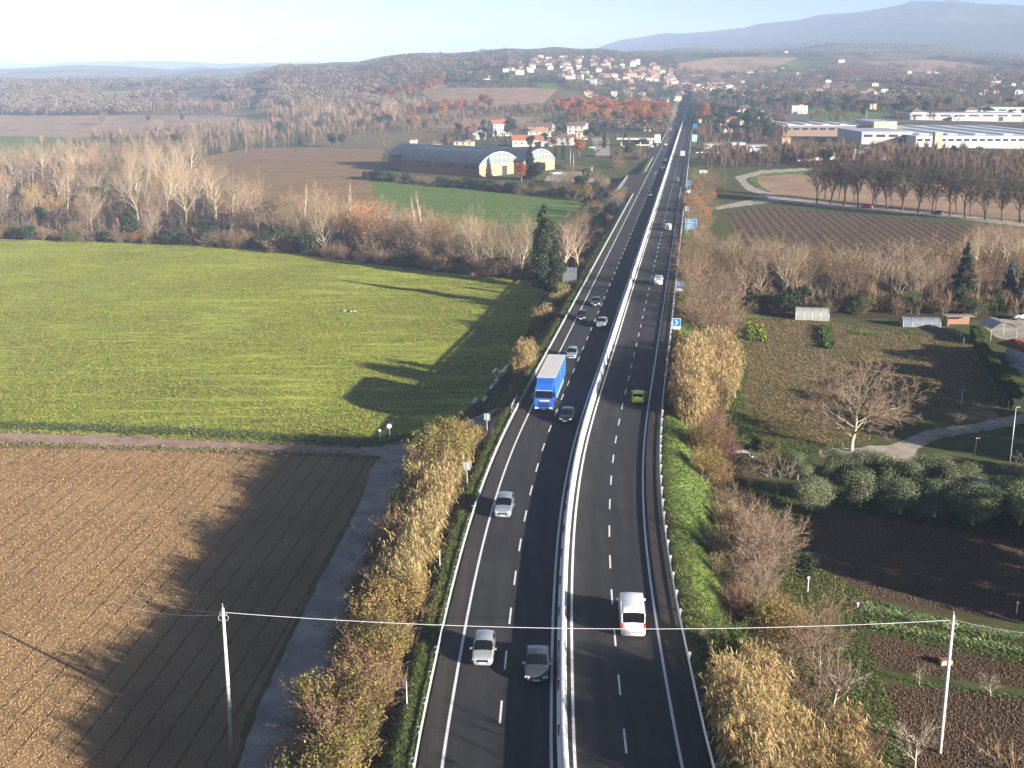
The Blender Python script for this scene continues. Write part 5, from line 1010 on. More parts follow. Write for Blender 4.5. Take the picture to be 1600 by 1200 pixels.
for x, y, k, m_ in far_cars:
    o = on_road(x, y, k, m_, None, low=True); cn = {P_black: "black", P_dgrey: "dark grey", P_silver: "silver", P_bsilver: "bluish silver", P_white: "white"}[m_]; reg(o, f"tiny {cn} car", "in the oncoming queue towards the village")
_v = on_road(1058.5, 280.5, 'minivan', P_green, "dark green van driving away beyond the lay-by", True, "van", .9, "vans on the highway", cat="van", windows=False)

# lorries: boxes with cab, wheels, lamps
M_tarp = mat("blue tarpaulin", (.03, .115, .40), .45, var=.12, vscale=.6); M_cabblue = paint_m("blue cab paint", (.02, .10, .42)); M_roofw = mat("dusty pale roof sheet", (.56, .53, .52), .75, var=.10, vscale=.5); M_dark = mat("chassis black", (.02, .02, .022), .7)
def truck(X, Y, rz):
    r = empty("articulated_truck", (X, Y, .004), rz, "blue articulated truck with pale roof in the slow lane", "truck")
    def cb(nm, m_, mb, par=r, smooth=False): return mb.build(nm, m_, par, smooth)
    # x: 0 at the front bumper, increasing to the rear
    prof = [(0.02, .45), (0, 1.15), (.06, 1.75), (.30, 2.75), (.42, 3.0), (2.15, 3.0), (2.15, .7), (1.9, .45)]
    cb("cab", M_cabblue, MB().extr([(x, z) for x, z in prof], -1.22, 1.22))
    cb("roof_deflector", M_cabblue, MB().add([(.45, -1.1, 3.0), (.45, 1.1, 3.0), (2.1, -1.18, 3.0), (2.1, 1.18, 3.0), (1.0, -.98, 3.45), (1.0, .98, 3.45), (2.1, -1.12, 3.88), (2.1, 1.12, 3.88)], [(0, 1, 5, 4), (4, 5, 7, 6), (2, 6, 7, 3), (0, 4, 6, 2), (1, 3, 7, 5)]))
    cb("windscreen", M_glass, MB().add([(.045, -1.12, 1.80), (.045, 1.12, 1.80), (.262, 1.10, 2.68), (.262, -1.10, 2.68)], [(0, 1, 2, 3)]))
    cb("sun_visor", mat("visor", (.30, .42, .60), .4), MB().box((.16, 0, 2.78), (.28, 2.2, .08), 0, 0, .5))
    cb("side_window", M_glass, MB().box((.75, -1.222, 2.2), (.8, .012, .62)).box((.75, 1.222, 2.2), (.8, .012, .62)))
    g_ = MB(); [g_.box((-.012, 0, .66 + .12 * i), (.03, 1.45, .075)) for i in range(5)]; cb("grille", M_black, g_)
    cb("front_badge", M_lamp, MB().box((.004, -.1, 1.48), (.03, 1.3, .13)))
    cb("bumper", M_cabblue, MB().box((.05, 0, .42), (.24, 2.46, .38)))
    for s_ in (1, -1):
        cb("headlight", M_lamp, MB().box((-.09, s_ * .95, .5), (.06, .42, .2))); cb("wing_mirror", M_black, MB().box((.12, s_ * 1.42, 2.25), (.16, .2, .62)).box((.15, s_ * 1.3, 2.5), (.05, .25, .04)))
    cb("number_plate", M_plate, MB().box((-.09, 0, .33), (.03, .55, .12)))
    cb("chassis", M_dark, MB().box((7.8, 0, .95), (14.5, .9, .3)))
    tr = cb("trailer_box", [M_tarp, M_roofw], MB().box((9.2, 0, 2.58), (13.4, 2.52, 2.78)).mat(1).box((5.65, 0, 4.0), (6.22, 2.5, .06)).box((12.45, 0, 4.0), (6.8, 2.5, .06)))
    cb("roof_seam", M_dark, MB().box((8.9, 0, 3.985), (.28, 2.5, .04)), tr); st_ = MB()
    [st_.box((x, s_ * 1.268, 2.58), (.05, .02, 2.7)) for x in (2.55, 9.0, 15.85) for s_ in (1, -1)]; cb("corner_post", mat("pale blue post", (.12, .3, .75), .5), st_, tr)
    sk = MB(); [sk.box((9.4, s_ * 1.2, .8), (9.2, .05, .55)) for s_ in (1, -1)]; cb("side_skirt", mat("pale blue skirt", (.2, .32, .55), .5), sk)
    for x in (1.25, 3.9, 11.6, 12.9, 14.2):
        for s_ in (1, -1):
            w = MB().tube((x, s_ * .92, .5), (x, s_ * 1.22, .5), .5, None, 18).build("wheel", M_tyre, r); MB().tube((x, s_ * .93, .5), (x, s_ * 1.23, .5), .27, None, 10).build("rim", M_rim, w)
    cb("rear_door", M_dark, MB().box((15.92, 0, 2.5), (.05, 2.4, 2.6))); cb("tail_light", M_tail, MB().box((15.9, -1.05, .95), (.05, .35, .14)).box((15.9, 1.05, .95), (.05, .35, .14)))
    return r
_x0, _y0 = gz(849.5, 639, .35); truck(_x0, _y0, PI / 2 - road_ang(_y0))
def box_truck(px_, py_, away, label, body_, Lb=6.0, ht=3.2):
    X, Y = gz(px_, py_, ht / 2); r = empty("box_truck", (X, Y, .004), PI / 2 - road_ang(Y) + (PI if away else 0), label, "truck", "far trucks on the highway")
    MB().box((.9, 0, 1.95), (Lb, 2.3, 2.3)).build("cargo_box", body_, r); MB().extr([(-3.9, .5), (-3.85, 1.3), (-3.4, 2.3), (-2.2, 2.35), (-2.2, .5)], -1.05, 1.05).build("cab", P_white, r); MB().box((-3.66, 0, 1.8), (.05, 1.9, .8), 0, 0, .42).build("windscreen", M_glass, r); MB().box((.3, 0, .7), (7, .8, .25)).build("chassis", M_dark, r)
    for x in (-3.0, 2.4):
        for s_ in (1, -1): MB().tube((x, s_ * .8, .42), (x, s_ * 1.08, .42), .42, None, 12).build("wheel", M_tyre, r)
    MB().box((3.92, 0, 1.9), (.03, .03, 2.2)).build("door_seam", M_dark, r)
box_truck(1066.8, 240.3, True, "pale box truck driving away past the filling station", mat("pale box", (.55, .57, .60), .5))

# ------------------------------------------------------------------ poles, wires, lamps, signs
M_pole = mat("concrete pole", (.56, .54, .50), .85, var=.15, vscale=1.5); M_insul = mat("insulator", (.25, .17, .12), .4); M_wire = mat("cable", (.55, .55, .57), .5)
def pole(px_, py_, zt, label, r0=.17, r1=.10, fit=True):
    X, Y = gz(px_, py_, zt); zb = tz(X, Y); r = empty("utility_pole", (X, Y, zb), 0, label, "utility pole", "concrete utility poles"); h = zt - zb
    MB().tube((0, 0, -.3), (0, 0, h), r0, r1, 14).build("post", M_pole, r, True)
    if fit:
        b = MB().box((0, 0, h - .55), (.34, .10, .08)).box((0, 0, h + .1), (.06, .06, .5)); b.build("bracket", M_galvd, r)
        for s_ in (-1, 1): MB().tube((s_ * .2, 0, h - .5), (s_ * .2, 0, h - .3), .05, .035, 8).build("insulator", M_insul, r)
        for s_ in (-1, 1): MB().path([(s_ * .2 + .16 * s_ * math.sin(t), 0, h - .55 - .22 * (1 - math.cos(t))) for t in np.linspace(0, PI * 1.5, 9)], .012, 5).build("cable_loop", M_wire, r)
    return Vector((X, Y, zt))
pL = pole(348, 950, 6.2, "concrete utility pole between the sown field and the dirt road"); pR = pole(1490, 962, 5.9, "leaning concrete utility pole standing on the dug plot")
def wire(p, q_, sag, r, label, name="overhead_wire", n=40):
    p = Vector(p); q_ = Vector(q_); c_ = (p + q_) / 2; pts = [tuple(p.lerp(q_, t) - Vector((0, 0, sag * 4 * t * (1 - t))) - c_) for t in [i / n for i in range(n + 1)]]; o = MB().path(pts, r, 5).build(name, M_wire, None); o.location = c_
    return tag(o, label, "wire", "overhead wires")
wire(pL + Vector((.2, 0, -.35)), pR + Vector((-.2, 0, -.35)), .95, .021, "pale overhead wire spanning the highway between the two concrete poles")
_e = gz(1660, 992, 6.0); wire(pR + Vector((.2, 0, -.35)), (_e[0], _e[1], 6.0), .25, .018, "overhead wire leading on from the pole on the dug plot")
_e = gz(150, 972, 3.5); wire(pL + Vector((-.2, 0, -.35)), (pL.x - 9.5, pL.y + 6, 4.9), .4, .007, "thin upper wire leaving the pole over the sown field"); wire(pL + Vector((-.2, 0, -.5)), (pL.x - 9.8, pL.y + 5, 4.4), .5, .007, "thin lower wire leaving the pole over the sown field")
def lamp_post(x, y, h, label, arm=0.0, r0=.07, head=True, group="garden lane lamp posts", z=None):
    X, Y, Z = at(x, y) if z is None else (*gz(x, y, z), z); r = empty("street_lamp", (X, Y, Z), 0, label, "street lamp", group); MB().tube((0, 0, -.2), (0, 0, h), r0, r0 * .6, 10).build("post", M_galv, r, True)
    if head: MB().tube((0, 0, h - .05), (arm, 0, h + .1), .03, .025, 6).box((arm, 0, h + .1), (.5, .22, .1)).build("lamp_head", M_galvd, r)
    return r
lamp_post(1578, 722, 7.2, "tall pale street lamp where the lane turns", .25); lamp_post(1501, 642, 3.0, "shorter lamp post on the dark meadow", .2); lamp_post(1523, 712, 2.3, "short rusty lamp inside the lane's loop", .15, .035)
def road_sign(x, y, zb, w, h, hp, m_, label, back=False, art=None, posts=2, cat="road sign", group="blue signs on the right verge", plate=None, name="road_sign"):
    X, Y = gz(x, y, zb); zg = tz(X, Y); r = empty(name, (X, Y, zg), -road_ang(Y), label, cat, group); H0 = hp + (zb - zg) - 0
    p_ = MB()
    for px_ in ([0] if posts == 1 else [-w * .32, w * .32]): p_.tube((px_, .06, -.3), (px_, .06, H0 + h), .05, None, 8)
    p_.build("post", M_galv, r); pn = MB().box((0, 0, H0 + h / 2), (w, .05, h)).build("panel", m_, r)
    MB().box((0, -.018, H0 + h / 2), (w + .1, .03, h + .1)).build("frame", M_line if not back else M_galvd, pn).location = (0, .012, 0)
    if plate: MB().box((0, -.03, H0 - .3), (w, .04, .45)).build("sub_panel", M_line, r)
    if art: art(r, pn, H0, w, h)
    return r
M_sblue = mat("sign blue", (.01, .16, .58), .45); M_sblue2 = mat("bright sign blue", (.012, .20, .44), .45)
def bars(r, pn, H0, w, h):
    b = MB()
    for i, (x0, ln) in enumerate(((-.34, .5), (-.1, .72), (-.36, .42), (-.05, .8), (-.2, .6))): b.box((x0 * w * .3, -.04, H0 + h * (.84 - .17 * i)), (w * ln, .012, h * .05))
    b.build("lettering", M_line, pn)
road_sign(1079, 364, 0, 3.1, 2.9, 1.0, M_sblue2, "large square blue direction sign", art=bars)
def chev(r, pn, H0, w, h):
    b = MB(); b.box((-.02 * w, -.04, H0 + h * .64), (w * .5, .02, h * .11), ry=.8).box((-.02 * w, -.04, H0 + h * .36), (w * .5, .02, h * .11), ry=-.8); b.build("chevron", M_line, pn)
road_sign(1057, 515, 0, 1.3, 1.35, .6, M_sblue, "blue sign with a white arrow bending right", art=chev, plate=True)
def bridge_(r, pn, H0, w, h): b = MB(); [b.box((.3 * w * math.cos(t), -.04, H0 + h * .42 + .28 * h * math.sin(t)), (.2 * w, .02, h * .1), ry=-(t - PI / 2)) for t in np.linspace(.3, PI - .3, 6)]; b.build("arch_symbol", M_line, pn)
road_sign(1062, 455, 0, 1.2, 1.3, .6, M_sblue, "blue sign with a white arch symbol and white plate below", art=bridge_, plate=True)
road_sign(1073.5, 332, 0, 1.3, 1.4, .5, mat("pale sign", (.5, .62, .68), .5), "pale sign facing the traffic above the large blue one", posts=1)
road_sign(1075, 303, 0, 1.6, 1.0, .4, M_line, "small white sign plate beneath a blue one"); road_sign(1076, 295, 0, 1.6, 1.6, 1.6, M_sblue2, "small light blue sign above a white plate")
road_sign(1099, 279, -3, 3.6, 1.4, 2.4, mat("grey sign back", (.42, .44, .46), .6), "grey rectangular sign panel set back among the scrub", back=True, group="grey backs of signs", )
road_sign(1086, 205, 0, 3.2, 3.2, 2.4, M_sblue2, "square light blue sign far ahead right of the road"); road_sign(1085, 226, 0, 3.0, 4.2, 2.0, mat("pale blue sign", (.35, .55, .72), .5), "pale blue filling station sign at the right edge", posts=1)
X, Y = gz(1074.5, 170, 0); r = empty("sign_gantry", (X, Y, 0), -road_ang(Y), "blue overhead direction sign across the far end of the highway", "sign gantry")
MB().tube((-6.2, 0, 0), (-6.2, 0, 8.6), .2, None, 8).tube((6.8, 0, 0), (6.8, 0, 8.6), .2, None, 8).box((.3, 0, 8.2), (13.2, .3, .5)).build("frame", M_galv, r); pn = MB().box((.3, -.25, 7.6), (12, .1, 5.2)).build("panel", M_sblue2, r); MB().box((.3, -.32, 9), (8, .03, .5)).box((-.7, -.32, 7.6), (6, .03, .5)).box((.3, -.32, 6.3), (9, .03, .5)).build("lettering", M_line, pn)
# sign frame seen from behind beside the cypress
X, Y = gz(890, 462, -3.6); r = empty("road_sign", (X, Y, tz(X, Y)), -road_ang(Y) - .1, "back of a large road sign on four pale posts beside the cypresses", "road sign", "grey backs of signs")
for i in range(4): MB().tube((-1.35 + .9 * i, 0, -.3), (-1.35 + .9 * i, 0, 4.6), .075, None, 8).build("post", mat("pale steel post", (.6, .6, .6), .5), r)
pb = MB().box((0, -.12, 3.0), (3.1, .05, 3.0)).build("panel", mat("dark sign back", (.16, .17, .18), .6), r); MB().box((0, -.06, 1.9), (3.1, .06, .06)).box((0, -.06, 4.1), (3.1, .06, .06)).build("cross_bar", M_galv, pb)
for x, y, w, label in ((730, 778, .55, "small grey sign seen edge-on with two slanting props, nearer the silver car"), (761, 690, .5, "small grey sign back on a propped post near the junction hedge")):
    X, Y = gz(x, y + 8, -2.0); Z = tz(X, Y); r = empty("small_sign", (X, Y, Z), -.3, label, "road sign", "small signs on the left bank"); MB().tube((0, 0, -.2), (0, 0, 2.9), .035, None, 6).tube((.0, .5, 0), (0, 0, 1.7), .025, None, 5).build("post", M_galv, r); MB().box((0, .03, 2.5), (.75, .04, .85)).build("panel", mat("grey sign back", (.42, .44, .46), .6), r)
for x, y, h, label in ((688, 925, 2.0, "thin white marker post on the left bank, between the two others"), (637, 1150, 2.2, "thin white marker post on the left bank near the bottom"), (797, 640, 2.0, "thin pale marker post beside the underpass railing")):
    X, Y = gz(x, y, -2.2); Z = tz(X, Y); r = empty("marker_post", (X, Y, Z), 0, label, "marker post", "thin marker posts on the left bank"); MB().tube((0, 0, -.2), (0, 0, h), .035, None, 6).build("post", mat("pale steel post", (.6, .6, .6), .5), r); MB().tube((.0, .6, 0), (0, 0, h * .6), .025, None, 5).build("prop", M_galv, r)
for x, y, h, m_, label in ((594, 694, 1.9, M_line, "small white square sign at the corner of the green field"), (609, 689, 2.1, mat("grey sign back", (.42, .44, .46), .6), "round grey sign seen from behind at the corner of the green field")):
    X, Y, Z = at(x, y); r = empty("small_sign", (X, Y, Z), 0, label, "road sign", "signs at the field junction"); MB().tube((0, 0, -.2), (0, 0, h), .03, None, 6).build("post", M_galv, r)
    (MB().box((0, -.04, h), (.35, .03, .35)) if m_ is M_line else MB().tube((0, -.06, h), (0, -.03, h), .34, None, 20)).build("panel", m_, r)
X, Y, Z = at(642, 738); r = empty("small_sign", (X, Y, Z), 0, "two round red-rimmed signs, one above the other, at the hedge", "road sign", "signs at the field junction"); MB().tube((0, 0, -.2), (0, 0, 2.6), .03, None, 6).build("post", M_galv, r)
for z in (2.3, 1.65): d_ = MB().tube((0, -.06, z), (0, -.03, z), .3, None, 20).build("disc", P_red, r); MB().tube((0, -.07, z), (0, -.06, z), .21, None, 20).build("disc_centre", M_line, d_)
# underpass walls and railings
M_cw = mat("pale concrete", (.50, .48, .43), .85, var=.18, vscale=1.2, bump=.3)
r = empty("underpass_wall", rp(11.6, 138, -5), -road_ang(138), "pale stepped concrete wing wall of the underpass on the right bank", "retaining wall", "underpass walls")
MB().extr([(-1.2, 0), (-1.2, 4.6), (.2, 4.5), (3.6, 2.6), (3.6, 0)], -3.0, -2.65, 'y').box((-.2, -1.5, 2.6), (.35, 3.0, 4.2)).build("wall", M_cw, r); MB().add([(-1.25, -3.06, 4.6), (.2, -3.06, 4.5), (3.65, -3.06, 2.6), (3.65, -2.6, 2.6), (.2, -2.6, 4.5), (-1.25, -2.6, 4.6), (-1.25, -3.06, 4.72), (.2, -3.06, 4.62), (3.65, -3.06, 2.72), (3.65, -2.6, 2.72), (.2, -2.6, 4.62), (-1.25, -2.6, 4.72)], [(6, 7, 10, 11), (7, 8, 9, 10), (0, 1, 7, 6), (1, 2, 8, 7), (2, 3, 9, 8), (4, 3, 9, 10), (5, 4, 10, 11)]).build("coping", M_conc, r)
r = empty("underpass_wall", rp(-10.0, 150, -5), -road_ang(150), "low grey concrete wing wall of the underpass on the left bank", "retaining wall", "underpass walls")
MB().extr([(0, 0), (0, 4.5), (-1.0, 4.3), (-6.6, 1.8), (-6.6, 0)], 2.6, 2.95, 'y').extr([(0, 0), (0, 4.5), (-1.0, 4.3), (-6.6, 1.8), (-6.6, 0)], -2.95, -2.6, 'y').build("wall", M_cw, r); MB().box((-.6, 0, 2.2), (.3, 5.2, 4.4)).build("portal_shade_panel", mat("painted opening shade", (.03, .03, .032), .9), r)  # closed panel across the underpass mouth, its inner shade painted as a dark colour
r = empty("bridge_railing", rp(-9.3, 150, 0), -road_ang(150), "short steel lattice railing above the underpass beside the blue truck", "railing"); b = MB()
for i in range(5): b.tube((0, -3 + 1.5 * i, -.3), (0, -3 + 1.5 * i, 1.1), .03, None, 6); 
for i in range(4): b.tube((0, -3 + 1.5 * i, .1), (0, -1.5 + 1.5 * i, 1.05), .02, None, 5).tube((0, -3 + 1.5 * i, 1.05), (0, -1.5 + 1.5 * i, .1), .02, None, 5)
b.build("lattice", M_galv, r); MB().tube((0, -3, 1.1), (0, 3, 1.1), .035, None, 6).build("handrail", M_galv, r)
# ditch water
M_water = mat("still ditch water", (.10, .115, .13), .04, spec=1.0)
for pts in ([(737, 628), (743, 620), (747, 621), (741, 630)], [(752, 626), (758, 619), (762, 620), (757, 627)], [(763, 606), (780, 585), (793, 566), (797, 568), (784, 590), (767, 608)], [(768, 581), (775, 573), (778, 575), (771, 583)]):
    vs = []
    for x, y in pts: X, Y = gz(x, y, -5.0); vs.append((X, Y, tz(X, Y) + .07))
    o = linko(bpy.data.objects.new("ditch_water", mesh_np("ditch_water", vs, tris=[(0, i, i + 1) for i in range(1, len(vs) - 1)], mats=[M_water]))); tag(o, "narrow strip of still water in the ditch at the field's edge", "water", kind="structure")

# ------------------------------------------------------------------ buildings
M_win = mat("window glass", (.03, .04, .055), .1, spec=.7); M_shut = mat("shutter brown", (.12, .08, .05), .6); M_door = mat("door brown", (.16, .10, .06), .6); M_brick = mat("orange brick wall", (.26, .14, .09), .9, var=.12, vscale=1.5)
def tile(name, c): return mat(name, c, .85, var=.22, vscale=2.5, bump=.4)
R_red = tile("red roof tiles", (.36, .13, .075)); R_or = tile("orange roof tiles", (.42, .21, .12)); R_br = tile("brown roof tiles", (.17, .11, .085)); R_gr = tile("grey roof", (.24, .22, .21))
def plast(name, c): return mat(name, c, .85, var=.06, vscale=.8)
W_wh = plast("white plaster", (.56, .54, .51)); W_cr = plast("cream plaster", (.58, .50, .39)); W_pk = plast("pink plaster", (.58, .36, .28)); W_ye = plast("yellow plaster", (.68, .54, .28)); W_gr = plast("grey plaster", (.42, .41, .40)); W_tan = plast("tan plaster", (.52, .40, .26)); W_st = plast("stone wall", (.38, .33, .27))
def house(X, Y, Z, w, d, h, rz, wall, roof, desc, place, group, kind='hip', st=2, detail=True, name="house", label=None, cat="house"):
    """w along its own x, d deep, h to the eaves"""
    r = empty(name, (X, Y, Z), rz, label, cat, group)
    MB().box((0, 0, h / 2 - .5), (w, d, h + 1)).build("wall", wall, r); e = .45; rh = min(w, d) * .22; W2, D2 = w / 2 + e, d / 2 + e
    m_ = MB()
    if kind == 'hip':
        k = max(W2 - D2, 0) if W2 > D2 else 0; k2 = max(D2 - W2, 0)
        m_.add([(-W2, -D2, h), (W2, -D2, h), (W2, D2, h), (-W2, D2, h), (-k, -k2, h + rh), (k, k2, h + rh)] if W2 >= D2 else [(-W2, -D2, h), (W2, -D2, h), (W2, D2, h), (-W2, D2, h), (0, -k2, h + rh), (0, k2, h + rh)],
               [(0, 1, 5, 4), (1, 2, 5), (2, 3, 4, 5), (3, 0, 4)] if W2 >= D2 else [(0, 1, 4), (1, 2, 5, 4), (2, 3, 5), (3, 0, 4, 5)]); m_.box((0, 0, h - .06), (2 * W2, 2 * D2, .12))
    elif kind == 'gable':
        m_.add([(-W2, -D2, h), (W2, -D2, h), (W2, D2, h), (-W2, D2, h), (-W2, 0, h + rh), (W2, 0, h + rh)], [(0, 1, 5, 4), (2, 3, 4, 5)]); m_.box((0, -D2 * .5, h + rh * .5 - .12), (.02, .02, .02))
        MB().add([(-w / 2, -d / 2, h), (-w / 2, d / 2, h), (-w / 2, 0, h + rh * .9), (w / 2, -d / 2, h), (w / 2, d / 2, h), (w / 2, 0, h + rh * .9)], [(0, 2, 1), (3, 4, 5)]).build("gable", wall, r)
    else: m_.box((0, 0, h + .1), (w + .3, d + .3, .35)).box((w * .2, 0, h + .7), (w * .25, d * .3, 1.0))
    rf = m_.build("roof", roof, r)
    if detail:
        if kind != 'flat': MB().box((w * .2, d * .12, h + rh * .8), (.6, .6, 1.4)).build("chimney", wall, rf)
        for s_ in range(st):
            zc = (s_ + .55) * h / st
            for side_, ln in ((0, w), (1, d), (2, w)):
                n = max(1, int(ln / 3.6))
                for i in range(n):
                    u = -ln / 2 + (i + .5) * ln / n
                    if side_ == 0: c_, dm = (u, -d / 2 - .02, zc), (1.0, .08, 1.35)
                    elif side_ == 2: c_, dm = (u, d / 2 + .02, zc), (1.0, .08, 1.35)
                    else: c_, dm = (-w / 2 - .02, u, zc), (.08, 1.0, 1.35)
                    if side_ == 2: continue
                    MB().box(c_, dm).build("window", M_win if (i + s_) % 3 else M_shut, r)
        MB().box((w * .1, -d / 2 - .03, 1.05), (1.1, .1, 2.1)).build("door", M_door, r)
    if desc: reg(r, desc, place)
    return r
def H(x0, x1, y1, y0, wall, roof, desc, kind='hip', st=2, d=None, rz=None, place="in the village by the highway", group="village houses", name="house", cat="house", label=None, detail=True, eave=.74):
    """a house by its outline in the photograph: columns x0..x1, foot row y1, roof top row y0"""
    X, Y, Z = at((x0 + x1) / 2, y1); s = F / (Y * CP); w = (x1 - x0) / s; h = (y1 - y0) / s * eave; d = d or min(w * .8, 14); rz = random.uniform(-.25, .25) if rz is None else rz; w = (w - d * abs(math.sin(rz))) / math.cos(rz)
    return house(X, Y + d / 2, Z, max(w, 3), d, max(h, 2.4), rz, wall, roof, desc, place, group, kind, st, detail, name, label, cat)
H(761, 800, 213, 187, W_wh, R_red, None, st=3, rz=.35, d=13, label="white three-storey house with red hipped roof, tallest of the village", kind='gable')
H(735, 760, 218, 205, W_gr, R_gr, None, st=1, label="low grey house left of the white three-storey one")
H(676, 702, 232, 222, W_tan, R_br, None, st=1, label="small brown-roofed house at the village's left end", kind='gable')
H(709, 741, 232, 219, W_ye, R_gr, None, st=2, kind='flat', rz=-.1, label="blocky yellow house behind the vaulted warehouse")
H(797, 850, 229, 216, W_cr, R_red, None, st=1, rz=.1, d=14, label="long low house with red roof in the middle of the village", kind='gable')
H(845, 864, 229, 218, W_wh, R_or, None, st=1, kind='flat', label="pale flat-roofed annexe beside the long red-roofed house")
H(822, 862, 214, 203, W_cr, R_or, None, st=2, label="cream house with broad orange roof behind the long one")
H(862, 900, 227, 211, W_gr, R_br, None, st=2, label="dark-roofed grey house in front of the white houses")
H(886, 920, 214, 191, W_wh, R_br, None, st=3, rz=-.25, kind='gable', label="tall white gabled house at the village's right side")
H(900, 918, 218, 204, W_cr, R_or, None, st=2, label="cream house joined to the tall white gabled one")
H(826, 868, 206, 196, W_gr, R_br, None, st=1, kind='gable', label="long dark-roofed house at the back of the village")
H(745, 762, 211, 199, W_gr, R_br, None, st=1, label="small dark house at the back beside the white one")
H(1006, 1018, 205, 194, W_cr, R_or, None, st=2, label="cream house alone below the russet wood")
H(640, 652, 224, 219, W_wh, R_red, None, st=1, label="tiny white shed at the brown field's corner", name="shed", cat="shed", detail=False)
# filling station
X, Y, Z = at(993, 229); r = empty("filling_station", (X, Y, Z), -.1, "white filling station with flat canopy left of the highway", "filling station")
MB().box((0, 6, 4.6), (24, 11, .7)).build("canopy", W_wh, r); MB().box((2, 12, 1.8), (18, 5, 3.6)).build("wall", W_cr, r); MB().box((2, 9.45, 1.9), (15, .1, 2.0)).build("window", M_win, r)
for x in (-9, -3, 3, 9): MB().box((x, 4, 2.1), (.5, .5, 4.3)).build("pillar", W_wh, r); MB().box((x, 4.9, .8), (.9, .6, 1.7)).build("fuel_pump", mat("pump", (.5, .5, .52), .4), r)
X, Y, Z = at(1027, 228); r = empty("price_sign", (X, Y, Z), 0, "tall pale sign board standing by the filling station", "sign"); MB().box((0, 0, 4.5), (3.6, .4, 5)).build("panel", plast("pale yellow panel", (.7, .7, .55)), r); MB().box((0, 0, 1), (.5, .3, 2.4)).build("post", M_galv, r)
for i, (x, y, m_) in enumerate(((974, 230, P_silver), (985, 231, P_white), (998, 231, P_black), (1010, 232, P_dgrey), (1018, 230, P_white), (925, 232, P_white), (935, 238, P_dgrey), (940, 226, P_silver), (875, 272, P_white), (868, 273, P_silver))):
    X, Y, Z = at(x, y); reg(car("parked_car", ('hatch', 'suv', 'sedan')[i % 3], m_, (X, Y, Z), random.uniform(-.5, .5) + (0 if i % 2 else PI / 2), None, "car", "cars parked in the village", low=True), {P_silver: "silver", P_white: "white", P_black: "black", P_dgrey: "dark grey"}[m_] + " parked car", "between the warehouses and the filling station")
# the two vaulted warehouses
M_vault = mat("blue grey vault roof", (.040, .058, .095), .75, var=.18, vscale=.25); M_vglass = mat("dusty gable glazing", (.17, .20, .20), .3); M_orange = plast("orange plaster", (.42, .28, .16)); 
def vault(P1, P2, P3, hw, ha, label, door=True):
    P1, P2, P3 = (Vector((a, b, 0)) for a, b in (P1, P2, P3)); fx = (P2 - P1).normalized(); w = (P2 - P1).length; L = (P3 - P1).length; rz = math.atan2(fx.y, fx.x); Z = tz(P1.x, P1.y)
    r = empty("vaulted_warehouse", (P1.x, P1.y, Z), rz, label, "warehouse", "vaulted warehouses")   # gable along +x, length along +y
    n = 18; R = (w * w / 4 + ha * ha) / (2 * ha); th = math.asin(min(1, w / 2 / R)); arc = [(w / 2 + R * math.sin(-th + 2 * th * i / n), hw + ha - R + R * math.cos(-th + 2 * th * i / n)) for i in range(n + 1)]
    MB().box((0, L / 2, hw / 2 - .5), (.3, L, hw + 1)).box((w, L / 2, hw / 2 - .5), (.3, L, hw + 1)).box((w / 2, L, hw / 2 - .5), (w, .3, hw + 1)).build("side_wall", M_brick, r)
    MB().box((w / 2, 0, hw / 2 - .5), (w, .3, hw + 1)).build("gable_wall", M_orange, r)
    o = [(a + (a - w / 2) * .03, z + .25) for a, z in arc]; poly = arc + o[::-1]; m_ = MB(); vs = []; fs = []
    ys = [-.4, L + .4]; 
    for y in ys: vs += [(a, y, z) for a, z in o] + [(a, y, z) for a, z in arc]
    k = 2 * (n + 1)
    for i in range(n): fs += [(i, i + 1, k + i + 1, k + i), (n + 1 + i, n + 2 + i, k + n + 2 + i, k + n + 1 + i), (i, i + 1, n + 2 + i, n + 1 + i), (k + i, k + i + 1, k + n + 2 + i, k + n + 1 + i)]
    m_.add(vs, fs); rf = m_.build("vault_roof", M_vault, r, False); s_ = MB()
    for j in range(1, int(L / 6)): [s_.tube((o[i][0], j * 6, o[i][1] + .02), (o[i + 1][0], j * 6, o[i + 1][1] + .02), .05, None, 4, False) for i in range(n)]
    s_.build("roof_rib", mat("roof rib", (.06, .075, .10), .6), rf)
    g_ = MB(); g_.add([(a, -.05, z) for a, z in arc] + [(w / 2, -.05, hw)], [(i, i + 1, n + 1) for i in range(n)]); gl = g_.build("gable_window", M_vglass, r); b = MB()
    for i in range(1, 9): x = w * i / 9; zt = hw + ha - R + math.sqrt(max(R * R - (x - w / 2) ** 2, 0)); b.box((x, -.12, (hw + zt) / 2), (.18, .1, zt - hw))
    b.box((w / 2, -.12, hw + ha * .5), (w * .75, .1, .18)); b.build("glazing_bar", W_wh, gl); e_ = MB(); [e_.tube((arc[i][0], -.3, arc[i][1]), (arc[i + 1][0], -.3, arc[i + 1][1]), .18, None, 6) for i in range(n)]; e_.build("gable_rim", W_wh, r)
    if door: MB().box((w * .62, -.2, 2.2), (3.6, .1, 4.6)).build("door", mat("dark door", (.03, .04, .035), .5), r)
    k = int(L / 5)
    for i in range(k): 
        if i % 3 != 2: MB().box((-.17, 3 + i * 5, hw - 1.4), (.08, 2.6, .9)).build("window", M_win, r)
    return r
vault(gz(749, 282, -3.5)[:2], gz(811, 276, -3.5)[:2], gz(600, 274, -3.0)[:2], 5.6, 5.4, "nearer long warehouse with dark blue vaulted roof and orange gable")
vault(gz(818, 276, -3.0)[:2], gz(866, 270, -3.0)[:2], gz(665, 257, -2.0)[:2], 5.6, 5.2, "farther vaulted warehouse behind, its gable beside the yard", door=True)
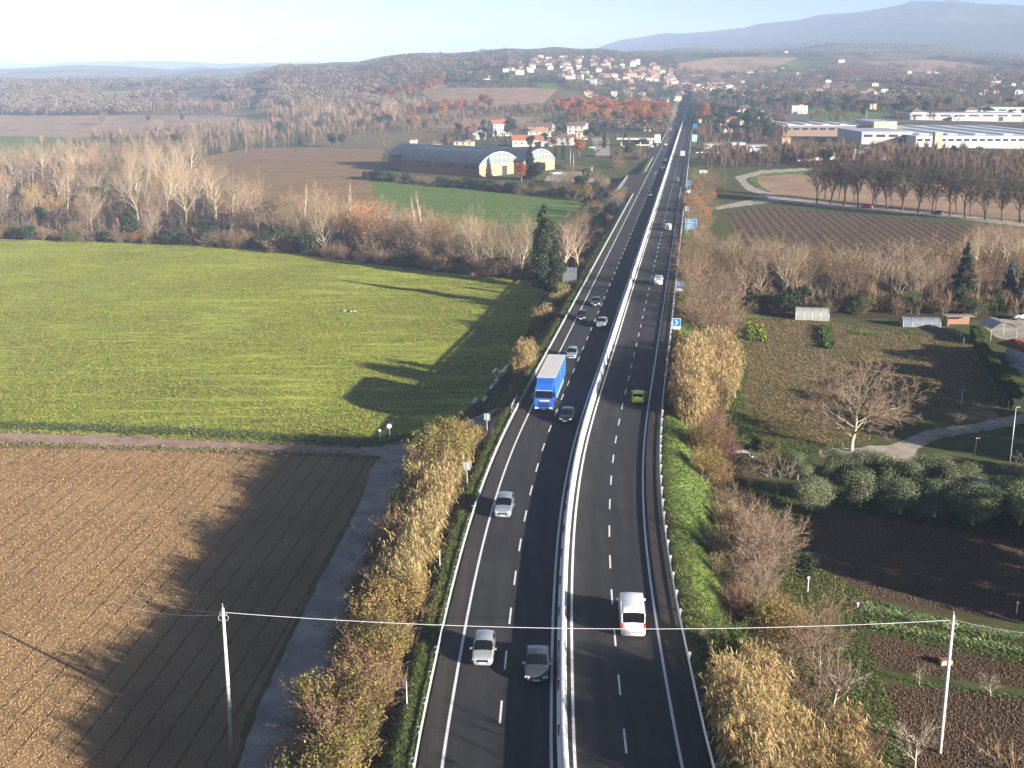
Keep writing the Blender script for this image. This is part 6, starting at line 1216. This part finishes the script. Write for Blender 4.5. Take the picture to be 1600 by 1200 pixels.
# yard walls
def wall_line(p, q_, h, t, m_, label, group="long low walls", name="boundary_wall"):
    a = Vector(at(*p)); b = Vector(at(*q_)); c_ = (a + b) / 2; o = MB().box((0, 0, h / 2 - .2), ((b - a).length, t, h + .4)).build(name, m_, None); o.location = (c_.x, c_.y, min(a.z, b.z)); o.rotation_euler = (0, 0, math.atan2(b.y - a.y, b.x - a.x)); return tag(o, label, "wall", group)
wall_line((866, 262), (925, 268), 2.2, .3, W_cr, "cream wall closing the warehouse yard"); wall_line((935, 312), (968, 278), 1.6, .35, W_wh, "white parapet wall beside the lower lane"); wall_line((1247, 252), (1300, 249), 1.5, .3, W_pk, "low pinkish wall beside the long shed")
for x, h in ((891, 9), (896, 8)): lamp_post(x, 262 + (x - 891), h, ("taller" if h == 9 else "shorter") + " pale lamp post in the warehouse yard", .3, .12, group="yard lamp posts")
lamp_post(1362, 238, 9, "street lamp beside the long shed, the one with curved arm", -1.2, .1, group="yard lamp posts"); lamp_post(1353, 196, 14, "tall floodlight mast beside the sports field", .3, .16, group="yard lamp posts")
# factory and sheds right
def shed(x0, x1, y1, h, d, wall, roof, label, rz=0.0, name="factory_hall", cat="factory", wins=0, saw=0, group="factory buildings"):
    X, Y, Z = at((x0 + x1) / 2, y1); s = F / (Y * CP); w = (x1 - x0) / s; r = empty(name, (X, Y + d / 2, Z), rz, label, cat, group); MB().box((0, 0, h / 2 - .5), (w, d, h + 1)).build("wall", wall, r); rf = MB().box((0, 0, h + .2), (w + .6, d + .6, .5)).build("roof", roof, r)
    if wins: [MB().box((-w / 2 + (i + .5) * w / wins, -d / 2 - .04, h * .72), (w / wins * .7, .1, h * .2)).build("window", M_win, r) for i in range(wins)]
    if saw: b = MB(); [b.box((-w / 2 + (i + .5) * w / saw, 0, h + .8), (w / saw * .35, d * .85, .8)) for i in range(saw)]; b.build("roof_light", mat("roof light", (.55, .6, .62), .4), rf)
    MB().box((w * .3, -d / 2 - .06, 1.8), (4, .12, 3.6)).build("door", M_dark, r)
    return r
R_pale = mat("pale metal roof", (.40, .43, .48), .5, var=.12, vscale=.1); R_lt = mat("light metal roof", (.50, .53, .57), .5, var=.1, vscale=.1); W_fb = plast("brown factory wall", (.24, .16, .12))
shed(1222, 1362, 213, 7.5, 60, W_fb, R_lt, "long brown factory hall with pale roof", wins=10, saw=5); shed(1364, 1400, 215, 11, 50, W_tan, R_pale, "tan factory block joined to the brown hall", wins=0); shed(1345, 1425, 226, 8, 60, W_gr, R_pale, "grey-walled hall before the tan block", wins=4)
shed(1428, 1700, 232, 7.5, 170, W_wh, R_lt, "very long white factory hall with strip windows", wins=22, saw=6); shed(1280, 1388, 249, 4, 22, W_cr, R_gr, "long low shed with grey roof among bare trees", wins=0, name="long_shed", cat="shed", saw=3)
shed(1420, 1600, 189, 7, 40, W_gr, R_pale, "grey factory hall behind the white one", wins=8); shed(1540, 1640, 181, 8, 30, W_wh, R_lt, "white warehouse at the far right behind the grey hall", wins=6)
X, Y, Z = at(1463, 236); r = empty("concrete_tower", (X, Y, Z), 0, "square tan concrete tower before the white factory", "tower"); MB().box((0, 0, 5.5), (4.5, 4.5, 11)).build("wall", W_tan, r); MB().box((0, 0, 11.2), (5, 5, .5)).build("roof", W_gr, r)
PV = "beyond the highway's right side"
for a in ((1132, 1164, 204, 183, W_cr, R_red, "cream house with bright red roof", 'hip', 2), (1166, 1194, 186, 170, W_wh, R_gr, "white villa with grey roof", 'hip', 2), (1150, 1178, 180, 166, W_gr, R_br, "grey villa partly behind the white one", 'hip', 2), (1234, 1262, 178, 161, W_wh, R_or, "white terraced house before the sports field", 'flat', 2), (1359, 1370, 171, 159, W_ye, R_or, "small yellow house at the sports field's end", 'gable', 2), (1373, 1385, 161, 150, W_wh, R_gr, "white cottage above the yellow one", 'gable', 1), (1418, 1448, 187, 171, W_wh, R_br, "large white house beside the grey factory hall", 'hip', 2), (1487, 1503, 189, 181, W_wh, R_gr, "small white office block", 'flat', 1), (1504, 1536, 182, 169, W_cr, R_br, "wide cream villa at the valley's right", 'hip', 2), (1222, 1236, 225, 214, W_tan, R_or, "small tan hut among bare trees", 'gable', 1), (1560, 1600, 188, 179, W_wh, R_lt, "white low building at the far right edge", 'flat', 1)):
    H(*a[:6], None, kind=a[7], st=a[8], place=PV, group="houses right of the highway", label=a[6])
for i, (x, y, w, hh_, wl, rf_) in enumerate(((1071, 136, 16, 8, W_wh, R_lt), (1088, 138, 22, 8, W_wh, R_lt), (1118, 137, 28, 10, W_wh, R_lt), (1139, 140, 14, 9, W_wh, R_gr), (1110, 141, 16, 6, W_cr, R_or), (1195, 138, 10, 7, W_pk, R_red), (1180, 143, 12, 4, W_wh, R_or), (1246, 126, 9, 8, W_wh, R_gr), (1292, 137, 12, 8, W_wh, R_or), (1280, 146, 12, 9, W_cr, R_red), (1268, 148, 18, 5, W_wh, R_gr), (1297, 150, 14, 4, W_wh, R_or), (1222, 108, 8, 4, W_wh, R_gr), (1315, 98, 10, 6, W_cr, R_or), (1228, 83, 7, 4, W_wh, R_br), (1382, 145, 12, 8, W_wh, R_br), (1414, 142, 9, 8, W_cr, R_or), (1444, 160, 14, 4, W_wh, R_gr), (1550, 124, 14, 5, W_wh, R_or), (1556, 130, 16, 5, W_cr, R_gr), (1540, 146, 8, 8, W_wh, R_or), (1592, 148, 14, 9, W_wh, R_gr), (1580, 122, 10, 5, W_cr, R_or), (1360, 86, 8, 4, W_wh, R_br), (1160, 152, 14, 6, W_cr, R_or), (1100, 150, 14, 6, W_pk, R_or), (1130, 154, 12, 6, W_cr, R_br), (1210, 196, 10, 8, W_wh, R_br), (1240, 152, 10, 6, W_wh, R_red), (1330, 152, 12, 5, W_cr, R_gr))):
    o = H(x - w / 2, x + w / 2, y, y - hh_, wl, rf_, ("white" if wl is W_wh else "cream" if wl is W_cr else "pink") + " distant house", 'flat' if rf_ is R_lt else 'hip', 1, place="in the valley right of the highway", group="distant valley houses", detail=False)
# sheds and yard beside the highway
shed(1100, 1142, 236, 4, 10, W_gr, R_gr, "low grey workshop beside the highway's right edge", wins=4, name="workshop", cat="workshop", group="workshops beside the highway"); shed(1144, 1164, 238, 5, 10, W_wh, R_lt, "white cube-like workshop between two grey ones", wins=2, name="workshop", cat="workshop", group="workshops beside the highway"); shed(1166, 1200, 238, 4, 10, W_gr, R_gr, "grey workshop at the end of the yard", wins=3, name="workshop", cat="workshop", group="workshops beside the highway")
for i in range(9):
    X, Y, Z = at(1092 + i * 12, 240 + (i % 2)); m_ = [P_white, P_red, P_silver, P_black][i % 4]; reg(car("parked_car", ('hatch', 'suv')[i % 2], m_, (X, Y, Z), random.uniform(-.2, .2), None, "car", "cars parked at the workshops", low=True), {P_silver: "silver", P_white: "white", P_black: "black", P_red: "red"}[m_] + " parked car", "in the workshops' yard")
wall_line((1080, 246), (1150, 247), 1.8, .3, mat("dark green fence mesh", (.03, .045, .035), .8), "dark green fence in front of the workshops", "yard fences", "yard_fence")
for x, y, m_, d in ((1355, 325, P_red, "dark red car on the country lane between the row trees"), (1464, 335, P_black, "black car on the country lane farther along the tree row")):
    X, Y, Z = at(x, y); car("car", 'suv' if m_ is P_red else 'hatch', m_, (X, Y, Z), -.78, d, "car", "cars on the country lane", low=True)
# garden buildings
M_film = mat("cloudy greenhouse film", (.30, .30, .28), .35, var=.1, vscale=.8); M_film2 = mat("bluish greenhouse film", (.17, .19, .22), .3, var=.2, vscale=.8)
def greenhouse(x0, x1, y, w, h, m_, label, slope):
    a = Vector(at(x0, y)); b = Vector(at(x1, y + slope)); L = (b - a).length; r = empty("greenhouse", tuple(a), math.atan2(b.y - a.y, b.x - a.x), label, "greenhouse", "garden greenhouses"); n = 12
    arc = [(w * .5 * (1 - math.cos(PI * i / n)), h * math.sin(PI * i / n) ** .7) for i in range(n + 1)]; vs = [(0, y_, z) for y_, z in arc] + [(L, y_, z) for y_, z in arc]; fs = [(i, i + 1, n + 2 + i, n + 1 + i) for i in range(n)] + [tuple(range(n, -1, -1)), tuple(range(n + 1, 2 * n + 2))]
    MB().add(vs, fs).build("film", m_, r)
    for j in range(int(L / 1.5) + 1): x = j * L / int(L / 1.5); MB().path([(x, y_, z + .02) for y_, z in arc], .03, 5).build("hoop", M_galv, r)
    MB().box((-.02, w / 2, .9), (.05, .9, 1.8)).build("door", M_galvd, r)
greenhouse(1243, 1295, 500, 4.2, 2.3, M_film, "pale arched greenhouse standing before the thicket", 2); greenhouse(1411, 1470, 511, 3.6, 1.7, M_film2, "lower bluish plastic tunnel farther along the garden edge", 1)
def hedge(p, q_, h, t, label, group="clipped hedges"):
    a = Vector(at(*p)); b = Vector(at(*q_)); c_ = (a + b) / 2; L = (b - a).length; r = np.random.default_rng(int(L * 10)); n = int(L * 420); f = r.integers(0, 4, n); P = np.c_[r.uniform(-L / 2, L / 2, n), r.uniform(-t / 2, t / 2, n), r.uniform(0, h, n)]; N = np.zeros((n, 3))
    P[f == 0, 1] = -t / 2; N[f == 0, 1] = -1; P[f == 1, 1] = t / 2; N[f == 1, 1] = 1; k = f >= 2; P[k, 2] = h; N[k, 2] = 1; P += r.normal(size=P.shape) * .06; V, Q = leaves_at(P, N, .11, r); o = empty("hedge", (c_.x, c_.y, min(a.z, b.z)), math.atan2(b.y - a.y, b.x - a.x), label, "hedge", group)
    linko(bpy.data.objects.new("foliage", mesh_np("foliage", V, quads=Q, mats=[L_hedge])), o); MB().box((0, 0, h / 2 - .15), (L - .1, t - .15, h - .2)).build("stems", mat("hedge inside", (.02, .028, .012), .9), o)
hedge((1527, 548), (1590, 640), 2.2, 1.5, "long clipped hedge running along the garden's right side"); hedge((1522, 524), (1532, 540), 1.8, 1.6, "short square-topped clipped hedge"); hedge((1500, 490), (1640, 488), 2.6, 2.0, "tall rounded hedge behind the car park")
# house with the porch at the right edge
X, Y, Z = at(1618, 575); r = empty("porch_house", (X, Y, Z), .25, "house with dark red porch roof at the garden's right edge", "house")
MB().box((2.5, 3, 1.5), (8, 6, 3.4)).build("wall", W_wh, r); MB().add([(-2.6, -1.4, 2.9), (7.5, -1.4, 2.9), (7.5, 3, 4.6), (-2.6, 3, 4.6), (7.5, 7.4, 2.9), (-2.6, 7.4, 2.9)], [(0, 1, 2, 3), (3, 2, 4, 5), (0, 3, 5), (1, 4, 2)]).box((2.45, 3, 2.82), (10.1, 8.8, .1)).build("roof", tile("dark red roof tiles", (.20, .06, .045)), r); MB().box((-2.2, -1.1, 1.4), (.4, .4, 2.8)).build("pillar", W_wh, r); MB().box((2.4, -1.1, 1.4), (.4, .4, 2.8)).build("pillar", W_wh, r); MB().box((1, .0, .06), (9, 6, .12)).build("terrace", plast("grey paving", (.42, .42, .43)), r); MB().box((0, -.04, 1.5), (1.2, .06, 1.3)).build("window", M_win, r)
X, Y, Z = at(1568, 532); r = empty("carport", (X, Y, Z), .1, "small carport with curved pale plastic roof", "carport"); arc = [(-2.6 + 5.2 * i / 10, 2.2 + 1.2 * math.sin(PI * i / 10)) for i in range(11)]
MB().add([(a, 0, z) for a, z in arc] + [(a, 5, z) for a, z in arc], [(i, i + 1, 12 + i, 11 + i) for i in range(10)]).build("canopy", M_film, r)
for x in (-2.5, 2.5):
    for y in (.1, 4.9): MB().tube((x, y, 0), (x, y, 2.25), .05, None, 8).build("post", M_galv, r)
X, Y, Z = at(1598, 499); car("parked_car", 'hatch', P_white, (X, Y, Z + .06), .05, "white car parked on the paved yard behind the carport", "car")
X, Y, Z = at(1497, 508); r = empty("brick_shed", (X, Y, Z), 0, "low open brick lean-to beside the bluish tunnel", "shed"); MB().box((0, 1, .8), (5, .25, 1.6)).box((-2.4, 0, .7), (.25, 2, 1.4)).build("wall", M_brick, r); MB().box((0, .2, 1.9), (5.6, 2.6, .08)).build("roof", R_gr, r)
def fence(p, q_, h, gap_, m_, label, cols=2): 
    a = Vector(at(*p)); b = Vector(at(*q_)); L = (b - a).length; r = empty("wire_fence", tuple(a), math.atan2(b.y - a.y, b.x - a.x), label, "fence", "garden fences"); n = max(2, int(L / gap_))
    for i in range(n + 1): MB().tube((L * i / n, 0, -.3), (L * i / n, 0, h), .04, None, 6).build("post", m_, r)
    w = MB(); [w.tube((0, 0, h * k), (L, 0, h * k), .008, None, 4, False) for k in (.3, .6, .92)]; w.build("wire", M_galvd, r)
fence((1395, 732), (1640, 812), 1.6, 6.5, mat("white fence post", (.6, .6, .58), .7), "wire fence on pale posts below the garden lane"); fence((1492, 520), (1575, 640), 1.4, 3.5, M_galvd, "wire fence along the shaded side of the dry meadow")
# an old white van half hidden by the underpass bushes, and small garden things
X, Y, Z = at(1160, 726); car("abandoned_van", 'minivan', P_beige, (X, Y, Z), PI + .1, "old pale van half hidden behind the underpass bushes", "van", windows=True)
X, Y, Z = at(1477, 1038); r = empty("water_box", (X, Y, Z), .2, "small wooden box with a red lid lying on the dug strip", "box"); MB().box((0, 0, .2), (1.0, .5, .4)).build("case", mat("raw wood", (.42, .33, .22), .8), r); MB().box((0, .05, .43), (.8, .5, .06)).build("lid", mat("faded red", (.32, .12, .12), .7), r)
for x, y, h, l in ((1262, 925, 1.5, "white pipe marker standing in the grass below the dark plot"), (1340, 950, .5, "small white stump at the end of the cabbage rows"), (1588, 960, 1.2, "white and green plant label stake at the plot's right edge")):
    X, Y, Z = at(x, y); r = empty("garden_marker", (X, Y, Z), 0, l, "garden marker", "white markers in the vegetable garden"); MB().tube((0, 0, -.1), (0, 0, h), .045, None, 8).build("stake", M_line, r); MB().box((0, -.05, h), (.22, .05, .2)).build("head", M_line, r)
# rock in the green field
X, Y, Z = at(545, 487); rk = MB(); rr = random.Random(3)
for i in range(7): rk.box((rr.uniform(-1.6, 1.6), rr.uniform(-.5, .5), .1), (rr.uniform(.4, 1), rr.uniform(.3, .8), rr.uniform(.3, .6)), rr.uniform(0, 3), rr.uniform(-.4, .4))
o = rk.build("rubble_heap", mat("rubble", (.22, .18, .14), .9, var=.4), None); o.location = (X, Y, Z); tag(o, "small heap of earth and stones in the green field", "rubble heap")
# hill town
TW = []
rt = random.Random(12)
def town(poly, n, gap_, desc_place, group, hr=(5, 9), seed=0):
    for X, Y, Z in scatter(poly, n, gap_, seed):
        wl = rt.choices([W_wh, W_cr, W_pk, W_st], [5, 4, 1.6, .8])[0]; rf_ = rt.choices([R_or, R_red, R_br], [4, 2, 2])[0]; w = rt.uniform(7, 11.5); h = rt.uniform(*hr) * .72
        o = house(X, Y, Z, w, rt.uniform(7, 10), h, rt.uniform(-.5, .5), wl, rf_, {W_wh: "white", W_cr: "cream", W_pk: "pink", W_st: "stone"}[wl] + " town house", desc_place, group, 'hip', 1, False)
        m_ = MB(); [m_.box((-w / 2 + (i + .5) * w / 4, -6.1 + .0, z), (1.3, .1, 1.6)) for i in range(4) for z in (1.8, 4.8) if z < h]
town([(815, 108), (835, 88), (880, 88), (1000, 98), (1040, 104), (935, 110), (880, 112)], 42, 20, "on the hill town's ridge", "hill town houses", (6, 11), 1)
town([(872, 126), (885, 108), (940, 106), (1050, 110), (1060, 132), (960, 136), (910, 130)], 62, 22, "on the hill town's lower slope", "hill town houses", (5, 9), 2)
town([(780, 120), (790, 105), (830, 100), (835, 116)], 7, 30, "in the wood left of the hill town", "hill town houses", (5, 9), 3)
town([(910, 152), (930, 140), (1060, 140), (1060, 162), (960, 168)], 20, 26, "in the suburb behind the russet wood", "suburb houses", (5, 8), 4)
town([(395, 146), (410, 138), (520, 138), (520, 148)], 26, 16, "in the small village left across the plain", "village across the plain", (5, 8), 5)
town([(690, 124), (705, 118), (760, 120), (760, 126)], 4, 40, "at the head of the hillside vineyard", "hillside farmhouses", (6, 8), 6)
for x0, x1, y, h, wl, d in ((971, 995, 120, 7, W_pk, "long pink apartment block"), (1008, 1032, 120, 7, W_pk, "second long pink apartment block"), (1038, 1050, 141, 10, W_cr, "tall cream house at the foot of the town"), (938, 960, 126, 10, W_cr, "cream church-like house with gable")):
    H(x0, x1, y, y - h, wl, R_or, None, st=2, place="", group="hill town houses", label=d + " below the hill town", detail=True)
town([(1090, 160), (1200, 150), (1350, 150), (1620, 160), (1620, 118), (1400, 112), (1200, 112), (1070, 118)], 58, 45, "scattered in the right-hand valley", "scattered valley houses", (4, 6), 7)
town([(1060, 146), (1160, 140), (1160, 128), (1064, 130)], 22, 26, "in the roofscape beyond the highway's end", "houses beyond the highway's end", (4, 7), 8)
town([(1090, 215), (1210, 205), (1215, 180), (1100, 180)], 9, 22, "among the trees right of the highway", "houses among the evergreens", (4, 6), 9)
# vineyard rows on the hillside
vm = []
for j in range(26):
    x0 = 705 + j * 5.2; a = at(x0, 129 + abs(j - 13) * .02); b = at(x0 + 2, 137 + .0 * j); n = 12
    for i in range(n): t = i / (n - 1); vm.append((a[0] + (b[0] - a[0]) * t, a[1] + (b[1] - a[1]) * t, a[2] + (b[2] - a[2]) * t))
tufts("vineyard_rows", vm, 2.6, [W_dk, W_bl], "rows of vines across the green hillside", "vineyard", nb=8, up=1.2)
fish = [(x, y) for x in range(0, 1)]
# ------------------------------------------------------------------ the air
hz = MB().box((0, 7700, 290), (19000, 15520, 640)).build("haze", [], None); tag(hz, "pale blue morning haze over the whole valley", "haze", kind="stuff")
hm = bpy.data.materials.new("haze"); hm.use_nodes = True; nt = hm.node_tree; nt.nodes.clear(); ov = nt.nodes.new("ShaderNodeOutputMaterial"); pv = nt.nodes.new("ShaderNodeVolumePrincipled")
pv.inputs["Color"].default_value = (.54, .70, 1.0, 1); pv.inputs["Density"].default_value = .000135; pv.inputs["Anisotropy"].default_value = -.3; nt.links.new(pv.outputs[0], ov.inputs["Volume"]); hz.data.materials.append(hm)
finish_labels()
